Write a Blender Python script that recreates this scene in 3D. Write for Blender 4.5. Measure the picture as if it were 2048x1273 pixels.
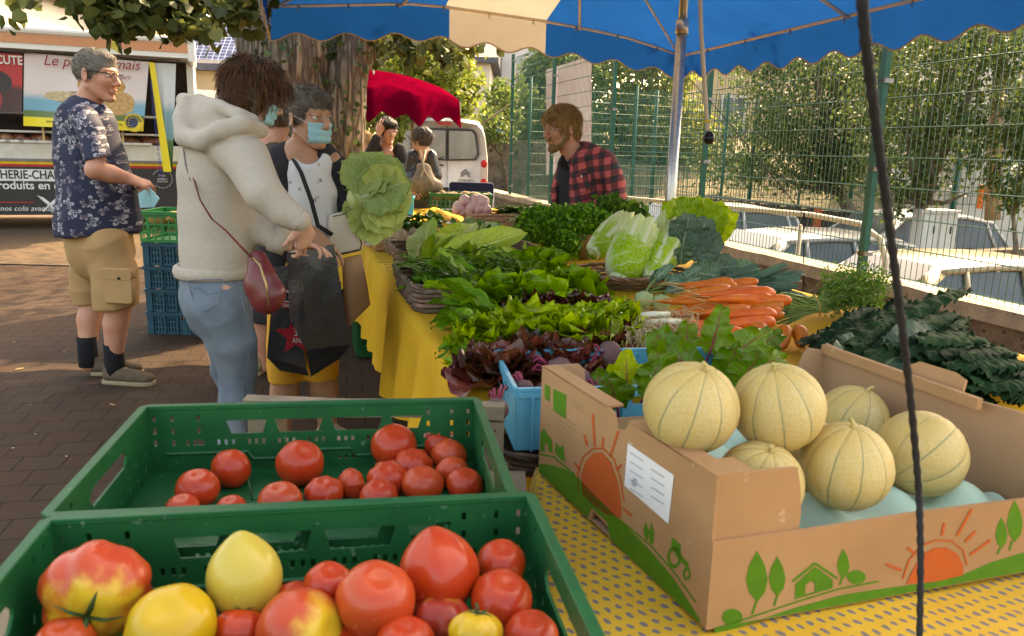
import bpy,math,random
import numpy as np
from mathutils import Vector,Matrix
random.seed(7);rng=np.random.default_rng(7)
sc=bpy.context.scene
C=sc.collection
for _o in list(bpy.data.objects):bpy.data.objects.remove(_o)
# ---------------- camera, sky, sun, exposure ----------------
FPX,CAMH,ROLL=1594.0,1.28,0.027
PITCH=math.atan(0.211)
_f=np.array([0,math.cos(PITCH),-math.sin(PITCH)]);_u0=np.array([0,math.sin(PITCH),math.cos(PITCH)]);_r0=np.array([1.0,0,0])
_R=math.cos(ROLL)*_r0+math.sin(ROLL)*_u0;_U=-math.sin(ROLL)*_r0+math.cos(ROLL)*_u0
cam_d=bpy.data.cameras.new('camera');cam=bpy.data.objects.new('camera',cam_d);C.objects.link(cam)
cam_d.sensor_width=36;cam_d.lens=36*FPX/2048;cam_d.clip_end=500;cam_d.clip_start=0.05
cam.matrix_world=Matrix(((_R[0],_U[0],-_f[0],0),(_R[1],_U[1],-_f[1],0),(_R[2],_U[2],-_f[2],CAMH),(0,0,0,1)))
cam_d.dof.use_dof=True;cam_d.dof.focus_distance=3.6;cam_d.dof.aperture_fstop=9.0
sc.camera=cam
SUN_AZ,SUN_EL=math.radians(30),math.radians(43)
w=bpy.data.worlds.new('World');sc.world=w;w.use_nodes=True
nt=w.node_tree;bg=nt.nodes['Background'];sk=nt.nodes.new('ShaderNodeTexSky')
sk.sky_type='NISHITA';sk.sun_disc=False;sk.sun_elevation=SUN_EL;sk.sun_rotation=SUN_AZ
sk.dust_density=4.0;sk.air_density=1.0;sk.ozone_density=1.0
nt.links.new(sk.outputs[0],bg.inputs[0]);bg.inputs[1].default_value=0.15
sd=bpy.data.lights.new('sun','SUN');so=bpy.data.objects.new('sun',sd);C.objects.link(so)
sd.energy=2.3;sd.angle=math.radians(0.6);sd.color=(1.0,0.87,0.68)
_s=Vector((math.sin(SUN_AZ)*math.cos(SUN_EL),math.cos(SUN_AZ)*math.cos(SUN_EL),math.sin(SUN_EL)))
so.rotation_euler=_s.to_track_quat('Z','Y').to_euler()
sc.view_settings.view_transform='Standard';sc.view_settings.look='None'
sc.view_settings.exposure=2.8;sc.view_settings.gamma=1.0
sc.view_settings.use_white_balance=True;sc.view_settings.white_balance_temperature=9600;sc.view_settings.white_balance_tint=12
sc.cycles.max_bounces=6;sc.cycles.diffuse_bounces=4;sc.cycles.transparent_max_bounces=6
sc.cycles.use_denoising=True
# ---------------- measuring helpers (photo pixel -> world point) ----------------
CAMP=np.array([0,0,CAMH])
def ray(x,y):return _f+(x-1024)/FPX*_R+(636.5-y)/FPX*_U
def atz(x,y,z):d=ray(x,y);return CAMP+d*(z-CAMH)/d[2]
def aty(x,y,Y):d=ray(x,y);return CAMP+d*Y/d[1]
def W(u,v,z=0.0):return np.array([-.27*u+.963*v,.963*u+.27*v,z])
UDIR=np.array([-.27,.963,0]);VDIR=np.array([.963,.27,0])
STALL_ROT=math.atan2(.27,.963)
def V3(a):return np.array(a,float)
def nrm(a):a=np.asarray(a,float);return a/(np.linalg.norm(a)+1e-12)
# ---------------- mesh helpers ----------------
class MB:
 """collects geometry for ONE mesh object"""
 def __init__(s):s.v=[];s.f=[];s.n=0;s.uv=None;s.tone=[];s.uvs=[]
 def add(s,V,Fc,uv=None,tone=0.0):
  V=np.asarray(V,float);
  s.v.append(V);s.f+=[tuple(i+s.n for i in f)for f in Fc];s.n+=len(V)
  s.uvs.append(np.asarray(uv,float)if uv is not None else np.zeros((len(V),2)))
  s.tone.append(np.full(len(V),tone)if np.isscalar(tone)else np.asarray(tone,float))
  return s
 def box(s,lo,hi,M=None,tone=0.0):
  a,b=V3(lo),V3(hi)
  V=np.array([[a[0]if i&1==0 else b[0],a[1]if i&2==0 else b[1],a[2]if i&4==0 else b[2]]for i in range(8)])
  if M is not None:V=xf(M,V)
  return s.add(V,[(0,2,3,1),(4,5,7,6),(0,1,5,4),(2,6,7,3),(0,4,6,2),(1,3,7,5)],tone=tone)
 def tube(s,pts,r,n=8,cap=True,tone=0.0,flat=1.0,up=None):
  pts=np.asarray(pts,float);m=len(pts)
  r=np.full(m,r)if np.isscalar(r)else np.asarray(r,float)
  T=np.gradient(pts,axis=0);T/=np.linalg.norm(T,axis=1)[:,None]+1e-12
  u=np.array([0,0,1.])if up is None else V3(up)
  if abs(T[0]@u)>.95:u=np.array([1.,0,0])
  V=[];a=np.arange(n)*2*math.pi/n;N=nrm(np.cross(T[0],u))
  for i in range(m):
   N=N-(N@T[i])*T[i];N=nrm(N);B=np.cross(T[i],N)
   V.append(pts[i]+r[i]*(np.cos(a)[:,None]*N+flat*np.sin(a)[:,None]*B))
  V=np.concatenate(V);F=[]
  for i in range(m-1):
   for j in range(n):F.append((i*n+j,i*n+(j+1)%n,(i+1)*n+(j+1)%n,(i+1)*n+j))
  if cap:F.append(tuple(range(n-1,-1,-1)));F.append(tuple((m-1)*n+j for j in range(n)))
  uv=np.zeros((len(V),2));uv[:,0]=np.repeat(np.linspace(0,1,m),n);uv[:,1]=np.tile(np.arange(n)/n,m)
  return s.add(V,F,uv,tone)
 def lathe(s,prof,n=32,M=None,tone=0.0,warp=None):
  """prof: list of (r,z); warp(V)->V"""
  prof=np.asarray(prof,float);m=len(prof);a=np.arange(n)*2*math.pi/n
  V=np.stack([prof[:,0][:,None]*np.cos(a),prof[:,0][:,None]*np.sin(a),np.repeat(prof[:,1][:,None],n,1)],-1).reshape(-1,3)
  if warp is not None:V=warp(V)
  if M is not None:V=xf(M,V)
  F=[(i*n+j,i*n+(j+1)%n,(i+1)*n+(j+1)%n,(i+1)*n+j)for i in range(m-1)for j in range(n)]
  if prof[0,0]>1e-5:F.append(tuple(range(n-1,-1,-1)))
  if prof[-1,0]>1e-5:F.append(tuple((m-1)*n+j for j in range(n)))
  uv=np.stack([np.repeat(np.linspace(0,1,m),n),np.tile(np.arange(n)/n,m)],-1)
  return s.add(V,F,uv,tone)
 def mesh(s,name,smooth=True):
  V=np.concatenate(s.v)if s.v else np.zeros((0,3));uv=np.concatenate(s.uvs);tn=np.concatenate(s.tone)
  me=bpy.data.meshes.new(name)
  me.from_pydata(V.tolist(),[],s.f)
  ul=me.uv_layers.new(name='uv');vi=np.zeros(len(me.loops),int);me.loops.foreach_get('vertex_index',vi)
  ul.data.foreach_set('uv',uv[vi].ravel())
  at=me.attributes.new('tone','FLOAT','POINT');at.data.foreach_set('value',tn)
  if smooth:me.shade_smooth()
  me.update();return me
def xf(M,V):
 M=np.asarray(M,float);return V@M[:3,:3].T+M[:3,3]
def frame(o,x,y,z=None):
 """4x4 with origin o and axes x,y,z"""
 x=nrm(x);z=nrm(np.cross(x,y))if z is None else nrm(z);y=np.cross(z,x)
 M=np.eye(4);M[:3,0]=x;M[:3,1]=y;M[:3,2]=z;M[:3,3]=o;return M
def rotm(ax,a):
 return np.array(Matrix.Rotation(a,3,Vector(ax)))
def TR(loc,rz=0,rx=0,ry=0,s=1.0):
 M=np.eye(4);M[:3,:3]=rotm((0,0,1),rz)@rotm((0,1,0),ry)@rotm((1,0,0),rx)*s;M[:3,3]=loc;return M
def npmesh(name,V,quads,smooth=True,uv=None,tone=None):
 """fast quad mesh"""
 V=np.asarray(V,float);quads=np.asarray(quads,int);k=quads.shape[1]
 me=bpy.data.meshes.new(name)
 me.vertices.add(len(V));me.vertices.foreach_set('co',V.ravel())
 me.loops.add(quads.size);me.loops.foreach_set('vertex_index',quads.ravel())
 me.polygons.add(len(quads));me.polygons.foreach_set('loop_start',np.arange(len(quads))*k)
 if uv is not None:
  ul=me.uv_layers.new(name='uv');ul.data.foreach_set('uv',uv[quads.ravel()].ravel())
 if tone is not None:
  at=me.attributes.new('tone','FLOAT','POINT');at.data.foreach_set('value',np.asarray(tone,float))
 me.update(calc_edges=True);me.validate()
 if smooth:me.shade_smooth()
 return me
def tag(o,label=None,cat=None,group=None,kind=None):
 if label:o['label']=label
 if cat:o['category']=cat
 if group:o['group']=group
 if kind:o['kind']=kind
 return o
def thing(name,label,cat,loc=(0,0,0),rz=0.0,group=None):
 o=bpy.data.objects.new(name,None);C.objects.link(o);o.empty_display_size=.1
 o.location=Vector([float(c)for c in loc]);o.rotation_euler=(0,0,rz)
 return tag(o,label,cat,group)
def ob(name,me,mats,parent=None,world=False,**kw):
 """link mesh data (or an MB) as one object; world=True: vertices are in world space and are moved into the parent's frame"""
 sm_=kw.pop('smooth',True)
 if isinstance(me,MB):me=me.mesh(name,sm_)
 o=bpy.data.objects.new(name,me);C.objects.link(o)
 if me.materials is not None and len(me.materials)==0:
  for m in(mats if isinstance(mats,(list,tuple))else[mats]):me.materials.append(m)
 if parent is not None:
  o.parent=parent
  if world:
   p=parent;M=Matrix.Identity(4);ch=[]
   while p is not None:ch.append(p);p=p.parent
   for p in reversed(ch):M=M@(Matrix.Translation(p.location)@p.rotation_euler.to_matrix().to_4x4()@Matrix.Diagonal((*p.scale,1)))
   me.transform(M.inverted())
 elif world=='center':
  vs=np.zeros(len(me.vertices)*3);me.vertices.foreach_get('co',vs);vs=vs.reshape(-1,3)
  c=vs.mean(0);c[2]=vs[:,2].min();me.transform(Matrix.Translation(-Vector(c)));o.location=Vector(c)
 if kw:tag(o,**kw)
 return o
def solo(name,me,mats,label,cat,group=None,**k):
 return ob(name,me,mats,None,'center',label=label,cat=cat,group=group,**k)
def copy_thing(root,loc,rz=None,label=None,scale=None,rot=None):
 r=root.copy();C.objects.link(r);r.location=Vector([float(c)for c in loc])
 if rz is not None:r.rotation_euler=(0,0,rz)
 if rot is not None:r.rotation_euler=rot
 if scale is not None:r.scale=(scale,)*3 if np.isscalar(scale)else scale
 if label:r['label']=label
 for ch in[c for c in root.children]:
  c=ch.copy();C.objects.link(c);c.parent=r
  for g in[g for g in ch.children]:
   d=g.copy();C.objects.link(d);d.parent=c
 return r
def poly2d(loops,thick=.002,bevel=0.0):
 """flat plate with holes from 2-D loops (first outer) -> (V,F) in x,y plane, centred on z=0"""
 cu=bpy.data.curves.new('tmp','CURVE');cu.dimensions='2D';cu.fill_mode='BOTH';cu.extrude=thick/2;cu.bevel_depth=bevel;cu.bevel_resolution=0
 for lp in loops:
  sp=cu.splines.new('POLY');sp.points.add(len(lp)-1)
  for i,(x,y)in enumerate(lp):sp.points[i].co=(x,y,0,1)
  sp.use_cyclic_u=True
 o=bpy.data.objects.new('tmp',cu);me=o.to_mesh()
 V=np.array([v.co[:]for v in me.vertices]);F=[tuple(p.vertices)for p in me.polygons]
 o.to_mesh_clear();bpy.data.objects.remove(o);bpy.data.curves.remove(cu)
 return V,F
def rect(x0,y0,x1,y1,c=0.0):
 if not c:return[(x0,y0),(x1,y0),(x1,y1),(x0,y1)]
 return[(x0+c,y0),(x1-c,y0),(x1,y0+c),(x1,y1-c),(x1-c,y1),(x0+c,y1),(x0,y1-c),(x0,y0+c)]
def ellp(cx,cy,rx,ry,n=24,a0=0,a1=2*math.pi):
 return[(cx+rx*math.cos(a0+(a1-a0)*i/n),cy+ry*math.sin(a0+(a1-a0)*i/n))for i in range(n if abs(a1-a0-2*math.pi)<1e-6 else n+1)]
def text(s,name,M,size,m,parent,extrude=.0008,align='LEFT',shear=0.0,sx=1.0,bold=0.0):
 cu=bpy.data.curves.new(name,'FONT');cu.body=s;cu.size=size;cu.extrude=extrude;cu.align_x=align;cu.shear=shear;cu.offset=bold
 cu.materials.append(m);o=bpy.data.objects.new('tmp',cu)
 me=bpy.data.meshes.new_from_object(o);bpy.data.objects.remove(o)
 me.transform(Matrix.Diagonal((sx,1,1,1)));me.transform(Matrix(M.tolist()))
 return ob(name,me,m,parent,True)
 # ---------------- fractal noise on points (numpy) ----------------
ORD=['leftmost','second from the left','third from the left','fourth from the left','fifth from the left','sixth from the left','seventh from the left','eighth from the left','ninth from the left','tenth from the left','eleventh from the left','twelfth from the left']
_ph=rng.uniform(0,6.28,(60,3));_dr=rng.normal(0,1,(60,3));_dr/=np.linalg.norm(_dr,axis=1)[:,None]
def wob(P,f=1.0,o=3,seed=0):
 P=np.asarray(P,float);r=np.zeros(P.shape[:-1]);a=1.0;t=0
 for k in range(o):
  for j in range(4):
   i=(seed*7+k*4+j)%60;r+=a*np.sin(P@(_dr[i]*f*(1+.3*j))+_ph[i,0])
  t+=a*2;a*=.5;f*=2.1
 return r/t
 # ---------------- signed-distance sculpting ----------------
class SDF:
 def __init__(s,lo,hi,h):
  s.lo=V3(lo);s.h=h;s.n=np.ceil((V3(hi)-s.lo)/h).astype(int)+1
  s.f=np.full(tuple(s.n),1.0,np.float32)
 def _blk(s,lo,hi,pad):
  a=np.clip(np.floor((V3(lo)-pad-s.lo)/s.h).astype(int),0,s.n);b=np.clip(np.ceil((V3(hi)+pad-s.lo)/s.h).astype(int)+1,0,s.n)
  if(b<=a).any():return None,None
  g=np.meshgrid(*[s.lo[i]+np.arange(a[i],b[i])*s.h for i in range(3)],indexing='ij')
  return tuple(slice(a[i],b[i])for i in range(3)),np.stack(g,-1)
 def _mix(s,sl,d,k,op):
  a=s.f[sl]
  if op=='sub':d=-d;h=np.maximum(k-np.abs(a-d),0)/max(k,1e-9);s.f[sl]=np.maximum(a,d)+h*h*k/4
  else:h=np.maximum(k-np.abs(a-d),0)/max(k,1e-9);s.f[sl]=np.minimum(a,d)-h*h*k/4
 def cone(s,a,b,ra,rb=None,k=.02,op='add',flat=None):
  """rounded cone; flat=(axis, factor) squashes it along an axis"""
  return s.chain([a,b],[ra,ra if rb is None else rb],k,op,flat)
 def _cd(s,P,a,b,ra,rb,flat):
  if flat is not None:
   ax=nrm(flat[0]);q=1/flat[1]-1
   P=P+((P-a)@ax)[...,None]*ax*q;b=b+((b-a)@ax)*ax*q
  ab=b-a;t=np.clip(((P-a)@ab)/(ab@ab+1e-12),0,1)
  d=np.linalg.norm(P-a-t[...,None]*ab,axis=-1)-(ra+(rb-ra)*t)
  if flat is not None:d=d*min(1,flat[1]*1.3)
  return d
 def chain(s,pts,rs,k=.02,op='add',flat=None):
  pts=np.array([V3(p)for p in pts]);R=max(rs)*1.1
  sl,P=s._blk(pts.min(0)-R,pts.max(0)+R,k+2*s.h)
  if sl is None:return s
  d=None
  for i in range(len(pts)-1):
   e=s._cd(P,pts[i],pts[i+1],rs[i],rs[i+1],flat)
   if d is None:d=e
   else:g=np.maximum(.016-np.abs(d-e),0)/.016;d=np.minimum(d,e)-g*g*.0022
  s._mix(sl,d,k,op);return s
 def ell(s,c,r,R=None,k=.02,op='add'):
  c=V3(c);r=V3(r);m=r.max()if R is not None else r
  sl,P=s._blk(c-m,c+m,k+2*s.h)
  if sl is None:return s
  q=P-c
  if R is not None:q=q@np.asarray(R)[:3,:3]
  k0=np.linalg.norm(q/r,axis=-1);k1=np.linalg.norm(q/(r*r),axis=-1)+1e-9
  s._mix(sl,k0*(k0-1)/k1,k,op);return s
 def cut(s,p,n,R=9.0):
  """remove what lies beyond the plane through p (n points outwards), within radius R of p"""
  p=V3(p);sl,P=s._blk(p-R,p+R,0);d=(P-p)@nrm(n);m=np.linalg.norm(P-p,axis=-1)<R
  s.f[sl]=np.where(m,np.maximum(s.f[sl],d),s.f[sl]);return s
 def ball_noise(s,fn):
  sl,P=s._blk(s.lo,s.lo+s.n*s.h,0);s.f[sl]+=fn(P).astype(np.float32);return s
 def nets(s,name,smooth=2):
  f=s.f;n=f.shape;ins=f<0
  c=[ins[i:n[0]-1+i,j:n[1]-1+j,k:n[2]-1+k]for i in(0,1)for j in(0,1)for k in(0,1)]
  an=np.logical_or.reduce(c);al=np.logical_and.reduce(c);act=an&~al
  I=np.argwhere(act);idx=-np.ones(act.shape,int);idx[tuple(I.T)]=np.arange(len(I))
  cv=np.stack([f[I[:,0]+i,I[:,1]+j,I[:,2]+k]for i in(0,1)for j in(0,1)for k in(0,1)],1)
  cc=np.array([(i,j,k)for i in(0,1)for j in(0,1)for k in(0,1)],float)
  P=np.zeros((len(I),3));w_=np.zeros(len(I))
  for a in range(8):
   for b in range(a+1,8):
    if abs(cc[a]-cc[b]).sum()!=1:continue
    x,y=cv[:,a],cv[:,b];m=(x<0)!=(y<0);t=np.where(m,x/np.where(m,x-y,1),0)
    P+=m[:,None]*(cc[a]+t[:,None]*(cc[b]-cc[a]));w_+=m
  V=s.lo+(I+P/w_[:,None])*s.h
  Q=[]
  for ax in range(3):
   o1,o2=[(1,2),(2,0),(0,1)][ax]
   a=np.take(ins,range(n[ax]-1),ax);b=np.take(ins,range(1,n[ax]),ax)
   E=np.argwhere(a!=b);E=E[(E[:,o1]>0)&(E[:,o2]>0)&(E[:,o1]<n[o1]-1)&(E[:,o2]<n[o2]-1)]
   if not len(E):continue
   d1=np.zeros(3,int);d1[o1]=1;d2=np.zeros(3,int);d2[o2]=1
   q=np.stack([idx[tuple((E-d1-d2).T)],idx[tuple((E-d2).T)],idx[tuple(E.T)],idx[tuple((E-d1).T)]],1)
   fl=ins[tuple(E.T)];q=np.where(fl[:,None],q,q[:,::-1]);Q.append(q)
  Q=np.concatenate(Q)
  for _ in range(smooth):
   S=np.zeros_like(V);N=np.zeros(len(V))
   for j in range(4):
    np.add.at(S,Q[:,j],V[Q[:,(j+1)%4]]+V[Q[:,(j+3)%4]]);np.add.at(N,Q[:,j],2)
   V=.5*V+.5*S/np.maximum(N,1)[:,None]
  s.V,s.Q=V,Q
  return npmesh(name,V,Q)
def join_nets(name,parts,disp=None):
 """several SDFs (already netted) as one mesh"""
 V=[];Q=[];n=0
 for p in parts:V.append(p.V);Q.append(p.Q+n);n+=len(p.V)
 return npmesh(name,np.concatenate(V),np.concatenate(Q))
def displaced(me,fn):
 """push vertices along normals by fn(points)"""
 n=len(me.vertices);co=np.zeros(n*3);me.vertices.foreach_get('co',co);co=co.reshape(-1,3)
 no=np.zeros(n*3);me.vertices.foreach_get('normal',no);no=no.reshape(-1,3)
 me.vertices.foreach_set('co',(co+no*fn(co)[:,None]).ravel());me.update();return me
 # ---------------- materials ----------------
def newmat(name):
 m=bpy.data.materials.new(name);m.use_nodes=True;N=m.node_tree.nodes;L=m.node_tree.links
 return m,N,L,N['Principled BSDF']
def nd(N,t,**k):
 n=N.new(t)
 for a,b in k.items():setattr(n,a,b)
 return n
def math_(N,L,op,a,b=None,c=None,clamp=False):
 n=N.new('ShaderNodeMath');n.operation=op;n.use_clamp=clamp
 for i,v in enumerate((a,b,c)):
  if v is None:continue
  if isinstance(v,(int,float)):n.inputs[i].default_value=v
  else:L.new(v,n.inputs[i])
 return n.outputs[0]
def mixc(N,L,f,a,b,blend='MIX'):
 n=N.new('ShaderNodeMix');n.data_type='RGBA';n.blend_type=blend
 for i,v in((0,f),(6,a),(7,b)):
  if isinstance(v,(int,float)):n.inputs[i].default_value=v
  elif isinstance(v,tuple):n.inputs[i].default_value=(*v[:3],1)
  else:L.new(v,n.inputs[i])
 return n.outputs[2]
def noise(N,L,vec,scale,detail=4,rough=.6,dist=0.0):
 n=N.new('ShaderNodeTexNoise');n.inputs['Scale'].default_value=scale;n.inputs['Detail'].default_value=detail
 n.inputs['Roughness'].default_value=rough;n.inputs['Distortion'].default_value=dist
 if vec is not None:L.new(vec,n.inputs['Vector'])
 return n.outputs[0]
def ramp(N,L,f,a,b,smooth=False):
 n=N.new('ShaderNodeMapRange');n.interpolation_type='SMOOTHSTEP' if smooth else 'LINEAR'
 L.new(f,n.inputs[0]);n.inputs[1].default_value=a;n.inputs[2].default_value=b;return n.outputs[0]
def bumpn(N,L,B,h,strength=.3,dist=.01):
 n=N.new('ShaderNodeBump');n.inputs['Strength'].default_value=strength;n.inputs['Distance'].default_value=dist
 L.new(h,n.inputs['Height']);L.new(n.outputs[0],B.inputs['Normal'])
def M(name,c,c2=None,rough=.6,sc_=8.0,bump=0.0,bsc=60.0,bd=.004,metal=0.0,spec=.28,coat=0.0,sub=0.0,trans=0.0,speck=None,tone=0.0,sheen=0.0):
 """general procedural surface: two tones mixed by noise, bump, optional specks and thin-sheet translucency"""
 m,N,L,B=newmat(name)
 tc=nd(N,'ShaderNodeTexCoord').outputs['Object']
 c2=c2 or tuple(x*.78 for x in c)
 f=ramp(N,L,noise(N,L,tc,sc_,5),.35,.65)
 col=mixc(N,L,f,c,c2)
 if speck:
  sp=ramp(N,L,noise(N,L,tc,speck[1],3),speck[2],speck[2]+.04);col=mixc(N,L,sp,col,speck[0])
 if tone:
  at=nd(N,'ShaderNodeAttribute',attribute_name='tone').outputs['Fac']
  hs=nd(N,'ShaderNodeHueSaturation');L.new(col,hs.inputs['Color']);L.new(math_(N,L,'MULTIPLY_ADD',at,tone,1-tone/2),hs.inputs['Value'])
  L.new(math_(N,L,'MULTIPLY_ADD',at,-.05*min(tone,1),.5+.025*min(tone,1)),hs.inputs['Hue']);col=hs.outputs[0]
 L.new(col,B.inputs['Base Color']);B.inputs['Roughness'].default_value=rough;B.inputs['Metallic'].default_value=metal
 B.inputs['Specular IOR Level'].default_value=spec;B.inputs['Coat Weight'].default_value=coat;B.inputs['Coat Roughness'].default_value=.15
 if sheen:B.inputs['Sheen Weight'].default_value=sheen
 if sub:
  B.inputs['Subsurface Weight'].default_value=sub;B.inputs['Subsurface Scale'].default_value=.01
  B.inputs['Subsurface Radius'].default_value=(1,.35,.2)
 if bump:bumpn(N,L,B,noise(N,L,tc,bsc,4),bump,bd)
 if trans:
  tr=nd(N,'ShaderNodeBsdfTranslucent');L.new(col,tr.inputs[0]);mx=nd(N,'ShaderNodeMixShader');mx.inputs[0].default_value=trans
  L.new(B.outputs[0],mx.inputs[1]);L.new(tr.outputs[0],mx.inputs[2]);L.new(mx.outputs[0],N['Material Output'].inputs[0])
 return m
SPL=.25
def leafmat(name,c,c2,vein,rough=.45,n=9,k=1.2,mw=.06,vw=.10,trans=.3,tone=.5,vstr=.8,edge=None,bump=.4,nsc=14.0,coat=0.0,noise_d=.25,blister=0.0):
 """leaf blade with midrib and side veins from its own u (length) v (width) coordinates"""
 m,N,L,B=newmat(name)
 uv=nd(N,'ShaderNodeUVMap').outputs[0];tc=nd(N,'ShaderNodeTexCoord').outputs['Object']
 sx=nd(N,'ShaderNodeSeparateXYZ');L.new(uv,sx.inputs[0]);u,v=sx.outputs[0],sx.outputs[1]
 nz=noise(N,L,tc,nsc,4)
 s_=math_(N,L,'ABSOLUTE',math_(N,L,'MULTIPLY_ADD',v,2.0,-1.0))
 mid=math_(N,L,'SUBTRACT',1.0,ramp(N,L,math_(N,L,'MULTIPLY',s_,math_(N,L,'MULTIPLY_ADD',u,1.2,.45)),mw*.35,mw),clamp=True)
 wv=math_(N,L,'ADD',math_(N,L,'SUBTRACT',math_(N,L,'MULTIPLY',u,float(n)),math_(N,L,'MULTIPLY',s_,float(n)*.28*k)),math_(N,L,'MULTIPLY',nz,noise_d*4))
 fr=math_(N,L,'ABSOLUTE',math_(N,L,'SUBTRACT',math_(N,L,'FRACT',wv),.5))
 sv=math_(N,L,'MULTIPLY',math_(N,L,'SUBTRACT',1.0,ramp(N,L,fr,vw*.3,vw),clamp=True),math_(N,L,'SUBTRACT',1.05,s_,clamp=True))
 vn=nd(N,'ShaderNodeTexVoronoi',feature='DISTANCE_TO_EDGE');L.new(tc,vn.inputs['Vector']);vn.inputs['Scale'].default_value=nsc*4.5
 small=math_(N,L,'MULTIPLY',math_(N,L,'SUBTRACT',1.0,ramp(N,L,vn.outputs[0],.02,.12),clamp=True),.3)
 vm=math_(N,L,'MULTIPLY',math_(N,L,'MAXIMUM',math_(N,L,'MAXIMUM',mid,sv),small),vstr)
 col=mixc(N,L,ramp(N,L,nz,.35,.65),c,c2)
 if edge:col=mixc(N,L,ramp(N,L,math_(N,L,'ADD',u,math_(N,L,'MULTIPLY_ADD',nz,.5,-.25)),edge[1],edge[2],True),edge[0],col)
 col=mixc(N,L,vm,col,vein)
 at=nd(N,'ShaderNodeAttribute',attribute_name='tone').outputs['Fac']
 hs=nd(N,'ShaderNodeHueSaturation');L.new(col,hs.inputs['Color']);L.new(math_(N,L,'MULTIPLY_ADD',at,tone,1-tone/2),hs.inputs['Value'])
 L.new(math_(N,L,'MULTIPLY_ADD',at,-.03,.515),hs.inputs['Hue']);hs.inputs['Saturation'].default_value=1.14;col=hs.outputs[0]
 L.new(col,B.inputs['Base Color']);B.inputs['Specular IOR Level'].default_value=SPL;B.inputs['Roughness'].default_value=rough;B.inputs['Coat Weight'].default_value=coat
 h=math_(N,L,'SUBTRACT',nz,math_(N,L,'MULTIPLY',vm,.6))
 if blister:
  v2=nd(N,'ShaderNodeTexVoronoi',feature='SMOOTH_F1');L.new(tc,v2.inputs['Vector']);v2.inputs['Scale'].default_value=blister
  h=math_(N,L,'SUBTRACT',h,math_(N,L,'MULTIPLY',v2.outputs[0],2.2))
 bumpn(N,L,B,h,bump,.006)
 if trans:
  tr=nd(N,'ShaderNodeBsdfTranslucent');L.new(col,tr.inputs[0]);mx=nd(N,'ShaderNodeMixShader');mx.inputs[0].default_value=trans
  L.new(B.outputs[0],mx.inputs[1]);L.new(tr.outputs[0],mx.inputs[2]);L.new(mx.outputs[0],N['Material Output'].inputs[0])
 return m
 # ================= the setting =================
def onpl(x,y,p0,n):
 d=ray(x,y);n=V3(n);return CAMP+d*(((V3(p0)-CAMP)@n)/(d@n))
def paver_mat():
 m,N,L,B=newmat('pavers')
 tc=nd(N,'ShaderNodeTexCoord').outputs['Object']
 mp=nd(N,'ShaderNodeMapping');L.new(tc,mp.inputs[0]);mp.inputs['Rotation'].default_value=(0,0,-math.radians(12))
 wn=nd(N,'ShaderNodeTexNoise');wn.inputs['Scale'].default_value=3;L.new(mp.outputs[0],wn.inputs['Vector'])
 ad=nd(N,'ShaderNodeVectorMath',operation='MULTIPLY_ADD');L.new(wn.outputs[1],ad.inputs[0]);ad.inputs[1].default_value=(.012,.012,0);L.new(mp.outputs[0],ad.inputs[2])
 bk=nd(N,'ShaderNodeTexBrick');L.new(ad.outputs[0],bk.inputs['Vector'])
 bk.offset=.5;bk.inputs['Scale'].default_value=1;bk.inputs['Brick Width'].default_value=.172;bk.inputs['Row Height'].default_value=.148
 bk.inputs['Mortar Size'].default_value=.0035;bk.inputs['Mortar Smooth'].default_value=.4;bk.inputs['Bias'].default_value=0
 bk.inputs['Color1'].default_value=(0,0,0,1);bk.inputs['Color2'].default_value=(1,1,1,1);bk.inputs['Mortar'].default_value=(.5,.5,.5,1)
 cr=nd(N,'ShaderNodeValToRGB');L.new(bk.outputs['Color'],cr.inputs[0]);e=cr.color_ramp.elements
 cr.color_ramp.interpolation='CONSTANT'
 e[0].position=0;e[0].color=(0.0484,0.0277,0.017,1);e[1].position=.85;e[1].color=(0.0532,0.0326,0.0198,1)
 for p_,c in((.2,(0.0378,0.0232,0.0154,1)),(.42,(0.0557,0.026,0.0161,1)),(.6,(0.0416,0.0269,0.0174,1)),(.72,(0.0509,0.0301,0.0195,1))):
  q=e.new(p_);q.color=c
 base=mixc(N,L,.40,cr.outputs[0],(.044,.027,.017))
 n1=noise(N,L,tc,130,4,.7);n2=noise(N,L,tc,1.3,5)
 base=mixc(N,L,ramp(N,L,n1,.3,.75),mixc(N,L,.35,base,(.018,.013,.010)),mixc(N,L,.35,base,(.085,.06,.045)))
 base=mixc(N,L,math_(N,L,'MULTIPLY',ramp(N,L,n2,.4,.7),.4),base,(.065,.047,.034))
 # light sett strip beyond the drain line
 sy=nd(N,'ShaderNodeSeparateXYZ');L.new(tc,sy.inputs[0])
 far=ramp(N,L,sy.outputs[1],7.96,7.99)
 base=mixc(N,L,math_(N,L,'MULTIPLY',far,.45),base,(.17,.13,.095))
 sp=ramp(N,L,noise(N,L,tc,75,2,.9),.70,.74)
 base=mixc(N,L,math_(N,L,'MULTIPLY',sp,.5),base,(.30,.25,.18))
 mort=math_(N,L,'MULTIPLY',bk.outputs['Fac'],math_(N,L,'ADD',ramp(N,L,noise(N,L,tc,9,3),.3,.6),.35),clamp=True)
 base=mixc(N,L,mort,base,(.012,.009,.007))
 L.new(mixc(N,L,1.0,base,(.98,.91,.82),'MULTIPLY'),B.inputs['Base Color']);B.inputs['Specular IOR Level'].default_value=.12;B.inputs['Roughness'].default_value=.8
 h=math_(N,L,'MULTIPLY_ADD',bk.outputs['Fac'],-1.0,math_(N,L,'MULTIPLY',n1,.35));bumpn(N,L,B,h,.55,.006)
 return m
def polyplate(name,pts,z,mat,**k):
 me=bpy.data.meshes.new(name);me.from_pydata([(p[0],p[1],z if len(p)<3 else p[2])for p in pts],[],[tuple(range(len(pts)))])
 return ob(name,me,mat,**k)
FV=4.02
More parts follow.
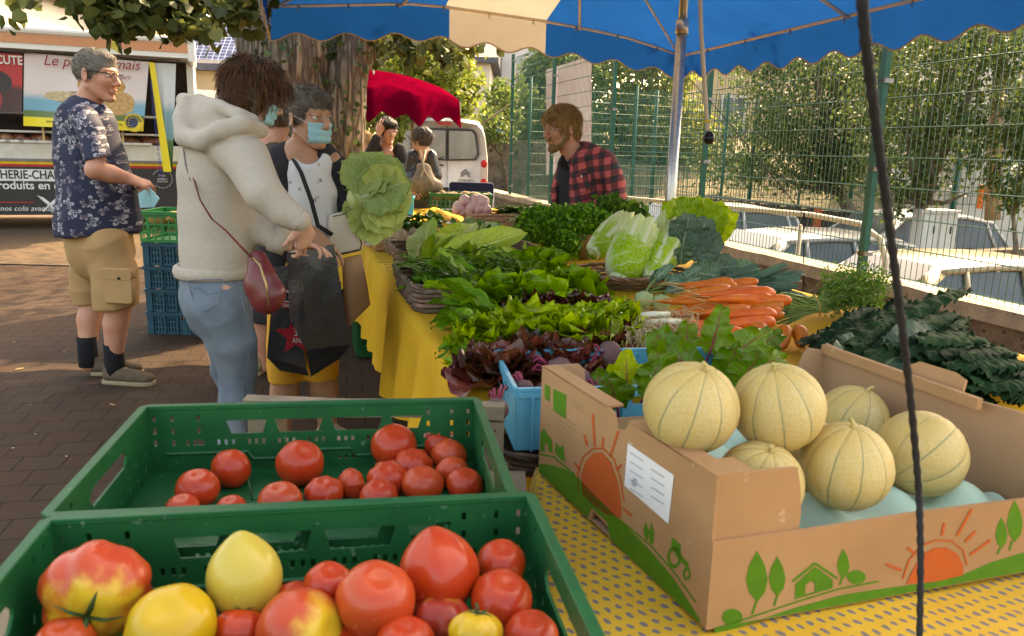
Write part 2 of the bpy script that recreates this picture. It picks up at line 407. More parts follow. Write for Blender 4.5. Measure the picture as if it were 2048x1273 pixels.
a,b=W(-8,FV+.12),W(60,FV+.12)
polyplate('ground',[(-60,-12),(a[0],a[1]),(b[0],b[1]),(-60,60)],0.0,paver_mat(),kind='structure')
asph=M('asphalt',(.16,.145,.12),(.11,.10,.085),.85,3,.4,90,speck=((.28,.25,.2),60,.66))
polyplate('lower_road',[(-10,-30),(400,-30),(400,400),(-300,400),(-300,61),(-14,59)],-1.12,asph,kind='structure')
mb=MB();mb.box((-30,8.0,.004),(-1.0,8.06,.012));ob('kerb_strip',mb,M('kerbstone',(.05,.04,.033),None,.8,20,.3),kind='structure')
# leaf litter and crumbs on the paving
lit=MB()
for i in range(90):
 x,y=rng.uniform(-3.6,-.3),rng.uniform(1.8,7.5);s_=rng.uniform(.003,.008)if i>14 else rng.uniform(.012,.026)
 k=5;an=np.sort(rng.uniform(0,6.28,k));lit.add([(x+s_*math.cos(t)*1.3,y+s_*math.sin(t),.004+rng.uniform(0,s_*.5))for t in an],[tuple(range(k))],tone=rng.uniform(0,1))
ob('fallen_leaf_litter',lit,M('litter',(.5,.36,.16),(.3,.2,.08),.7,60,tone=.6),kind='stuff',label='small dry leaf fragments scattered on the brown pavers')
# ---------- low retaining wall under the fence ----------
wallm=M('old_concrete',(.20,.155,.115),(.115,.09,.068),.9,5,.9,26,.02,speck=((.06,.045,.035),14,.62))
copm=M('coping_concrete',(.34,.28,.20),(.22,.18,.13),.9,7,.8,40,.01,speck=((.12,.095,.07),22,.64))
def rowbox(mbx,u0,u1,v0,v1,z0,z1,n=1):
 for i in range(n):
  ua,ub=u0+(u1-u0)*i/n,u0+(u1-u0)*(i+1)/n
  P=[W(ua,v0,z0),W(ub,v0,z0),W(ub,v1,z0),W(ua,v1,z0),W(ua,v0,z1),W(ub,v0,z1),W(ub,v1,z1),W(ua,v1,z1)]
  mbx.add(P,[(0,3,2,1),(4,5,6,7),(0,1,5,4),(1,2,6,5),(2,3,7,6),(3,0,4,7)])
def roughen(me,amp,f,cuts=0):
 import bmesh
 bm=bmesh.new();bm.from_mesh(me)
 if cuts:bmesh.ops.subdivide_edges(bm,edges=bm.edges[:],cuts=cuts,use_grid_fill=True)
 co=np.array([v.co[:]for v in bm.verts]);d=np.stack([wob(co,f,3,k)for k in range(3)],-1)*amp
 for v,q in zip(bm.verts,d):v.co+=Vector(q)
 bm.to_mesh(me);bm.free();return me
wl=thing('low_wall','rough brown concrete wall with pale coping under the green mesh fence','wall',W(5,FV,0))
mb=MB();rowbox(mb,-1,16.9,FV-.09,FV+.12,-1.2,.37,18);ob('wall_face',roughen(mb.mesh('wall_face',False),.02,5,3),wallm,wl,True)
mb=MB();rowbox(mb,-1,16.9,FV-.13,FV+.15,.37,.46,18);ob('coping',roughen(mb.mesh('coping',False),.010,9,2),copm,wl,True)
# ---------- welded mesh fence ----------
fgreen=M('fence_green',(.007,.095,.062),(.006,.07,.05),.45,3,.05)
clampm=M('fence_clamp',(.25,.25,.24),None,.4,metal=.8)
def meshpanel(u0,u1,v,z0,z1,dv=.05,dh=.2,r=.0028,double=True,fn=W):
 mb=MB();n=int((u1-u0)/dv)
 for i in range(1,n):
  u=u0+(u1-u0)*i/n;mb.tube([fn(u,v,z0),fn(u,v,z1)],r,4,False)
 k=int(round((z1-z0)/dh))
 for j in range(k+1):
  z=z0+.02+(z1-z0-.04)*j/k
  for o_ in((-.008,.008)if double else(0,)):mb.tube([fn(u0,v+o_,z),fn(u1,v+o_,z)],r*1.15,4,False)
 return mb
US=[2.42+2.44*i for i in range(6)]
fence=thing('mesh_fence','tall green welded mesh fence standing on the low concrete wall behind the stall','fence',W(5,FV,.46))
for i,u in enumerate(US):
 mb=MB()
 M4=np.eye(4);M4[:3,0]=UDIR;M4[:3,1]=VDIR*-1;M4[:3,2]=(0,0,1);M4[:3,3]=W(u,FV-.03,0)
 mb.box((-.028,-.022,.44),(.028,.022,2.98),M4);p_=ob('fence_post',mb,fgreen,fence,True,smooth=False)
 for z in(.6,1.2,1.8,2.4,2.85):
  mb=MB();mb.box((-.045,.022,z),(.045,-.045,z+.03),M4);ob('clamp',mb,clampm,p_,True,smooth=False)
 if i<5:ob('mesh_panel',meshpanel(u+.03,u+2.41,FV+.01,.47,2.93),fgreen,fence,True,smooth=False)
ob('mesh_panel',meshpanel(US[0]-2.41,US[0]-.03,FV+.01,.47,2.93),fgreen,fence,True,smooth=False)
# second court fence beyond the road
def W2(u,v,z):return np.array([u,v-.12*u,z])
f2=thing('court_fence','green sports court mesh fence far behind, beyond the parked cars','fence',(8,20,-.8))
xs=[1.0+2.3*i for i in range(7)]
for i,x in enumerate(xs):
 mb=MB();mb.tube([W2(x,20,-1.1),W2(x,20,2.75)],.05,6);ob('fence_post',mb,fgreen,f2,True)
 if i<6:ob('mesh_panel',meshpanel(x,xs[i+1],20,.3,2.7,.10,.2,.006,False,W2),fgreen,f2,True,smooth=False)
f3=thing('return_fence','green mesh fence turning away from the far post of the tall fence','fence',W(14.6,4,0))
def W3(u,v,z):return W(14.62+.25*u,4.02+u,z)
for i in range(4):
 mb=MB();mb.tube([W3(.35+2.4*i,0,-1),W3(.35+2.4*i,0,2.6)],.032,6);ob('fence_post',mb,fgreen,f3,True)
 ob('mesh_panel',meshpanel(.35+2.4*i,.35+2.4*(i+1),0,.4,2.45,.07,.2,.0045,False,W3),fgreen,f3,True,smooth=False)
 # white banner tied on the far fence
bm_=M('faded_banner',(.62,.54,.48),(.55,.36,.32),.7,1.4,trans=.2)
P=[aty(1092,140,14.9),aty(1183,112,15.2),aty(1183,338,15.2),aty(1092,350,14.9)]
mb=MB();mb.add([P[0],P[1],P[2],P[3]]+[q+np.array([0,.01,0])for q in P],[(3,2,1,0),(4,5,6,7),(0,1,5,4),(1,2,6,5),(2,3,7,6),(3,0,4,7)])
solo('banner',mb,bm_,'faded pale banner hung behind the mesh fence left of the vendor','banner',smooth=False)
# ---------- tree building ----------
def leaves_at(Pc,size,droop=.3,seed=0,k=6,aspect=.8):
 """one small polygon leaf per row of Pc"""
 r=np.random.default_rng(seed);n=len(Pc)
 X=r.normal(0,1,(n,3));X[:,2]-=droop;X/=np.linalg.norm(X,axis=1)[:,None]
 Y=np.cross(X,r.normal(0,1,(n,3)));Y/=np.linalg.norm(Y,axis=1)[:,None]+1e-9;Z=np.cross(X,Y)
 s_=size*r.uniform(.6,1.25,n)
 if k==4:sh=[(0,0,0),(.5,aspect*.5,.1),(1,0,0),(.5,-aspect*.5,.1)]
 else:sh=[(0,0,0),(.22,aspect*.48,.10),(.66,aspect*.42,.10),(1,0,-.08),(.66,-aspect*.42,.10),(.22,-aspect*.48,.10)]
 V=np.stack([Pc+s_[:,None]*(a*X+b*Y+c*Z)for a,b,c in sh],1).reshape(-1,3)
 return V,np.arange(n*len(sh)).reshape(n,len(sh)),np.repeat(r.uniform(0,1,n),len(sh))
def crown_pts(ells,ncl,per,spread,seed,shell=.55):
 r=np.random.default_rng(seed);out=[]
 vol=np.array([e[1][0]*e[1][1]*e[1][2]for e in ells])**.67;pr=vol/vol.sum()
 for e,c in zip(ells,r.multinomial(ncl,pr)):
  d=r.normal(0,1,(c,3));d/=np.linalg.norm(d,axis=1)[:,None];rad=r.uniform(shell,1.05,c)**.6
  cc=V3(e[0])+d*rad[:,None]*V3(e[1])
  sp=spread*r.uniform(.5,1.4,c)
  out.append((cc[:,None]+r.normal(0,1,(c,per,3))*sp[:,None,None]).reshape(-1,3))
 return np.concatenate(out)
barkm=M('bark',(.19,.145,.10),(.09,.065,.045),.95,9,1.0,30,.02)
def tree(name,label,ells,base,ncl,per,size,spread,mat,seed,trunk_r=.12,k=4,group=None,top=None,keep=None):
 t=thing(name,label,'tree',base,0,group)
 Pc=crown_pts(ells,ncl,per,spread,seed)
 if keep is not None:Pc=Pc[keep(Pc)]
 V,F,tn=leaves_at(Pc,size,.3,seed,k)
 ob('crown',npmesh('crown',V,F,False,tone=tn),mat,t,True)
 mb=MB();r=np.random.default_rng(seed);top=V3(top if top is not None else ells[0][0]);b0=V3(base)
 mid=(b0+top)/2+r.normal(0,.1,3);mb.tube([b0,b0*.7+top*.3,mid,top],[trunk_r,trunk_r*.8,trunk_r*.6,trunk_r*.2],8)
 for e in ells[:6]:
  for j in range(3):
   q=V3(e[0])+r.normal(0,.5,3)*V3(e[1]);mb.tube([mid,(mid+q)/2+r.normal(0,.12,3),q],[trunk_r*.45,trunk_r*.25,trunk_r*.06],5)
 ob('trunk',mb,barkm,t,True);return t
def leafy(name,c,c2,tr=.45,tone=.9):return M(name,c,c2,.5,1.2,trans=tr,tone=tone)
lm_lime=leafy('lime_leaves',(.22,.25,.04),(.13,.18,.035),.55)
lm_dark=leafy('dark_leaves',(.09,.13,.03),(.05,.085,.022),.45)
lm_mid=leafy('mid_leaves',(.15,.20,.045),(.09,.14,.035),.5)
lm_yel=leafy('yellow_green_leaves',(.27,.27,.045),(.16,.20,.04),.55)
def E(px,py,Y,rx,ry,rz):return(aty(px,py,Y),(rx,ry,rz))
tree('leafy_tree','sunlit yellow-green tree rising behind the red market umbrella',[E(850,170,17.5,1.2,1,1.1),E(800,120,17,1.0,.9,.7),E(888,215,17.5,.7,.8,.8),E(790,235,17,.9,.8,.8),E(860,265,17.5,.9,.8,.5),E(895,130,18,.4,.5,.5)],(-1.6,17.5,0),420,26,.13,.13,lm_lime,3,.12)
tree('shrub','ragged green shrub against the pale wall at the end of the mesh fence',[E(1005,220,21,.5,.6,.7),E(985,255,20,.35,.5,.35),E(1050,200,22,.3,.4,.5)],(-.2,20.5,0),120,24,.11,.10,lm_mid,5,.05)
tree('court_tree','bushy tree behind the far left end of the mesh fence',[E(1105,190,24,1.1,1,1.2),E(1130,150,24,1.3,1,1.2),E(1075,265,23.5,.7,1,.7),E(1120,250,23,1.2,1,.8)],(1.4,24,0),520,24,.13,.15,lm_mid,6,.12)
tree('court_tree','sunlit bushy tree behind the vendor and the mesh fence',[E(1230,170,25,1.5,1,1.5),E(1290,150,25,1.4,1,1.5),E(1220,270,24.5,1.3,1,.8),E(1300,255,24,1.2,1,.9),E(1370,270,24.5,.9,1,.9)],(4.2,25,0),620,24,.15,.17,lm_yel,8,.14)
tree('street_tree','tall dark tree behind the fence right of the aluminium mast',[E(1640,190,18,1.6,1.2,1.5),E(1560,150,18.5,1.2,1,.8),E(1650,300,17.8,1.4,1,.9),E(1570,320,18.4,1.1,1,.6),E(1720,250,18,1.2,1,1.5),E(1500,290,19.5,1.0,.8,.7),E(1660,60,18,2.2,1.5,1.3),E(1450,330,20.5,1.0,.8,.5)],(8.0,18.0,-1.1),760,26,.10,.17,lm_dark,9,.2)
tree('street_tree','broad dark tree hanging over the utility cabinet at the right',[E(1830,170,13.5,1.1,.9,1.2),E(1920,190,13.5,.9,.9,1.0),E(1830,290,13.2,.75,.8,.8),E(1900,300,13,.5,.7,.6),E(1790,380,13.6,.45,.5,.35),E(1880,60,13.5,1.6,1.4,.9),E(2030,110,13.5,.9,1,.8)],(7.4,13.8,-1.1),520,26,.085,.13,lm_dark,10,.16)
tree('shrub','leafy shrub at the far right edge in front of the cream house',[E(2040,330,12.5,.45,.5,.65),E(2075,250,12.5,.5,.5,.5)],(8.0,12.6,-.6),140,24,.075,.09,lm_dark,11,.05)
# ---------- the big lime tree with the leafy branches over the market ----------
bt=thing('lime_tree','big old tree with a deeply furrowed two-stem trunk behind the shoppers','tree',(-2.6,7.2,0))
S=SDF((-4.3,6.2,-.1),(-.9,8.4,3.4),.028);TY=7.2
q=lambda x,y,d=0:aty(x,y,TY+d)
S.chain([q(600,520),q(590,330),q(575,180),q(585,60),q(600,-80)],[.50,.42,.37,.36,.34],.12)
S.chain([q(700,520),q(680,380),q(684,230,-.02),q(698,130,0),q(728,40,.05),q(745,-80,.1)],[.27,.21,.19,.18,.18,.18],.035)
S.chain([q(530,330),q(520,170),q(500,40),q(480,-60)],[.16,.15,.16,.16],.12)
me=S.nets('trunk',1)
def bark(P):
 th=np.arctan2(P[:,1]-TY,P[:,0]+2.3);z=P[:,2]
 r=np.sin(P[:,0]*38+4*wob(P*[1,1,.35],5,2,1)+z*3)*.5+np.sin(P[:,0]*71+5*wob(P*[1,1,.3],8,2,4)+z*5)*.35
 return.030*np.abs(r)-.012+.02*wob(P,3,2,2)
S2=me;displaced(me,bark)
def bark_mat():
 m,N,L,B=newmat('furrowed_bark');tc=nd(N,'ShaderNodeTexCoord').outputs['Object']
 mp=nd(N,'ShaderNodeMapping');L.new(tc,mp.inputs[0]);mp.inputs['Scale'].default_value=(1,1,.16)
 n1=noise(N,L,mp.outputs[0],26,6,.65,.8);n2=noise(N,L,tc,3,3)
 vv=nd(N,'ShaderNodeTexVoronoi',feature='DISTANCE_TO_EDGE');L.new(mp.outputs[0],vv.inputs['Vector']);vv.inputs['Scale'].default_value=17
 h=math_(N,L,'MULTIPLY',ramp(N,L,vv.outputs[0],0,.28),n1)
 col=mixc(N,L,ramp(N,L,h,.12,.5),(.10,.072,.052),(.32,.25,.18))
 col=mixc(N,L,math_(N,L,'MULTIPLY',ramp(N,L,n2,.52,.7),.45),col,(.12,.13,.05))
 L.new(col,B.inputs['Base Color']);B.inputs['Roughness'].default_value=.95;bumpn(N,L,B,h,1.0,.05);return m
ob('trunk',me,bark_mat(),bt,True)
# ivy on the trunk
r_=np.random.default_rng(4);nv=len(me.vertices);co=np.zeros(nv*3);me.vertices.foreach_get('co',co);co=co.reshape(-1,3)+np.array(bt.location)
sel=co[(co[:,1]<TY-.05)&((np.abs(wob(co*[1,1,.5],2.2,2,9))<.055)|(wob(co*[1,1,.7],1.7,2,12)>.38))];sel=sel[r_.choice(len(sel),min(560,len(sel)),False)]
V,F,tn=leaves_at(sel+np.array([0,-.03,0])+r_.normal(0,.012,sel.shape),.055,.6,3,6,1.0)
ob('ivy',npmesh('ivy',V,F,False,tone=tn),leafy('ivy_leaf',(.07,.11,.035),(.04,.07,.025),.25),bt,True)
# leafy branches: visible sprays at the top left, by the white panel, and the crown above the frame
cl=[]
def spray(pts,n,sp,sub=12):
 for(x,y,Y)in pts:
  c0=aty(x,y,Y)
  for j in range(n):
   c1=c0+r_.normal(0,sp,3)*[1.3,1,.8];cl.append(c1+r_.normal(0,.045,(sub,3)))
spray([(240,-14,5.2),(290,20,5.2),(340,10,5.3),(385,14,5.4),(262,25,5.2),(300,26,5.2),(328,36,5.2),(352,22,5.3),(215,10,5.2),(440,0,5.6),(455,30,5.6),(470,5,5.6),(400,-10,5.4),(110,-18,5.1),(165,-15,5.1)],6,.10)
spray([(770,75,7.2),(800,95,7.4),(840,85,7.5),(880,95,7.6),(925,100,7.8),(900,80,7.6),(735,60,7.2)],7,.12)
keepc=[]
for i in range(3400):
 p=np.array([rng.uniform(-7.5,3.5),rng.uniform(3.4,13.5),rng.uniform(3.5,6.3)])
 s_=p-np.array(_s)*(p[2]-2.3)/_s[2];u_,v_=-.27*s_[0]+.963*s_[1],.963*s_[0]+.27*s_[1]
 if wob(p,1.6,2,5)>-.20 and not(.6<u_<6.9 and-.7<v_<3.6):keepc.append(p)
cl.append((np.array(keepc)[:,None]+r_.normal(0,.20,(len(keepc),9,3))).reshape(-1,3))
Pc=np.concatenate(cl)
zc=(Pc-CAMP)@_f;xx=1024+FPX*((Pc-CAMP)@_R)/zc;yy=636.5-FPX*((Pc-CAMP)@_U)/zc
nspray=sum(len(c)for c in cl[:-1]);isp=np.arange(len(Pc))<nspray
out=(yy<-25)|(xx<-60)|((xx>470)&(xx<760)&(yy<90))
Pc=Pc[isp|out]
V,F,tn=leaves_at(Pc,.085,.5,8,6,1.0)
ob('crown',npmesh('crown',V,F,False,tone=tn),leafy('lime_tree_leaf',(.115,.14,.035),(.07,.085,.028),.4),bt,True)
for pts,rr in(([(560,-60),(430,-20),(330,25),(250,40)],.035),([(560,-90),(470,-10),(455,40),(430,55)],.02),([(330,25),(310,55),(325,80)],.012),([(740,-60),(790,60),(880,80),(965,105)],.022),([(420,-20),(290,-15),(170,-18)],.018)):
 P=[aty(x,y,5.5+(x-300)/280)for x,y in pts];mb=MB();mb.tube(P,np.linspace(rr,rr*.3,len(P)),6);ob('branch',mb,barkm,bt,True)
 # ================= buildings =================
glassm=M('window_glass',(.05,.065,.08),(.12,.14,.16),.08,1,spec=.8)
framem=M('white_frame',(.6,.56,.5),None,.5)
def house(name,label,p0,ang,w_,d_,h_,z0,wm,roofm,wins,rise=1.8,wsz=(1.0,1.5),fm=None,over=.3):
 """front lower-left corner p0, front runs along ang; wins = [(x,z)] lower-left corners on the front"""
 t=thing(name,label,'building',(p0[0],p0[1],z0),ang)
 mb=MB();mb.box((0,0,0),(w_,d_,h_));ob('wall',mb,wm,t,smooth=False)
 mb=MB();o=over;V=[(-o,-o,h_),(w_+o,-o,h_),(w_+o,d_+o,h_),(-o,d_+o,h_),(-o,d_/2,h_+rise),(w_+o,d_/2,h_+rise),(-o,-o,h_+.18),(w_+o,-o,h_+.18),(w_+o,d_+o,h_+.18),(-o,d_+o,h_+.18)]
 mb.add(V,[(0,3,2,1),(0,1,7,6),(2,3,9,8),(6,7,5,4),(8,9,4,5),(1,2,8,5,7),(3,0,6,4,9)]);ob('roof',mb,roofm,t,smooth=False)
 for x,z in wins:
  mb=MB();a,b=wsz;e=.09
  for lo,hi in(((x-e,-.06,z-e),(x,.02,z+b+e)),((x+a,-.06,z-e),(x+a+e,.02,z+b+e)),((x,-.06,z+b),(x+a,.02,z+b+e)),((x,-.10,z-e),(x+a,.02,z)),((x+a/2-.03,-.05,z),(x+a/2+.03,.02,z+b))):mb.box(lo,hi)
  wf=ob('window',mb,fm or framem,t,smooth=False)
  mb=MB();mb.box((x,-.02,z),(x+a,.01,z+b));ob('pane',mb,glassm,wf,smooth=False)
 return t
cream=M('cream_render',(.62,.55,.46),(.54,.47,.38),.9,1.5);white=M('white_render',(.78,.76,.72),(.72,.69,.64),.9,1.5)
ochre=M('ochre_render',(.50,.38,.22),(.44,.33,.2),.9,1.5);slate=M('slate',(.11,.11,.12),(.07,.07,.08),.7,6,.3,14)
ochf=M('ochre_stone',(.55,.38,.16),(.45,.30,.13),.8);stone=M('rubble_stone',(.24,.185,.125),(.13,.10,.07),.95,4,1.0,9,.05,speck=((.05,.04,.03),7,.60))
house('corner_house','narrow ochre trimmed facade showing behind the leaves above the food trailer',aty(186,300,24)*[1,1,0],.1,1.0,8,9,0,ochf,slate,[(.2,4.4)],2,(.5,1.6),ochf)
house('stone_house','beige stone house corner at the top left edge with a projecting ledge',(-17.2,19,0),.0,5.0,6,4.75,0,cream,M('stone_ledge',(.3,.25,.2)),[],.2)
sh=house('solar_house','slate roofed house with dark solar panels behind the tree branches',aty(345,300,23)*[1,1,0],.05,5.5,6,3.2,0,ochre,slate,[(3.9,.9)],1.7)
pm,N,L,B=newmat('solar_cells');tc=nd(N,'ShaderNodeTexCoord').outputs['Object'];bk=nd(N,'ShaderNodeTexBrick');L.new(tc,bk.inputs[0]);bk.offset=0
bk.inputs['Scale'].default_value=1;bk.inputs['Brick Width'].default_value=.16;bk.inputs['Row Height'].default_value=.16;bk.inputs['Mortar Size'].default_value=.012
bk.inputs['Color1'].default_value=(.012,.02,.07,1);bk.inputs['Color2'].default_value=(.02,.03,.09,1);bk.inputs['Mortar'].default_value=(.32,.36,.45,1)
L.new(bk.outputs[0],B.inputs[0]);B.inputs['Roughness'].default_value=.25
for i in range(3):
 o_=MB();o_.box((0,0,0),(1.25,1.9,.05));p_=ob('solar_panel',o_,pm,sh,smooth=False);p_.location=(-.25+i*1.32,-.12,3.38);p_.rotation_euler=(math.radians(38),0,0)
house('pale_house','tall pale gabled house beyond the end of the mesh fence',aty(948,290,34)*[1,1,0],.02,4.6,9,7.0,0,M('pale_pink_render',(.68,.60,.55),(.62,.55,.5),.9,1),slate,[],1)
house('grey_house','grey stone house with slate eaves behind the big tree trunk',(-7.5,29,0),0.0,6.5,6,4.2,0,cream,slate,[(1.5,2.0),(4.4,2.0)],1.6)
house('ochre_house','long ochre house with white windows seen through the mesh fence and trees',aty(1385,300,31)*[1,1,0],-.05,10.5,8,5.7,-1.1,ochre,slate,[(1.0+1.75*i,3.2)for i in range(5)]+[(1.0+1.75*i,.9)for i in range(5)],1.4,(.8,1.3))
house('cream_house','cream block house with a dark window at the right edge',aty(1905,300,19)*[1,1,0],-.12,7,7,5.2,-1.1,cream,slate,[(1.0,2.8),(3.2,2.8)],1.5,(.9,1.3),M('dark_frame',(.06,.06,.06)))
# ground rising behind the court
mb=MB();n1,n2=40,12;V=[]
for i in range(n1+1):
 for j in range(n2+1):
  x=-2+i*.4;t=j/n2;y=19.5+9*t;V.append((x+1.5,y,-.4+2.0*min(1,t*1.6)+.18*math.sin(x*1.7+j)+.1*rng.normal()))
mb.add(V,[(i*(n2+1)+j,(i+1)*(n2+1)+j,(i+1)*(n2+1)+j+1,i*(n2+1)+j+1)for i in range(n1)for j in range(n2)])
ob('terrain_bank',mb,M('dry_bank',(.20,.155,.10),(.12,.11,.055),.95,1.6,.9,8,.08),kind='structure')
# rubble wall behind the van
t=thing('rubble_wall','brown rubble stone wall right of the white van','wall',(0,22,0))
mb=MB();mb.box((-3.2,21.5,-.6),(1.6,22,1.55));ob('wall_face',roughen(mb.mesh('w',False),.05,4,7),stone,t,True)
# wooden board fence
t=thing('board_fence','weathered dark board fence on the far side of the parked cars','fence',(5,16.5,-1.1))
pf=[M('board',(.085,.07,.058),(.05,.042,.036),.9,6,.3),M('board_rail',(.2,.18,.15),None,.8)]
mb=MB();r2=np.random.default_rng(3)
xa,xb=aty(1405,400,16.5)[0],aty(1765,400,16.5)[0]
nb=34
for i in range(nb):
 x=xa+(xb-xa)*i/nb;mb.box((x,16.5,-1.1),(x+(xb-xa)/nb-.012,16.53+r2.uniform(0,.01),.42-.008*i+r2.uniform(-.015,.015)))
ob('boards',mb,pf[0],t,True,smooth=False)
mb=MB();mb.tube([(xa,16.45,.46),(xb,16.45,.18)],.028,6);ob('top_rail',mb,pf[1],t,True)
mb=MB();mb.box((aty(1632,400,16.4)[0],16.42,-.12),(aty(1648,400,16.4)[0],16.44,.28));solo('poster',mb,M('orange_poster',(.55,.13,.04)),'small orange poster fixed on the dark board fence','poster',smooth=False)
mb=MB();mb.box((aty(1436,400,16.4)[0],16.42,-.1),(aty(1458,400,16.4)[0],16.44,.34));solo('notice_board',mb,M('notice',(.5,.52,.55)),'pale blue-white notice fixed at the left end of the board fence','notice',smooth=False)
# hand rail just behind the fence
rl=M('galvanised_beige',(.42,.36,.25),(.33,.28,.2),.6,12,.1)
t=thing('handrail','beige tubular handrail curving down at its end just behind the mesh fence','railing',W(8,4.55,0))
mb=MB();mb.tube([W(13,4.5,.62),W(10,4.5,.68),W(6.2,4.5,.78),W(5.55,4.5,.76),W(5.3,4.5,.66),W(5.22,4.5,.5),W(5.2,4.5,-1.1)],.024,8);ob('rail',mb,rl,t,True)
for u in(6.35,7.75,9.2,10.8,12.4):
 mb=MB();mb.tube([W(u,4.5,-1.1),W(u,4.5,.68)],.02,6);ob('post',mb,rl,t,True)
 # stone terrace, utility cabinet, pole, sign, weeds
mb=MB();mb.box((7.0,14.2,-1.1),(16,14.8,-.25));mb.box((7.9,13.6,-1.1),(16,14.2,-.55));solo('terrace_wall',roughen(mb.mesh('w',False),.06,3,8),stone,'dark stone terrace wall behind the weeds at the right edge','wall')
mb=MB();mb.box((7.5,13.0,-1.1),(16,13.25,-.95));ob('far_kerb',mb,copm,kind='structure')
cx0,cx1=aty(1842,450,13.2)[0],aty(1914,450,13.2)[0];czb,czt=aty(1880,500,13.2)[2],aty(1880,421,13.2)[2]
t=thing('utility_cabinet','pale grey roadside utility cabinet with two doors behind the mesh fence','cabinet',(cx0,13.2,-1.1))
cab=M('cabinet_grey',(.52,.52,.48),(.46,.46,.42),.6,4)
mb=MB();mb.box((cx0,13.2,-1.1),(cx1,13.55,czt-.05));ob('body',mb,cab,t,True,smooth=False)
mb=MB();mb.box((cx0-.03,13.16,czt-.05),(cx1+.03,13.6,czt));ob('lid',mb,cab,t,True,smooth=False)
for k in range(2):
 a=cx0+.02+k*(cx1-cx0-.04)/2;mb=MB();mb.box((a,13.18,-.95),(a+(cx1-cx0-.06)/2,13.205,czt-.07));d=ob('door',mb,cab,t,True,smooth=False)
 mb=MB();mb.box((a+.18,13.165,czt-.38),(a+.2,13.185,czt-.26));ob('handle',mb,M('black_plastic',(.02,.02,.02)),d,True,smooth=False)
mb=MB();mb.tube([aty(1985,440,14.0),aty(1992,250,14.0),aty(2004,60,14)],[.13,.11,.09],10);solo('utility_pole',mb,M('pole_wood',(.30,.22,.13),(.22,.16,.1),.9,5),'weathered wooden utility pole right of the cabinet','pole')
mb=MB();p0,p1=aty(1957,418,13.7),aty(1972,370,13.7);mb.box((p0[0],13.7,p0[2]),(p1[0],13.78,p1[2]));solo('roadworks_sign',mb,M('orange_sign',(.62,.16,.03)),'narrow orange sign board fixed beside the wooden pole','sign',smooth=False)
wd=MB();r2=np.random.default_rng(8)
for i in range(26):
 x=r2.uniform(7.0,7.75);y=r2.uniform(12.6,13.0);h=r2.uniform(.3,.62);l=r2.normal(0,.06,2)
 P=[(x,y,-1.1+.15),(x+l[0]*.5,y+l[1]*.5,-.95+h*.6),(x+l[0],y+l[1],-.95+h)];wd.tube(P,[.006,.005,.002],4,tone=r2.uniform())
 for j in range(14):
  p=V3(P[1])+(V3(P[2])-V3(P[1]))*r2.uniform(-.3,1)+r2.normal(0,.012,3);wd.box(p-.008,p+.012,tone=r2.uniform())
ob('dry_weeds',wd,M('dry_weed',(.42,.30,.10),(.3,.25,.08),.8,tone=.8),kind='stuff',smooth=False)
P=crown_pts([((7.6,12.9,-.95),(1.3,.35,.14)),((10,13.1,-.95),(1.6,.3,.15))],130,14,.06,5);V,F,tn=leaves_at(P,.07,-.3,2,4)
ob('verge_grass',npmesh('g',V,F,False,tone=tn),lm_yel,kind='stuff')
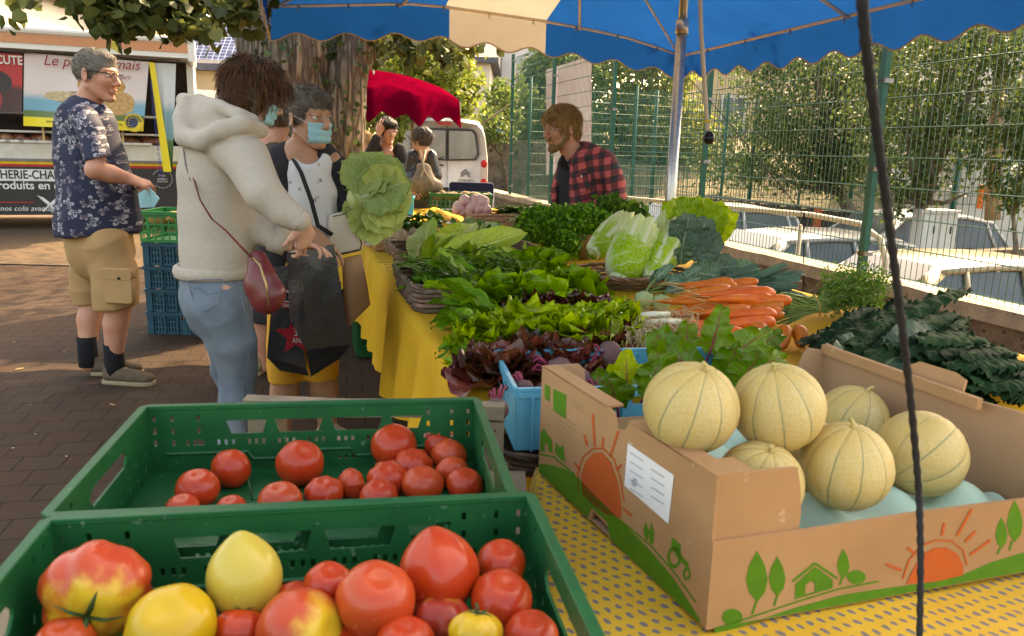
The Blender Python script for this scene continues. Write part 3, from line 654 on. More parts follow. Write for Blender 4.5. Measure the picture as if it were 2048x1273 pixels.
# ================= parked cars beyond the fence =================
tyre=M('rubber',(.02,.02,.02),None,.8);cglass=M('car_glass',(.035,.045,.05),(.06,.07,.07),.15,2,spec=.35)
def car(label,u,v,paint,L_=4.1,wd=1.72,H_=1.42,z0=-1.12,grp='cars parked nose to the low wall',van=0):
 t=thing('parked_car',label,'car',W(u,v,z0),STALL_ROT,grp)
 hw=wd/2;x0,x1=-L_/2,L_/2
 S=SDF((x0-.1,-hw-.1,.1),(x1+.1,hw+.1,H_+.1),.05)
 st=[(x0+.28,.52,.24),(x0+.9,.58,.30),(0,.60,.34),(x1-.3,.62,.34)]
 for y in(-hw+.36,0,hw-.36):S.chain([(a,y,b)for a,b,c in st],[c*1.05 for a,b,c in st],.15)
 me_=S.nets('body',3);me_.transform(Matrix.Diagonal((1,1,1,1)))
 ob('body',me_,paint,t)
 # greenhouse: loft of rounded section rings
 mb=MB();zr=H_;zb=.86
 xs_=[(x0+1.0,zb),(x0+1.72,zr-.05),(x0+2.3,zr),(x1-1.0,zr-.02),(x1-.35,zr-.12),(x1-.06,zb)]
 V=[]
 m_=9
 for x,z in xs_:
  top=z>zb+.1
  for j in range(m_):
   s_=-1+2*j/(m_-1);yy_=s_*(hw-.20)*(1 if top else 1.08);zz=z-(.10*abs(s_)**4 if top else 0);V.append((x,yy_,zz))
 F=[(i*m_+j,(i+1)*m_+j,(i+1)*m_+j+1,i*m_+j+1)for i in range(len(xs_)-1)for j in range(m_-1)]
 mb.add(V,F);
 for sg in(-1,1):
  yb,yt=sg*(hw-.03),sg*(hw-.20)
  for(xa_,za_),(xb_,zb_)in(((x0+1.0,zb),(x0+1.72,zr-.15)),((x0+1.95,zb),(x0+1.98,zr-.1)),((x0+2.75,zb),(x0+2.72,zr-.1)),((x1-.42,zb),(x1-.55,zr-.17)),((x1-.1,zb),(x1-.38,zr-.22))):
   mb.tube([(xa_,yb,za_),(xb_,yt,zb_)],.032,6)
  mb.tube([(x0+1.7,yt,zr-.13),(x0+2.3,yt,zr-.09),(x1-1.0,yt,zr-.1),(x1-.38,yt,zr-.2)],.038,6)
 ob('roof',mb,paint,t)
 mb=MB()
 for sg in(-1,1):
  yb,yt=sg*(hw-.045),sg*(hw-.205)
  mb.add([(x0+1.1,yb,zb),(x1-.1,yb,zb),(x1-.42,yt,zr-.16),(x0+1.75,yt,zr-.12)],[(0,1,2,3)if sg<0 else(3,2,1,0)])
 ob('side_window',mb,cglass,t,smooth=False)
 mb=MB();e=.012;y=hw-.25
 mb.add([(x0+1.02,-y,zb+.03),(x0+1.02,y,zb+.03),(x0+1.68,y*.96,zr-.08),(x0+1.68,-y*.96,zr-.08)]+[],[(3,2,1,0)]);V_=mb.v[0];V_[:,0]-=e;V_[:,2]+=e
 ob('windscreen',mb,cglass,t,smooth=False)
 for xx_ in(x0+.78,x1-.75):
  for sg in(-1,1):
   mb=MB();Mw=TR((xx_,sg*(hw-.10),.31),0,math.pi/2);mb.lathe([(.01,-.09),(.2,-.09),(.3,-.1),(.31,-.05),(.31,.05),(.3,.1),(.2,.09),(.01,.09)],20,Mw);wh=ob('wheel',mb,tyre,t)
   mb=MB();mb.lathe([(.01,-.105),(.18,-.1),(.19,-.09),(.19,.09),(.18,.1),(.01,.105)],14,Mw);ob('rim',mb,clampm,wh)
 return t
def paint(n,c,r=.28):return M(n,c,tuple(x*.92 for x in c),r,2,coat=.6)
car('champagne hatchback parked behind the rightmost fence post',7.25,6.75,paint('champagne_paint',(.27,.21,.12)))
car('silver rounded car parked between the champagne car and a white one',9.85,6.7,paint('silver_paint',(.24,.24,.22)))
car('white tall car parked farthest along the row, near the mast',12.35,6.5,paint('white_paint',(.38,.38,.36)),H_=1.62)
car('white car standing nearest the far board fence',12.6,10.9,paint('white_paint',(.38,.38,.36)),H_=1.5)
# ================= canopy over the stall =================
def canopy_fabric(nm,c,tr=.45):return M(nm,c,tuple(x*.86 for x in c),.75,2.2,.15,90,.002,trans=tr,spec=0.0)
blue=canopy_fabric('blue_canvas',(.001,.048,.19),.38);crm=canopy_fabric('cream_canvas',(.30,.265,.22),.35);pip=M('piping',(.45,.38,.33),None,.7)
K=aty(1365,110,7.0);uK,vK=-.27*K[0]+.963*K[1],.963*K[0]+.27*K[1]
def far_edge(v):
 vs=[vK-3.42,vK-2.4,vK-2.17,vK-1.28,vK-.6,vK];zs=[0]*6
 pts=[(540,10),(831,5),(892,12),(1100,42),(1239,69),(1365,110)]
 P=[]
 for x,y in pts:
  d=ray(x,y);s_=(uK-W(0,0)[0])
  n=UDIR;t_=((n@(W(uK,0)-CAMP*[1,1,0])))/(n@d);p=CAMP+d*t_;P.append((.963*p[0]+.27*p[1],p[2]))
 P=np.array(P);return np.interp(v,P[:,0],P[:,1]),P
_,PE=far_edge(0);vL=PE[0,0];vW0,vW1=PE[2,0],PE[3,0]-.03
U0=1.0
def eh(u,v):
 base=np.interp(v,PE[:,0],PE[:,1]);f=np.clip((uK-u)/3,0,1);base=base*(1-f)+(2.12)*f
 d=min((uK-u),(u-U0),(v-vL),(vK-v));return base+.62*min(1,max(d,0)/1.6)-.02*math.sin(math.pi*min(1,max(d,0)/1.6))
cn=thing('market_canopy','large blue and cream striped market canopy with scalloped edge over the vegetable stall','canopy',W(3,1.6,0))
vs=sorted(set(list(np.linspace(vL,vK,30))+[vW0,vW1]));us=np.linspace(U0,uK,40)
me=bpy.data.meshes.new('roof_fabric');V=[tuple(W(u,v,eh(u,v)))for u in us for v in vs];nv_=len(vs)
F=[(i*nv_+j,i*nv_+j+1,(i+1)*nv_+j+1,(i+1)*nv_+j)for i in range(len(us)-1)for j in range(nv_-1)]
me.from_pydata(V,[],F);me.materials.append(blue);me.materials.append(crm)
for p_ in me.polygons:
 j=(p_.index)%(nv_-1);vm_=(vs[j]+vs[j+1])/2;p_.material_index=1 if vW0<vm_<vW1 or vm_<vL-1 else 0
me.shade_smooth();ob('roof_fabric',me,None,cn,True)
def valance(path,seg,drop0,name='valance',out=(0,0,0)):
 """path: function t(m) -> top point; scalloped lower hem with piping"""
 n=int(seg/.03);T=[i*seg/n for i in range(n+1)];V=[];H=[];rows=7
 for t_ in T:
  p=path(t_);dr=drop0(t_)if callable(drop0)else drop0
  z=dr+.028*math.cos(t_*2*math.pi/.36)
  for k in range(rows):
   a_=k/(rows-1);V.append(p+V3(out)*(a_*.05+.012*math.sin(t_*7+a_))+np.array([0,0,-z*a_]))
  H.append(V[-1])
 F=[(i*rows+k,i*rows+k+1,(i+1)*rows+k+1,(i+1)*rows+k)for i in range(n)for k in range(rows-1)]
 me=bpy.data.meshes.new(name);me.from_pydata([tuple(v)for v in V],[],F);me.materials.append(blue);me.materials.append(crm);me.shade_smooth()
 for p_ in me.polygons:
  i=p_.index//(rows-1);q_=path(T[i]);v_=.963*q_[0]+.27*q_[1];u_=-.27*q_[0]+.963*q_[1]
  if vW0<v_<vW1 and abs(u_-uK)<.05:p_.material_index=1
 o=ob(name,me,None,cn,True);mb=MB();mb.tube(H,.006,5);ob('hem_piping',mb,pip,o,True)
valance(lambda t:W(uK+.01,vL+t,np.interp(vL+t,PE[:,0],PE[:,1])),vK-vL,lambda t:np.interp(t,[0,1.5,2.7,3.3],[.22,.26,.23,.17]))
valance(lambda t:W(uK-t,vK+.01,eh(uK-t,vK)),uK-U0,lambda t:.17+.05*min(1,t/1.5))
valance(lambda t:W(uK-t,vL-.01,eh(uK-t,vL)),uK-U0,.22)
alu=M('white_tube',(.62,.56,.47),(.52,.47,.4),.45,8);alu2=M('aluminium',(.55,.54,.52),(.45,.44,.43),.35,30,metal=.75)
mb=MB();mb.tube([W(uK-.02,v,np.interp(v,PE[:,0],PE[:,1])-.012)for v in np.linspace(vL,vK,14)],.012,8);fb=ob('far_frame_bar',mb,alu,cn,True);fb.name='frame_bar'
mb=MB();mb.tube([W(u,vK-.03,eh(u,vK)-.015)for u in np.linspace(U0,uK,14)],.012,8);ob('frame_bar',mb,alu,cn,True)
mb=MB();mb.tube([W(u,vL+.03,eh(u,vL)-.015)for u in np.linspace(U0,uK,14)],.012,8);ob('frame_bar',mb,alu,cn,True)
for(ua,va,ub,vb)in((uK,vK,uK-1.7,vK-1.7),(uK,vL,uK-1.7,vL+1.7),(uK,(vL+vK)/2+.72,uK-1.7,(vL+vK)/2+.1),(uK,(vL+vK)/2-.72,uK-1.7,(vL+vK)/2-.1),(uK-2.15,vK,uK-2.3,vK-1.7)):
 mb=MB();mb.tube([W(ua-.03 if ua==uK else ua,va if va<vK else va-.03,eh(ua,va)-.03),W((ua+ub)/2,(va+vb)/2,eh((ua+ub)/2,(va+vb)/2)-.05),W(ub,vb,eh(ub,vb)-.06)],.011,6);ob('strut',mb,alu,cn,True)
mb_list=[W(uK-.03,v,np.interp(v,PE[:,0],PE[:,1])-.04)for v in np.linspace(vL+.2,vK-.25,9)]+[W(u,vK-.04,eh(u,vK)-.04)for u in np.linspace(uK-.5,uK-3.2,6)]
for p in mb_list:
 mb=MB();mb.tube([p+[0,0,.03],p+[.008,0,0],p+[0,0,-.012],p+[-.008,0,0],p+[0,0,.03]],.003,5);ob('hook',mb,clampm,cn,True)
a,b=aty(1336,470,4.62),aty(1368,0,4.62);d=(b-a)/(b[2]-a[2])
mb=MB();mb.tube([a+d*(0-a[2]),a+d*(1.95-a[2])],.030,16);mb.tube([a+d*(1.93-a[2]),a+d*(2.0-a[2])],.036,16);mb.tube([a+d*(1.99-a[2]),a+d*(2.62-a[2])],.024,16);ob('mast',mb,alu2,cn,True)
t=thing('hanging_leg','thin white canopy leg with a black ball foot hanging right of the mast','canopy leg',aty(1418,275,3.9))
mb=MB();mb.tube([aty(1399,-60,3.9),aty(1402,60,3.9),aty(1415,262,3.9)],.0105,10);ob('tube',mb,alu,t,True)
mb=MB();mb.lathe([(.001,-.03),(.016,-.026),(.026,-.012),(.028,0),(.026,.012),(.016,.026),(.010,.032)],16,TR(aty(1418,277,3.9)));ob('ball_foot',mb,M('black_gloss',(.012,.012,.012),None,.2),t,True)
mb=MB();mb.lathe([(.012,-.006),(.02,-.004),(.02,.004),(.012,.006)],12,TR(aty(1414,243,3.9)));ob('collar',mb,M('yellow_plastic',(.6,.42,.06)),t,True)
blk=M('black_cord',(.012,.012,.013),(.02,.02,.02),.8,60)
mb=MB();g=[K+V3([0,0,-.10])+VDIR*-.02,aty(1440,225,6.7),aty(1530,335,6.5),aty(1608,430,6.35)];mb.tube(g,.0035,5)
mb.tube([aty(1608,425,6.35),aty(1604,445,6.35),aty(1608,460,6.35),aty(1613,445,6.35),aty(1608,425,6.35),aty(1607,520,6.3),aty(1606,610,6.25)],.0042,5)
solo('guy_cord',mb,blk,'thin black cord running from the canopy corner down to the low wall','cord')
mb=MB();P=np.array([W(1.03,.75,2.1),aty(1716,-140,.66),aty(1728,60,.68),aty(1752,250,.72),aty(1776,430,.76),aty(1800,620,.80),aty(1822,800,.85),aty(1838,980,.88),aty(1842,1120,.86),aty(1838,1330,.84)])
Pi=np.stack([np.interp(np.linspace(0,9,160),range(10),P[:,i])for i in range(3)],-1)
for _ in range(30):Pi[1:-1]=.5*Pi[1:-1]+.25*(Pi[:-2]+Pi[2:])
rr=(.0042+.0006*np.sin(np.arange(160)*1.9))*np.linspace(1.15,.85,160)
mb.tube(Pi,rr,10);solo('black_rope',mb,blk,'thick black braided rope hanging down in front of the melon box','rope')
# ================= butcher's trailer =================
TA=math.radians(20);TP=aty(392,250,12.0);TP[2]=0
ex=V3([math.cos(TA),math.sin(TA),0]);ey=V3([-math.sin(TA),math.cos(TA),0])
def TW(px_,py_,off=0.0):
 p=onpl(px_,py_,TP-ey*off,ey)-TP;return np.array([p@ex,p@ey,p[2]])
tr=thing('food_trailer','butcher sales trailer with open counter, black lettered skirt and peach top band','trailer',TP,TA)
blackp=M('black_panel',(.035,.033,.032),(.028,.026,.025),.4,1);whitep=M('white_panel',(.72,.70,.66),(.66,.64,.6),.4,1,coat=.3)
peach=M('peach_band',(.62,.27,.14),(.56,.25,.13),.5,1);cream2=M('counter_cream',(.62,.57,.48),(.52,.47,.38),.4,6)
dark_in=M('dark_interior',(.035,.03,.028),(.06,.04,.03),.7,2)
x0=-6.2;zt=TW(390,105)[2]+.02
h_=lambda y,x=150:TW(x,y)[2]
mb=MB();mb.box((x0,.7,.3),(-.02,2.2,zt-.05));mb.box((-.09,0,.3),(0,.7,zt-.05));mb.box((x0,.0,zt-.05),(0,2.2,zt));mb.box((x0,0,.3),(-.09,.7,.42));ob('body',mb,[whitep],tr,smooth=False)
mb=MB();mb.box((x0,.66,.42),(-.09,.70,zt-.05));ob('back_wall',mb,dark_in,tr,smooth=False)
za,zb=h_(430),h_(335)
mb=MB();mb.box((x0,-.03,za),(-.0,.0,zb));ob('skirt_panel',mb,blackp,tr,smooth=False)
mb=MB();mb.box((x0,-.035,zb),(0,.0,zb+.035));sk=ob('red_stripe',mb,M('stripe_red',(.5,.03,.02),None,.4),tr,smooth=False)
mb=MB();mb.box((x0,-.035,zb+.035),(0,.0,zb+.075));ob('yellow_stripe',mb,M('stripe_yellow',(.75,.48,.03),None,.4),tr,smooth=False)
mb=MB();mb.box((x0,-.06,zb+.075),(0,.05,zb+.11));ob('ledge',mb,M('ledge_grey',(.2,.19,.17),None,.5),tr,smooth=False)
zc=h_(288)
mb=MB();mb.add([(x0,-.04,zb+.11),(-.09,-.04,zb+.11),(-.09,.05,zc),(x0,.05,zc),(x0,.5,zc),(-.09,.5,zc),(x0,.5,zb+.11),(-.09,.5,zb+.11)],[(0,1,2,3),(3,2,5,4),(1,7,5,2),(0,3,4,6)]);ob('counter_front',mb,cream2,tr,smooth=False)
mb=MB();mb.box((x0,.08,h_(268)),(-.09,.45,h_(264)));mb.box((x0,.04,h_(231)),(-.09,.5,h_(227)));ob('glass_shelf',mb,whitep,tr,smooth=False)
for x in(-4.1,-3.02,-2.0,-1.0):
 mb=MB();mb.box((x,.02,zc),(x+.025,.05,h_(228)));ob('shelf_bracket',mb,M('brass',(.45,.35,.18),None,.3,metal=.8),tr,smooth=False)
 # awning top band
zq=TW(150,99,.55)[2]
mb=MB();mb.box((x0,-.55,zt-.16),(0,.1,zt-.13));mb.box((x0,-.55,zt-.13),(.0,-.50,zt-.09));mb.tube([(x0,-.55,zt+.07),(.0,-.55,zt+.07)],.05,10);mb.box((-.04,-.57,zt-.2),(.05,.1,zt+.1));aw=ob('awning',mb,whitep,tr,smooth=False)
mb=MB();mb.box((x0,-.565,zt-.09),(-.04,-.51,zt+.03));ob('peach_band',mb,peach,aw,smooth=False)
mb=MB();mb.box((.02,.6,.3),(1.2,2.0,2.05));ob('cab_box',mb,whitep,tr,smooth=False)
for x in(-4.6,-1.4):
 mb=MB();mb.lathe([(.02,-.1),(.3,-.1),(.32,0),(.3,.1),(.02,.1)],20,TR((x,.4,.32),0,math.pi/2));ob('wheel',mb,tyre,tr)
 # lettering on the skirt (built where it stands, readable in the photo)
def tmat(px_,py_,off=.037):
 p=TW(px_,py_,off);M4=np.eye(4);M4[:3,:3]=np.stack([ex,V3([0,0,1]),-ey],1);M4[:3,3]=TP+ex*p[0]+ey*p[1]+V3([0,0,p[2]]);return M4
whl=M('white_letters',(.72,.70,.66),None,.5);blk2=M('dark_letters',(.03,.03,.03),None,.5);redl=M('dark_red_letters',(.28,.02,.02),None,.5)
p=TW(0,362,.035);q_=TW(0,338,.035)
mb=MB();mb.box((p[0]-.75,-.038,p[2]),(p[0]+1.62,-.032,q_[2]));ob('letter_board',mb,whl,tr,smooth=False)
Mt=tmat(-3,357,.041);Mt[:3,3]-=Mt[:3,0]*.35
text('BOUCHERIE-CHARCUTERIE','lettering',Mt,.165,blk2,tr,sx=.80,bold=.003)
Mt=tmat(-8,378,.035);Mt[:3,3]-=Mt[:3,0]*.06
text('Produits en direct','lettering',Mt,.155,whl,tr,sx=1.0,bold=.003)
text('nos colis avantageux','lettering',tmat(0,422,.035),.098,whl,tr,shear=.25)
mb=MB();a,b=TW(0,405,.034),TW(68,406,.034);mb.box((a[0]-1,-.036,a[2]-.006),(b[0],-.031,a[2]+.006));ob('red_line',mb,sk.data.materials[0],tr,smooth=False)
for k,(xa,ya,xb,yb)in enumerate(((74,391,112,421),(122,389,86,423))):
 a,b=TW(xa,ya,.035),TW(xb,yb,.035);d=nrm(b-a);n_=V3([-d[2],0,d[0]]);l_=np.linalg.norm(b-a)
 mb=MB();prof=[(0,0),(.25*l_,.03),(.66*l_,.032),(.66*l_,.01),(l_,.014),(l_,-.014),(.62*l_,-.012),(.3*l_,-.01)]
 mb.add([a+d*s_+n_*w__ for s_,w__ in prof]+[a+d*s_+n_*w__+V3([0,-.003,0])for s_,w__ in prof],[tuple(range(8)),tuple(range(15,7,-1))]);ob('knife_print',mb,whl,tr,smooth=False)
for(cx_,cy_,r__)in((325,358,.13),):
 c_=TW(cx_,cy_,.036);mb=MB()
 for i in range(18):
  a_=math.radians(-50+i*280/17-90+10);p=c_+V3([r__*math.cos(a_+math.pi/2*0),0,r__*math.sin(a_)]);t_=V3([-math.sin(a_),0,math.cos(a_)])
  mb.add([p-t_*.018,p+V3([math.cos(a_),0,math.sin(a_)])*.012,p+t_*.018,p-V3([math.cos(a_),0,math.sin(a_)])*.004],[(0,1,2,3),(3,2,1,0)])
 ob('laurel_print',mb,whl,tr,smooth=False)
 for s_,dy in(('PRIX',0.03),('meilleur',-.015),('boucher',-.05)):
  Mt=tmat(cx_,cy_,.037);Mt[:3,3]+=V3([0,0,dy]);text(s_,'lettering',Mt,.042,whl,tr,align='CENTER')
  # meat in the display
r2=np.random.default_rng(12)
meat=M('red_meat',(.42,.07,.05),(.30,.12,.09),.35,12,.3,coat=.4,tone=.8);ham=M('ham',(.58,.28,.20),(.5,.16,.1),.4,6,coat=.3,tone=.6);och=M('cheese_orange',(.62,.28,.05),None,.4)
def TL(p):return TP+ex*p[0]+ey*p[1]+V3([0,0,p[2]])
for i,px_ in enumerate(list(range(4,100,12))+list(range(245,330,14))):
 p=TW(px_,288,-.2);p[2]=zc+.0;mb=MB();rr=r2.uniform(.06,.10);kind=i%3
 if kind==1:mb.lathe([(0.001,0),(rr*.8,.005),(rr,rr*.5),(rr*.75,rr*1.0),(.001,rr*1.2)],14,TR(TL(p),r2.uniform(0,3),0,.2))
 elif kind==0:mb.tube([TL(p)+V3([-.09,0,.05]),TL(p)+V3([-.03,.02,.07]),TL(p)+V3([.05,0,.06]),TL(p)+V3([.1,0,.05])],[.02,.05,.05,.02],12)
 else:[mb.lathe([(.001,0),(rr,.003),(rr*1.05,.012),(.001,.016)],14,TR(TL(p)+V3([j*.03-.05,0,.02+.012*j]),0,.9+.1*j))for j in range(4)]
 solo('cured_meat',mb,[meat,ham,meat][kind]if px_<110 else meat,(['dark sausage','pink ham','sliced red meat'][kind]+' in the trailer display left of the man, '+ORD[i])if px_<110 else 'red meat cut in the trailer display right of the man, '+ORD[i-8],'meat','meat in the trailer display')
for i,px_ in enumerate((8,34,62,90,250,285)):
 p=TW(px_,300,-.1);p[2]=zc;mb=MB();V_,F_=poly2d([rect(-.13,-.09,.13,.09,.02)],.03,.004);mb.add(xf(TR(TL(p)+V3([0,0,.015]),TA),V_),F_)
 solo('display_tray',mb,whitep,'shallow white tray on the trailer counter front, '+ORD[i],'tray','white trays on the trailer counter')
 # banners on the awning
def cloth(name,label,pts,mat,cat='banner',nx=14,nz=10,wav=.025,group=None):
 """pts: four world corners TL,TR,BR,BL"""
 A,B_,C_,D_=[V3(p)for p in pts];n_=nrm(np.cross(B_-A,D_-A));V=[];uv=[]
 for j in range(nz+1):
  for i in range(nx+1):
   s_,t_=i/nx,j/nz;p=(A*(1-s_)+B_*s_)*(1-t_)+(D_*(1-s_)+C_*s_)*t_
   V.append(p+n_*wav*(math.sin(s_*9+t_*2)+.6*math.sin(s_*17+t_*5+1))*(.3+t_));uv.append((s_,1-t_))
 F=[(j*(nx+1)+i,j*(nx+1)+i+1,(j+1)*(nx+1)+i+1,(j+1)*(nx+1)+i)for j in range(nz)for i in range(nx)]
 V=np.array(V);m0=len(V);mb=MB();mb.add(V,F,np.array(uv));mb.add(V+n_*.002,[f[::-1]for f in F],np.array(uv))
 me=mb.mesh(name);o=ob(name,me,mat,None,'center',label=label,cat=cat,group=group);return o
def banner_mat(name,bands,shapes=()):
 """bands: (v_top, colour) from the bottom; shapes: (u,v,ru,rv,colour,rot)"""
 m,N,L,B=newmat(name);uv=nd(N,'ShaderNodeUVMap').outputs[0];sp=nd(N,'ShaderNodeSeparateXYZ');L.new(uv,sp.inputs[0]);u,v=sp.outputs[0],sp.outputs[1]
 nz=noise(N,L,uv,9,4);vv=math_(N,L,'ADD',v,math_(N,L,'MULTIPLY_ADD',nz,.05,-.025));col=bands[0][1]
 for(t_,_),(_,c)in zip(bands[:-1],bands[1:]):col=mixc(N,L,ramp(N,L,vv if t_>.2 else v,t_-.01-.06*(t_>.3),t_+.01+.06*(t_>.3),True),col,c)
 for(a,b,ra,rb,c)in shapes:
  du=math_(N,L,'DIVIDE',math_(N,L,'SUBTRACT',u,a),ra);dv=math_(N,L,'DIVIDE',math_(N,L,'SUBTRACT',v,b),rb)
  d=math_(N,L,'ADD',math_(N,L,'ADD',math_(N,L,'MULTIPLY',du,du),math_(N,L,'MULTIPLY',dv,dv)),math_(N,L,'MULTIPLY_ADD',nz,.25,-.12))
  cc=mixc(N,L,ramp(N,L,noise(N,L,uv,30,4),.35,.6),c,tuple(x*.62 for x in c));col=mixc(N,L,ramp(N,L,d,1.0,.93),col,cc)
 L.new(col,B.inputs[0]);B.inputs['Roughness'].default_value=.45;return m
def TWp(x,y,off):return TL(TW(x,y,off))
bmat=banner_mat('pate_banner',[(.13,(.75,.60,.02)),(.22,(.10,.16,.05)),(.42,(.12,.33,.42)),(1,(.62,.54,.52))],((.62,.62,.2,.16,(.55,.28,.06)),(.45,.42,.22,.10,(.34,.26,.13)),(.30,.44,.14,.07,(.60,.46,.25)),(.78,.38,.13,.17,(.62,.36,.13)),(.895,.115,.055,.082,(.02,.03,.10))))
bn=cloth('banner','pale banner with bread rolls, hills and yellow strip hung on the trailer',[TWp(48,106,.42),TWp(298,124,.42),TWp(287,263,.42),TWp(46,252,.42)],bmat)
def bl(s_,px_,py_,size,m,**k):
 Mt=tmat(px_,py_,.47);text(s_,'lettering',Mt,size,m,bn,**k)
Mt=tmat(86,130,.48);text('Le pâté gaumais','lettering',Mt,.185,redl,bn,shear=.3,sx=.98)
Mt=tmat(236,158,.48);text('feestaart','lettering',Mt,.085,redl,bn,shear=.3,align='CENTER');Mt=tmat(92,246,.48);text('www.','lettering',Mt,.07,blk2,bn);Mt=tmat(232,252,.48);text('.be','lettering',Mt,.07,blk2,bn)
c_=TWp(268,246,.47);mb=MB()
for i in range(12):
 a_=i*math.pi/6;p=c_+ex*.07*math.cos(a_)+V3([0,0,.07*math.sin(a_)])-ey*.01;mb.box(p-.007,p+.007)
V_,F_=poly2d([ellp(0,0,.125,.125,30),ellp(0,0,.10,.10,30)],.004);Mr=np.eye(4);Mr[:3,:3]=np.stack([ex,V3([0,0,1]),-ey],1);Mr[:3,3]=c_-ey*.005;mb.add(xf(Mr,V_),F_)
ob('emblem',mb,M('emblem_gold',(.62,.42,.04),None,.5),bn,True,smooth=False)
bmat2=banner_mat('scenery_banner',[(.3,(.10,.20,.06)),(.6,(.16,.32,.34)),(1,(.52,.56,.56))],())
cloth('banner','green and pale blue scenery banner hung at the right end of the trailer',[TWp(303,126,.40),TWp(352,128,.40),TWp(345,345,.40),TWp(330,345,.40)],bmat2,wav=.02)
cloth('banner_strip','narrow slanting yellow banner strip with blue web address on the trailer',[TWp(298,124,.45),TWp(309,126,.45),TWp(343,344,.45),TWp(327,344,.45)],banner_mat('yellow_strip',[(1,(.72,.56,.02)),(1.1,(.72,.56,.02))]),nx=3,wav=.004)
st_=bpy.data.objects['banner_strip'];u1=nrm(TWp(326,344,.46)-TWp(303,126,.46));Mt=np.eye(4);Mt[:3,0]=u1;Mt[:3,2]=-ey;Mt[:3,1]=np.cross(-ey,u1);Mt[:3,3]=TWp(303.5,160,.475)-Mt[:3,1]*.03
bll=M('blue_letters',(.03,.05,.2));text('www.soleildegaume.com','lettering',Mt,.075,bll,st_);Mt[:3,3]+=Mt[:3,0]*.80;text('www.province.be','lettering',Mt,.075,bll,st_)
pmat=banner_mat('red_poster',[(.45,(.05,.015,.015)),(1,(.42,.02,.02))],((.55,.5,.3,.22,(.03,.02,.02)),(.5,.2,.2,.25,(.35,.03,.02))))
ps=cloth('poster','red and black poster reading charcuterie at the left edge of the trailer',[TWp(-90,98,.41),TWp(45,110,.41),TWp(44,226,.41),TWp(-90,222,.41)],pmat,'poster',wav=.006)
Mt=tmat(46,130,.43);text('CHARCUTE','lettering',Mt,.155,whl,ps,align='RIGHT',sx=.8,bold=.003)
mb=MB();mb.tube([TWp(x,103+x*.055+2*math.sin(x*.05),.47)for x in range(-20,380,20)],.006,5);solo('rope',mb,blk,'black cord along the top edge of the trailer banners','cord')
# ================= white van =================
vn=thing('parked_van','white van seen from behind with tinted rear windows beyond the stall','van',(-1.45,16.4,0),0.06)
wv=paint('van_white',(.66,.64,.60));vw,vh=1.76,1.86
mb=MB();rings=[]
def vring(y,s_,zt_,dz=0):
 P=[];hw=vw/2*s_
 prof=[(hw*.96,.28),(hw,.42),(hw,.95),(hw*.985,1.15),(hw*.93,1.5),(hw*.86,zt_-.14),(hw*.74,zt_-.04),(hw*.4,zt_),(0,zt_+.01)]
 P=[(x,y,z)for x,z in prof]+[(-x,y,z)for x,z in prof[-2::-1]];return P
for y,s_,zt_ in((-.0,.985,vh-.06),(.05,1,vh),(1.2,1,vh+.02),(2.6,1,vh-.02),(3.2,.96,1.25),(4.2,.9,1.05)):rings.append(vring(y,s_,zt_))
n_=len(rings[0]);V=[p for r in rings for p in r];F=[(i*n_+j,(i+1)*n_+j,(i+1)*n_+j+1,i*n_+j+1)for i in range(5)for j in range(n_-1)]+[tuple(range(n_))[::-1]]
mb.add(V,F);ob('body',mb,wv,vn)
tint=M('tinted_glass',(.16,.17,.15),(.28,.28,.24),.12,1.5,spec=.9);rub=M('black_rubber',(.03,.03,.03),None,.6)
def vplate(name,loops,y0,th,m,par=vn):V_,F_=poly2d(loops,th,.0);Mr=np.eye(4);Mr[:3,:3]=[[1,0,0],[0,0,-1],[0,1,0]];Mr[:3,3]=(0,y0,0);q=MB();q.add(xf(Mr,V_),F_);return ob(name,q,m,par,smooth=False)
vplate('rear_window',[[(-.64,1.08),(.02,1.06),(.02,1.62),(-.55,1.64),(-.62,1.55)]],-.014,.03,tint)
vplate('rear_window',[[(.09,1.06),(.60,1.08),(.66,1.18),(.60,1.55),(.54,1.62),(.09,1.62)]],-.014,.03,tint)
vplate('window_seal',[[(-.67,1.05),(.045,1.03),(.045,1.655),(-.56,1.67),(-.65,1.57)],[(-.64,1.08),(.02,1.06),(.02,1.62),(-.55,1.64),(-.62,1.55)]],-.012,.035,rub)
vplate('window_seal',[[(.065,1.03),(.62,1.05),(.69,1.18),(.63,1.57),(.56,1.655),(.065,1.655)],[(.09,1.06),(.60,1.08),(.66,1.18),(.60,1.55),(.54,1.62),(.09,1.62)]],-.012,.035,rub)
vplate('door_gap',[[(.052,.35),(.058,.35),(.058,1.72),(.052,1.72)]],-.006,.012,rub)
vplate('brake_light',[[(-.15,1.74),(.13,1.74),(.13,1.77),(-.15,1.77)]],-.004,.02,M('lamp_red',(.55,.02,.02),None,.2))
vplate('door_handle',[[(-.2,.93),(-.02,.92),(-.02,.95),(-.2,.97)]],-.03,.04,rub)
vplate('bumper',[[(-.86,.25),(.86,.25),(.84,.5),(-.84,.5)]],-.05,.12,rub)
vplate('number_plate',[[(-.45,.72),(-.02,.72),(-.02,.82),(-.45,.82)]],-.02,.02,whl)
em=vplate('emblem',[[(.33,.80),(.42,.88),(.51,.80),(.51,.765),(.42,.845),(.33,.765)]],-.01,.02,clampm)
vplate('emblem',[[(.33,.74),(.42,.82),(.51,.74),(.51,.705),(.42,.785),(.33,.705)]],-.01,.02,clampm)
Mr=np.eye(4);a_=.06;Mr[:3,:3]=[[math.cos(a_),0,math.sin(a_)],[math.sin(a_),0,-math.cos(a_)],[0,1,0]];Mr[:3,3]=V3(vn.location)+V3([.27,-.005,.62]);text('CITROËN','lettering',Mr,.075,clampm,vn,extrude=.004)
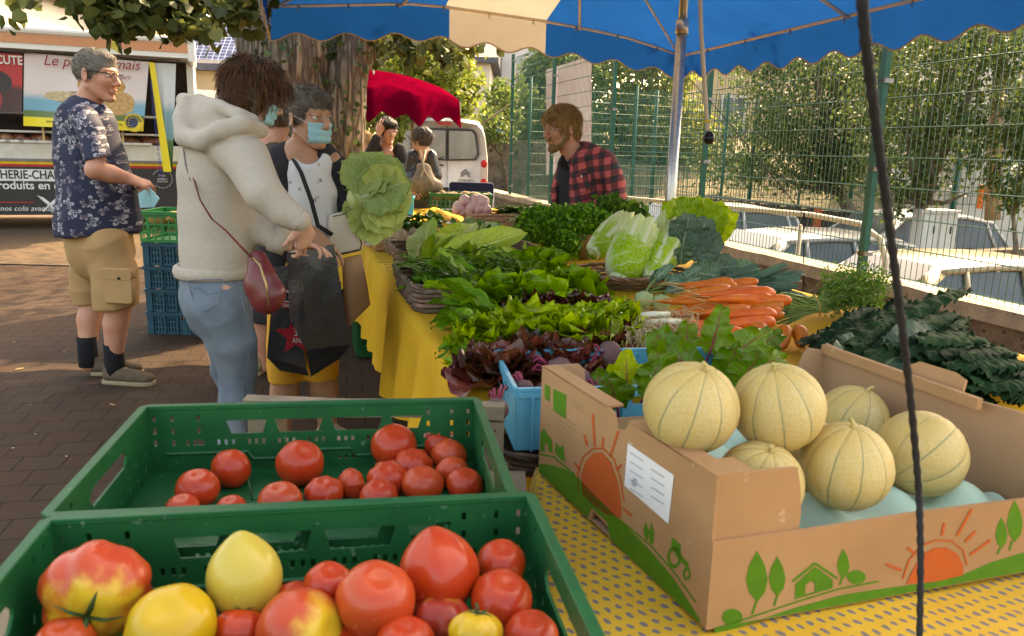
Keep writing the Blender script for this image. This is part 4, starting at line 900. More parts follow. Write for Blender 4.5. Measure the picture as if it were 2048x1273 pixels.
mb=MB();mb.tube([(-.02,-.03,1.1),(-.22,-.035,1.03),(-.45,-.03,1.2)],.012,5);ob('wiper',mb,rub,vn)
for s_ in(-1,1):
 for z,r__ in((.98,.085),(.62,.09)):
  mb=MB();mb.lathe([(.001,.05),(r__*.6,.045),(r__,.02),(r__,-.04)],16,TR((s_*.80,.01,z),0,math.pi/2)@np.diag([.85,1,1,1]));ob('tail_light',mb,bpy.data.materials['lamp_red'],vn)
 mb=MB();mb.box((s_*.80-.07,-.02,.62),(s_*.80+.07,.03,.98));ob('lamp_housing',mb,M('lamp_clear',(.5,.42,.38),None,.2),vn,smooth=False)
for s_ in(-1,1):
 for y in(.7,3.2):
  mb=MB();mb.lathe([(.02,-.1),(.3,-.1),(.32,0),(.3,.1),(.02,.1)],20,TR((s_*.76,y,.32),0,0,math.pi/2));ob('wheel',mb,tyre,vn)
  # ================= red umbrella =================
UY=11.2
um=thing('market_umbrella','crimson market umbrella with a cream corner patch in front of the van','umbrella',(aty(825,200,UY)[0]-.3,UY,0))
redc=canopy_fabric('crimson_canvas',(.10,.001,.010),.08)
ap=aty(742,140,UY+.3);rim=[aty(922,205,UY-.3),aty(880,175,UY+1.5),aty(760,150,UY+1.9),aty(640,170,UY+1.2),aty(640,205,UY-.6),aty(735,180,UY-1.3)]
rim=[aty(920,202,UY),aty(866,172,UY+2.6),aty(690,160,UY+2.8),aty(560,175,UY+1),aty(600,210,UY-1.3),aty(738,180,UY-1.6),aty(838,195,UY-1.0)]
V=[ap];nseg=8;m_=8;F=[]
R_=[]
for k in range(len(rim)):
 a,b=rim[k],rim[(k+1)%len(rim)]
 for i in range(m_):s_=i/m_;p=a*(1-s_)+b*s_;c0=(ap-p)*.06*math.sin(math.pi*s_);R_.append(p+c0+V3([0,0,.05*math.sin(math.pi*s_)]))
nr=len(R_);V=[]
for j in range(nseg+1):
 t_=j/nseg
 for p in R_:V.append(ap*(1-t_)+p*t_+V3([0,0,.04*math.sin(math.pi*t_)]))
for j in range(2):
 for i,p in enumerate(R_):V.append(p-V3([0,0,(.16+.025*math.cos(i*1.57))*(j+1)])+(p-ap)*[1,1,0]*.01*(j+1))
tot=nseg+3
F=[(j*nr+i,j*nr+(i+1)%nr,(j+1)*nr+(i+1)%nr,(j+1)*nr+i)for j in range(tot-1)for i in range(nr)]
mb=MB();mb.add(V,F);ob('canopy',mb,redc,um,True)
mb=MB();c_=rim[0];mb.add([c_+V3([-.22,-.012,.07]),c_+V3([.015,-.012,.0]),c_+V3([.015,-.012,-.20]),c_+V3([-.10,-.02,-.19]),c_+V3([-.2,-.02,-.08])],[(4,3,2,1,0),(0,1,2,3,4)]);ob('corner_patch',mb,crm,um,True,smooth=False)
mb=MB();mb.tube([aty(825,205,UY),aty(825,300,UY),[aty(825,300,UY)[0],UY,0]],.017,8);ob('pole',mb,M('wood_pole',(.45,.33,.18),None,.6),um,True)
mb=MB();mb.tube([aty(1000,268,20),aty(1000,262,20),aty(1000,250,20),aty(1000,238,20)],[.11,.10,.07,.01],8);solo('closed_parasol',mb,M('light_blue_cloth',(.20,.45,.62)),'small closed light blue parasol above the rubble wall','parasol')
# ================= tables and cloths =================
must=M('mustard_cloth',(.70,.37,.022),(.60,.30,.016),.85,2.5,.25,160,.002,trans=.15)
must2=M('mustard_cloth_far',(.76,.42,.03),(.66,.35,.02),.85,2.5,.25,160,.002,trans=.15)
whm=M('white_metal',(.6,.58,.54),None,.4)
def table(label,u0,u1,v0,v1,z):
 t=thing('trestle_table',label,'table',W((u0+u1)/2,(v0+v1)/2,0))
 mb=MB();rowbox(mb,u0,u1,v0,v1,z-.03,z-.004);ob('table_top',mb,M('plywood',(.35,.25,.14),None,.7),t,True,smooth=False)
 for u in(u0+.25,u1-.25):
  for v,s_ in((v0+.08,1),(v1-.08,-1)):
   mb=MB();mb.tube([W(u,v,z-.03),W(u,v-s_*.03,0)],.013,6);ob('leg',mb,whm,t,True)
  mb=MB();mb.tube([W(u,v0+.1,.25),W(u,v1-.1,z-.06)],.010,6);ob('brace',mb,whm,t,True)
 return t
def drape(name,label,u0,u1,v0,v1,z,hem,sides='LRNF',amp=.022,mat=None,seed=0,lift=.0,per=.21):
 """tablecloth: top with wrinkles, hanging sides with folds; built as one rounded sheet"""
 mat=mat or must;nu,nv=int((u1-u0)/.035)+1,int((v1-v0)/.035)+1;V=[];idx={}
 ring=[]
 def top(u,v):return z+lift+.0035*wob(np.array([u*9,v*9,seed]),1.0,2,seed)
 def add(p):V.append(p);return len(V)-1
 G=[[add(W(u0+(u1-u0)*i/nu,v0+(v1-v0)*j/nv,top(u0+(u1-u0)*i/nu,v0+(v1-v0)*j/nv)))for j in range(nv+1)]for i in range(nu+1)]
 F=[(G[i][j],G[i][j+1],G[i+1][j+1],G[i+1][j])for i in range(nu)for j in range(nv)]
 def hang(edge,n_):
  rows=12;prev=edge;L=len(edge)
  for k in range(1,rows+1):
   t_=k/rows;row=[]
   for m_,e in enumerate(edge):
    p=V[e].copy();s_=m_*.035;f_=math.sin(s_*2*math.pi/per+seed+1.2*math.sin(s_*3.1+seed))
    off=.012*min(1,t_*6)+.018*t_+amp*t_*f_+amp*.4*t_*math.sin(s_*2*math.pi/(per*.43)+t_*2);hh=(hem(s_)if callable(hem)else hem)
    p=p+n_*off;p[2]=p[2]*(1-t_)+hh*t_+.01*math.sin(s_*5+seed)*t_;row.append(add(p))
   F.extend([(prev[m_],prev[m_+1],row[m_+1],row[m_])for m_ in range(L-1)]);prev=row
 if 'L' in sides:hang([G[i][0]for i in range(nu+1)],-VDIR)
 if 'R' in sides:hang([G[i][nv]for i in range(nu+1)][::-1],VDIR)
 if 'N' in sides:hang([G[0][j]for j in range(nv+1)][::-1],-UDIR)
 if 'F' in sides:hang([G[nu][j]for j in range(nv+1)],UDIR)
 mb=MB();mb.add(np.array(V),F)
 return ob(name,mb,mat,None,'center',label=label,cat='tablecloth')
table('trestle table under the yellow cloth along the shoppers\' side',1.80,4.9,.42,1.13,.695)
table('trestle table under the yellow cloth in front of the vendor',1.75,4.25,1.18,2.10,.70)
table('cross table at the far end carrying the turnips and green crate',5.15,7.75,.55,1.95,.695)
drape('tablecloth','mustard cloth with long hanging folds on the salad table, far part',2.95,5.1,.41,1.14,.70,.25,'LF',.03,must2,3,0,.40)
drape('tablecloth','mustard cloth draped over the near end of the salad table',1.78,3.0,.395,1.145,.706,.34,'LN',.035,must,5,.002,.44)
drape('tablecloth','mustard cloth under the cabbages and carrots by the mast',1.72,4.27,1.155,2.14,.708,.32,'LRNF',.02,must,8)
drape('tablecloth','bright mustard cloth over the far cross table under turnips',5.13,7.8,.42,1.98,.70,.22,'LNR',.03,must2,11)
# wooden stand carrying the tomato crates
wood=M('grey_wood',(.30,.225,.14),(.20,.15,.095),.8,12,.4,90,.003)
t=thing('wooden_stand','weathered wooden stand whose top rail shows behind the tomato crates','stand',(-.25,1.2,0))
for lo,hi in(((-.53,1.50,.755),(-.01,1.535,.783)),((-.70,.42,.63),(.035,1.45,.672))):
 mb=MB();mb.box(lo,hi);ob('plank',roughen(mb.mesh('p',False),.002,20,4),wood,t,True,smooth=False)
for x,y in((-.49,1.535),(-.04,1.535),(-.66,.5),(.0,.5)):
 mb=MB();mb.box((x-.03,y-.03,0),(x+.03,y+.03,.75 if y>1 else.63));ob('leg',mb,wood,t,True,smooth=False)
mb=MB();mb.box((-.49,1.52,.60),(.0,1.57,.64));ob('cross_bar',mb,wood,t,True,smooth=False)
# foreground table + printed cloth
def dots_mat():
 m,N,L,B=newmat('printed_cloth');tc=nd(N,'ShaderNodeTexCoord').outputs['Object']
 mp=nd(N,'ShaderNodeMapping');L.new(tc,mp.inputs[0]);mp.inputs['Rotation'].default_value=(0,0,-.35);mp.inputs['Scale'].default_value=(54,42,42)
 wn=nd(N,'ShaderNodeTexNoise');wn.inputs['Scale'].default_value=22;L.new(tc,wn.inputs[0]);ad=nd(N,'ShaderNodeVectorMath',operation='MULTIPLY_ADD');L.new(wn.outputs[1],ad.inputs[0]);ad.inputs[1].default_value=(.7,.9,0);L.new(mp.outputs[0],ad.inputs[2]);mp=ad
 sx=nd(N,'ShaderNodeSeparateXYZ');L.new(mp.outputs[0],sx.inputs[0])
 row=math_(N,L,'FLOOR',sx.outputs[1]);fx=math_(N,L,'SUBTRACT',math_(N,L,'FRACT',math_(N,L,'ADD',sx.outputs[0],math_(N,L,'MULTIPLY',row,.5))),.5);fy=math_(N,L,'SUBTRACT',math_(N,L,'FRACT',sx.outputs[1]),.5)
 a_=math_(N,L,'ADD',math_(N,L,'MULTIPLY',fx,.8),math_(N,L,'MULTIPLY',fy,.35));d=math_(N,L,'ADD',math_(N,L,'MULTIPLY',math_(N,L,'MULTIPLY',a_,a_),26.),math_(N,L,'MULTIPLY',math_(N,L,'MULTIPLY',fy,fy),10.))
 n2=noise(N,L,tc,260,2);f_=ramp(N,L,math_(N,L,'ADD',d,math_(N,L,'MULTIPLY_ADD',n2,.9,-.3)),1.05,.8)
 base=mixc(N,L,ramp(N,L,noise(N,L,tc,5,3),.35,.65),(.66,.36,.025),(.58,.30,.018))
 L.new(mixc(N,L,math_(N,L,'MULTIPLY',f_,.88),base,(.10,.105,.13)),B.inputs[0]);B.inputs['Roughness'].default_value=.7;bumpn(N,L,B,noise(N,L,tc,12,3),.4,.01);return m
tb=thing('low_table','low table under the yellow printed cloth carrying the melon box','table',(.6,1.0,0))
mb=MB();mb.box((.10,.3,.60),(1.7,1.5,.63));ob('table_top',mb,wood,tb,True,smooth=False)
for x in(.15,1.6):
 for y in(.36,1.44):mb=MB();mb.tube([(x,y,.6),(x,y,0)],.02,8);ob('leg',mb,whm,tb,True)
V=[];nx,ny=70,60
for j in range(ny+1):
 for i in range(nx+1):
  x=-.02+1.8*i/nx;y=.22+1.32*j/ny;ed=.055+(.99-y)*.02
  z=.645+.004*wob(np.array([x*8,y*8,0]),1,2,3)
  if x<ed:z-=(ed-x)*6.5
  if y<.28:z-=(.28-y)*5
  V.append((max(x,ed-.03-.1*(ed-x))if x<ed else x,y,z))
mb=MB();mb.add(V,[(j*(nx+1)+i,j*(nx+1)+i+1,(j+1)*(nx+1)+i+1,(j+1)*(nx+1)+i)for j in range(ny)for i in range(nx)]);solo('tablecloth',mb,dots_mat(),'yellow cloth printed with small grey leaves under the melon box','tablecloth')
# ================= plastic crates =================
def plate(mbx,loops,th,Mx,bev=0):V_,F_=poly2d(loops,th,bev);mbx.add(xf(Mx,V_),F_)
def PM(o,ex_,ey_):ex_=nrm(ex_);ey_=nrm(ey_);return frame(o,ex_,ey_,np.cross(ex_,ey_))
def holes_long(w_,h_,style):
 H=[]
 if style=='tomato':
  c=w_/2
  for a,b in((-.155,-.085),(-.072,.012),(.026,.118),(.132,.19)):
   s_=.010;H.append([(c+a+.008,h_*.60),(c+b-.008,h_*.60),(c+b,h_*.80),(c+a,h_*.80)]if True else None)
  for g in range(-4,5):
   for k in(-1,0,1):
    x=c+g*.052+k*.0125
    if abs(x-c)<w_/2-.05:H.append(rect(x-.0028,h_*.44,x+.0028,h_*.52,.001))
    if abs(g)in(3,1)and abs(x-c)<w_/2-.06:H.append(rect(x-.0028,h_*.17,x+.0028,h_*.23,.001))
  for x in(.012,.042,w_-.042,w_-.012,.085,w_-.085):
   for z in(.50,.68,.86):H.append(rect(x-.003,h_*z-.007,x+.003,h_*z+.004,.001))
 elif style=='slots':
  n=int(w_/.020)
  for i in range(2,n-1):
   if i%6==0:continue
   x=i*w_/n
   for z0_,z1_ in((.12,.30),(.36,.56),(.62,.78)):
    if.35<x/w_<.65 and z0_>.6:continue
    H.append(rect(x-.0042,h_*z0_,x+.0042,h_*z1_))
  H.append(rect(w_*.38,h_*.70,w_*.62,h_*.88,.008))
 elif style=='open':
  n=int(w_/.045)
  for i in range(n):
   x0_=.014+i*(w_-.028)/n;x1_=x0_+(w_-.028)/n-.010
   for z0_,z1_ in((.10,.30),(.36,.56),(.62,.82)):H.append(rect(x0_,h_*z0_,x1_,h_*z1_))
 elif style=='plain':
  H=[rect(w_*.42,h_*.72,w_*.58,h_*.86,.006)]
 return H
def crate(name,label,w_,d_,h_,m,style,loc,rz,group=None,rim=.014,flare=0.0,ribs=0):
 t=thing(name,label,'crate',loc,rz,group);hw,hd=w_/2,d_/2;th=.004
 for s_ in(-1,1):
  mb=MB();plate(mb,[rect(0,0,w_,h_)]+holes_long(w_,h_,style),th,PM((-hw,s_*hd,0),(1,0,0),(0,-s_*flare*0,1)))
  for i in range(ribs):x=-hw+w_*(i+.5)/ribs;mb.box((x-.003,s_*hd-.002 if s_>0 else-hd-.012,0),(x+.003,s_*hd+.012 if s_>0 else-hd+.002,h_*.9))
  if style=='tomato':mb.tube([(-hw+.03,s_*(hd-.003),h_*.33),(-.12,s_*(hd-.003),h_*.33),(-.11,s_*(hd-.003),h_*.22),(-.07,s_*(hd-.003),h_*.22),(-.06,s_*(hd-.003),h_*.33),(.06,s_*(hd-.003),h_*.33),(.07,s_*(hd-.003),h_*.22),(.11,s_*(hd-.003),h_*.22),(.12,s_*(hd-.003),h_*.33),(hw-.03,s_*(hd-.003),h_*.33)],.003,4)
  ob('side_panel',mb,m,t,smooth=False)
 for s_ in(-1,1):
  H=holes_long(d_,h_,style)if style!='tomato' else[rect(d_*.30,h_*.58,d_*.70,h_*.80,.012)]+[rect(x-.003,h_*z-.006,x+.003,h_*z+.006,.001)for x in np.linspace(.03,d_-.03,9)for z in(.42,.22)]+[rect(x-.003,h_*.88-.005,x+.003,h_*.88+.005,.001)for x in(.03,.06,d_-.06,d_-.03)]
  mb=MB();plate(mb,[rect(0,0,d_,h_)]+H,th,PM((s_*hw,-hd,0),(0,1,0),(0,0,1)));ob('end_panel',mb,m,t,smooth=False)
 mb=MB();H=[]
 if style in('tomato','open'):
  for i in range(7):
   for j in range(4):H.append(rect(.06+i*(w_-.12)/7,.06+j*(d_-.12)/4,.06+i*(w_-.12)/7+.025,.064+j*(d_-.12)/4))
 plate(mb,[rect(0,0,w_,d_)]+H,.005,PM((-hw,-hd,.004),(1,0,0),(0,1,0)));ob('floor',mb,m,t,smooth=False)
 mb=MB();o=rim;plate(mb,[rect(-hw-o,-hd-o,hw+o,hd+o,.012),rect(-hw+.002,-hd+.002,hw-.002,hd-.002)],.006,TR((0,0,h_)),.0012)
 plate(mb,[rect(-hw-o,-hd-o,hw+o,hd+o,.012),rect(-hw-o+.003,-hd-o+.003,hw+o-.003,hd+o-.003,.012)],.020,TR((0,0,h_-.008)))
 ob('rim',mb,m,t,smooth=False);return t
gp=M('green_plastic',(.002,.092,.026),(.0015,.07,.02),.42,14,.12,120,.001,spec=.25,speck=((.07,.16,.09),55,.66))
gp2=M('bright_green_plastic',(.012,.20,.045),(.01,.16,.04),.4,10,.1,80,.001)
bp=M('petrol_plastic',(.010,.075,.105),(.008,.055,.08),.45,6,.2,60,.001,speck=((.14,.2,.2),22,.68))
lb=M('light_blue_plastic',(.07,.36,.46),(.055,.31,.42),.35,6,.1,40,.001,coat=.2)
RZ=.165;FLZ=.700
crate('tomato_crate','green plastic crate with few red tomatoes, behind the other green crate',.572,.415,.125,gp,'tomato',(-.313,1.157,FLZ),RZ,'green tomato crates',.010)
crate('tomato_crate','green plastic crate heaped with big mixed tomatoes at the very front',.582,.40,.142,gp,'tomato',(-.222,.735,FLZ-.012),RZ+.02,'green tomato crates',.010)
# stack beside the standing man
sx_,sy_=-2.16,5.42
for i in range(4):crate('stacking_crate',['petrol blue slotted crate at the bottom of the stack beside the man','petrol blue slotted crate, second from the bottom of the stack','petrol blue slotted crate with a torn paper label, third in the stack','topmost petrol blue crate, directly under the green crate'][i],.58,.38,.147,bp,'slots',(sx_,sy_,i*.155),.0,'crates stacked beside the standing man',.012,ribs=7)
mb=MB();V_,F_=poly2d([[(0,0),(.11,.01),(.12,.08),(.06,.085),(.01,.07)]],.001);mb.add(xf(PM((-2.22,sy_-.2035,.345),(1,0,0),(0,0,1)),V_),F_)
ob('torn_label',mb,M('torn_paper',(.42,.38,.3),(.2,.2,.18),.8,30),[o for o in bpy.data.objects if o.name=='stacking_crate.002'][0],True,smooth=False)
crate('bread_crate','bright green open crate of rolls on top of the blue stack',.58,.38,.20,gp2,'open',(sx_-.01,sy_,.62),.0,'crates stacked beside the standing man',.012)
for i,(x,y)in enumerate([(-.2,-.12),(-.09,-.13),(.02,-.11),(.12,-.13),(.2,-.05)]):
 mb=MB();mb.lathe([(.001,-.035),(.04,-.03),(.058,-.005),(.05,.025),(.02,.038),(.001,.04)],14,TR((sx_+x,sy_+y,.765+.02*(i%2)),i,0,0)@np.diag([1.25,.9,1,1]))
 solo('bread_roll',mb,M('crust',(.52,.30,.10),(.42,.2,.06),.6,30,.3),'golden roll in the bright green crate on the stack, '+ORD[i],'bread roll','rolls in the bright green crate')
crate('floor_crate','dark green crate standing on the ground under the salad table',.5,.36,.22,gp,'slots',W(5.0,.62,.005),STALL_ROT,None,.01)
crate('potato_crate','green slatted crate holding potatoes on the far cross table',.56,.38,.165,gp,'open',(-.52,7.55,.706),.12,None,.01)
for i in range(9):
 mb=MB();mb.lathe([(.001,-.04),(.035,-.03),(.048,0),(.035,.03),(.001,.04)],12,TR((-.72+.11*(i%5)+.03*(i//5),7.5+.1*(i//5),.835+.01*(i%2)),i,.3*i,0)@np.diag([1.3,1,.9,1]))
 solo('potato',mb,M('potato_skin',(.30,.20,.10),(.22,.14,.07),.8,30,.3),'brown potato in the far green crate, '+('front row ' if i<5 else 'back row ')+ORD[i%5],'potato','potatoes in the far green crate')
crate('punnet','turquoise plastic box at the left end of the far cross table',.26,.22,.15,M('turquoise_plastic',(.02,.32,.42),None,.35),'plain',(-1.02,7.0,.706),.1)
# light-blue beet crate beside the melon box
BCX,BCY=.285,1.815
t=crate('beet_crate','light blue plastic crate squeezed behind the melon box',.60,.32,.135,lb,'plain',(BCX,BCY,.652),.16,None,.006,ribs=9)
# wicker edge below it
wick=M('dark_wicker',(.11,.07,.04),(.05,.032,.02),.7,50,.6,120,tone=.8)
wick2=M('brown_wicker',(.26,.16,.085),(.15,.09,.05),.65,40,.5,120,tone=.9)
wick3=M('light_wicker',(.42,.26,.14),(.3,.18,.1),.65,40,.5,120,tone=.8)
def basket(name,label,w_,d_,h_,m,loc,rz,flare=.03,rnd=.3,handle=None,weave=.013,group=None,stakes=26,arc=None):
 """woven basket: real interlaced rods round the walls, rope rim, base"""
 t=thing(name,label,'basket',loc,rz,group);r3=np.random.default_rng(int(w_*1000));mb=MB()
 P_=lambda a,z:np.array([(w_/2+flare*z/h_)*np.sign(math.cos(a))*abs(math.cos(a))**rnd,(d_/2+flare*z/h_)*np.sign(math.sin(a))*abs(math.sin(a))**rnd,z])
 N_=max(stakes*4,96);A=np.linspace(0,2*math.pi,N_+1)
 if rnd<.9:
  fine=np.linspace(0,2*math.pi,1200);pp=np.array([P_(a,0)for a in fine]);cs=np.r_[0,np.cumsum(np.linalg.norm(np.diff(pp,axis=0),axis=1))];A=np.interp(np.linspace(0,cs[-1],N_+1),cs,fine)
 rows=int(h_/weave)
 for k in range(rows):
  z=(k+.5)*weave;pts=[]
  for i,a in enumerate(A):
   p=P_(a,z);n_=nrm([p[0]/w_,p[1]/d_,0]);pts.append(p+n_*.004*math.sin(i/N_*stakes*math.pi+k*math.pi)+[0,0,r3.normal(0,.0007)])
  mb.tube(pts,weave*.56,5,False,tone=r3.uniform())
 for i in range(stakes):
  a=A[int(i*N_/stakes)];mb.tube([P_(a,0),P_(a,h_)],.004,4,tone=.2)
 ob('wall',mb,m,t)
 mb=MB();pts=np.array([P_(a,h_+.002)for a in A])
 for q_ in range(3):
  ph_=q_*2.09;mb.tube([p+[0.006*math.cos(i*.55+ph_),.006*math.cos(i*.55+ph_+1),.006*math.sin(i*.55+ph_)]for i,p in enumerate(pts)],.0055,5,False,tone=.3+.3*q_)
 ob('rim',mb,m,t)
 mb=MB();plate(mb,[[tuple(P_(a,0)[:2]*.98)for a in A[:-1:2]]],.008,TR((0,0,.004)));ob('base',mb,m,t,smooth=False)
 if handle:
  for s_ in handle:
   mb=MB();pts=[(s_*(w_/2+flare),-.06,h_),(s_*(w_/2+flare+.004),-.05,h_+.04),(s_*(w_/2+flare+.004),0,h_+.06),(s_*(w_/2+flare+.004),.05,h_+.04),(s_*(w_/2+flare),.06,h_)];mb.tube(pts,.008,8);ob('handle',mb,m,t)
 return t
basket('basket','dark wicker basket under the light blue crate',.62,.36,.05,wick,(.28,1.80,.60),.16,.02,.3)
# ================= melon box =================
A_,B_,D_=V3([.062,1.492,0]),V3([.272,.972,0]),V3([.690,1.700,0]);C_=B_+D_-A_;z0,z1=.652,.872
card=M('cardboard',(.43,.225,.10),(.345,.172,.072),.85,3.2,.25,90,.0012,speck=((.50,.30,.16),30,.68));cardi=M('cardboard_inside',(.40,.225,.12),(.36,.2,.105),.9,4)
pgreen=M('print_green',(.065,.19,.006),(.055,.16,.006),.7,40);porange=M('print_orange',(.52,.09,.015),(.46,.08,.014),.7,30);pcard=card
bx=thing('melon_box','open cardboard fruit box printed with orange suns, green hills and trees','box',(B_+D_)/2+V3([0,0,z0]))
ab=nrm(B_-A_);nAB=nrm(np.cross(ab,[0,0,1]));bc=nrm(C_-B_);nBC=nrm(np.cross(bc,[0,0,1]))
LAB,LBC=np.linalg.norm(B_-A_),np.linalg.norm(C_-B_);hh=z1-z0
def onAB(x,y):p=onpl(x,y,A_,nAB);return((p-A_)@ab,p[2]-z0)
def onBC(x,y):p=onpl(x,y,B_,nBC);return((p-B_)@bc,p[2]-z0)
MAB=PM(A_+V3([0,0,z0]),ab,(0,0,1));MBC=PM(B_+V3([0,0,z0]),bc,(0,0,1))
if MAB[:3,2]@nAB<0:nAB=-nAB
if MBC[:3,2]@nBC<0:nBC=-nBC
th=.006;nt1,nt2=onAB(1232,838)[0],onAB(1252,842)[0]
b1,b2=onAB(1180,1042)[0],onAB(1215,1070)[0]
def rough_edge(pts,s_=.0012):return[(x+rng.normal(0,s_),y+rng.normal(0,s_))for x,y in pts]
mb=MB();lp=[(0,0),(b1,0),(b1+.008,.022),(b2,.018),(b2+.004,0),(LAB,0),(LAB,hh-.004),(LAB*.75,hh+.001),(nt2+.01,hh-.002),(nt2,hh-.02),(nt1,hh-.028),(nt1-.012,hh-.004),(nt1-.04,hh),(.05,hh+.002),(0,hh)]
plate(mb,[lp],th,MAB@TR((0,0,-th/2)));ob('long_panel',mb,card,bx,True,smooth=False)
fl=onBC(1606,1000)[0];lo=.128
mb=MB();plate(mb,[[(0,0),(LBC,0),(LBC,lo-.004),(fl+.2,lo+.001),(fl+.03,lo-.001),(0,lo)]],th,MBC@TR((0,0,-th/2+.004)));ob('low_panel',mb,card,bx,True,smooth=False)
mb=MB();plate(mb,[[(0,.10),(fl,.10),(fl+.002,.15),(fl-.004,hh-.03),(fl-.012,hh-.002),(0,hh)]],th,MBC@TR((0,0,-th/2-.003)));plate(mb,[[(0,0),(.06,0),(.06,.012),(0,.012)]],.05,MBC@TR((.0,hh-.012,-.03)));ob('corner_flap',mb,card,bx,True,smooth=False)
mb=MB();plate(mb,[[(0,0),(LAB,0),(LAB,hh-.01),(LAB*.8,hh),(LAB*.62,hh-.005),(LAB*.45,hh+.004),(LAB*.42,hh-.008),(LAB*.2,hh),(.0,hh+.012)]],th,PM(D_+V3([0,0,z0]),ab,(0,0,1)));ob('long_panel',mb,cardi,bx,True,smooth=False)
mb=MB();plate(mb,[rect(.0,0,.012,.4)],.02,PM(D_+V3([0,0,z1])-bc*.012,bc,ab));mb.box((0,0,0),(.001,.001,.001),TR(D_+V3([0,0,z1])));
plate(mb,[rough_edge([(0,0),(.13,0),(.125,.028),(.1,.034),(.02,.032),(0,.02)])],.006,PM(D_+ab*.20+V3([0,0,z1-.006])+bc*.012,ab,V3([0,0,1])+bc*.5));ob('torn_flap',mb,card,bx,True,smooth=False)
mb=MB();plate(mb,[[(0,0),(LBC,0),(LBC,hh-.004),(LBC-.05,hh+.004),(LBC-.065,hh-.03),(LBC-.075,.10),(.10,.10),(.092,hh-.07),(.088,hh-.012),(.075,hh),(0,hh)]],th,PM(A_+V3([0,0,z0]),bc,(0,0,1)));ob('short_panel',mb,cardi,bx,True,smooth=False)
mb=MB();Cb=[A_,B_,C_,D_];mb.add([p+V3([0,0,z0+.003])for p in Cb],[(0,1,2,3)]);ob('bottom',mb,cardi,bx,True,smooth=False)
# folded rim strip on the long panel (double thickness)
mb=MB();plate(mb,[rect(nt2+.012,0,LAB-.002,.035)],.004,PM(A_+V3([0,0,z1-.001]),ab,-nAB));ob('folded_rim',mb,card,bx,True,smooth=False)
mb=MB();plate(mb,[rect(.004,0,nt1-.03,.03)],.004,PM(A_+V3([0,0,z1-.0]),ab,-nAB));ob('folded_rim',mb,card,bx,True,smooth=False)
def printed(name,polys,onf,Mx,m,off=.0,clip=None):
 mb=MB()
 for lp in polys:
  q=[onf(x,y)for x,y in lp[0]]if not isinstance(lp[0][0],(int,float))else[onf(x,y)for x,y in lp]
  loops=[[onf(x,y)for x,y in l_]for l_ in lp]if not isinstance(lp[0][0],(int,float))else[q]
  if clip:loops=[[(min(max(a,.001),clip[0]-.001),min(max(b,.001),clip[1]-.001))for a,b in l_]for l_ in loops]
  V_,F_=poly2d(loops,.0004);mb.add(xf(Mx@TR((0,0,.0005+off)),V_),F_)
 ob(name,mb,m,bx,True,smooth=False)
def stroke(x0_,y0_,x1_,y1_,w_=2.2):d=nrm([x1_-x0_,y1_-y0_]);n_=np.array([-d[1],d[0]])*w_;return[(x0_-n_[0],y0_-n_[1]),(x1_-n_[0],y1_-n_[1]),(x1_+n_[0],y1_+n_[1]),(x0_+n_[0],y0_+n_[1])]
bot=lambda f_,s_:s_
def botpx(fr,s_,M_):
 return None
 # hill on the long panel: upper boundary from the photograph, lower boundary = panel foot
def hill(onf,Mx,top,L_,foot=.0,skip=None):
 q=[onf(x,y)for x,y in top];q=sorted(q);s0,s1=max(q[0][0],.001),min(q[-1][0],L_-.001);S_=np.linspace(s0,s1,40);T_=np.interp(S_,[a for a,b in q],[b for a,b in q])
 loops=[[(s_,t_)for s_,t_ in zip(S_,T_)]+[(s_,max(foot,.0015)if not(skip and skip[0]-.004<s_<skip[1]+.006)else.026)for s_ in S_[::-1]]]
 V_,F_=poly2d(loops,.0004);mb=MB();mb.add(xf(Mx@TR((0,0,.0005)),V_),F_);ob('hill_print',mb,pgreen,bx,True,smooth=False)
hill(onAB,MAB,[(1078,928),(1100,930),(1130,938),(1160,958),(1190,990),(1240,1040),(1300,1100),(1350,1160),(1385,1215),(1400,1240)],LAB,0,(b1,b2))
Z3=lambda x,y:(x/2.0317+1040,y/2.0317+680)
hill(onBC,MBC@TR((0,0,.004)),[Z3(780,1197),Z3(900,1155),Z3(1100,1085),Z3(1300,1030),Z3(1500,1000),Z3(1700,975),Z3(1800,945),Z3(1900,900),Z3(2048,855),Z3(2300,800)],LBC)
printed('sun_print',[[(1165,990),(1163,950),(1172,922),(1188,906),(1205,905),(1222,925),(1235,960),(1242,1000),(1243,1036),(1215,1030),(1185,1010)]]+[stroke(*s_)for s_ in((1190,894,1186,828),(1175,892,1169,870),(1205,897,1207,875),(1221,914,1237,862),(1234,941,1244,929),(1161,941,1149,926),(1246,1017,1264,1032))]+[stroke(*s_,1.6)for s_ in((1158,990,1156,945),(1156,945,1166,915),(1166,915,1186,898),(1186,898,1207,897),(1207,897,1228,918),(1228,918,1241,957),(1241,957,1248,1003))],onAB,MAB,porange)
printed('house_print',[[(1081,905),(1081,868),(1088,858),(1104,880),(1106,905),(1098,903),(1096,888),(1090,887),(1089,903)],[(1110,905),(1112,885),(1120,895),(1127,890),(1131,925),(1120,918)],stroke(1079,908,1108,914,1.5),stroke(1108,914,1150,950,1.5),[(1107,778),(1133,790),(1132,838),(1107,822)],[(1090,768),(1101,775),(1100,805),(1090,797)],[(1291,1078),(1287,1060),(1292,1045),(1298,1062),(1295,1082)],[(1300,1086),(1298,1065),(1304,1045),(1309,1068),(1306,1090)],stroke(1240,1040,1300,1090,1.3),stroke(1300,1090,1345,1140,1.3),stroke(1345,1140,1392,1205,1.3),[ellp(1349,1115,14,22,14),ellp(1349,1115,9,15,14)],[ellp(1374,1148,8,13,12),ellp(1374,1148,4,7,12)],[(1343,1092),(1345,1075),(1362,1090),(1362,1110),(1378,1128),(1376,1138),(1352,1112)]],onAB,MAB,pgreen,clip=(LAB,hh))
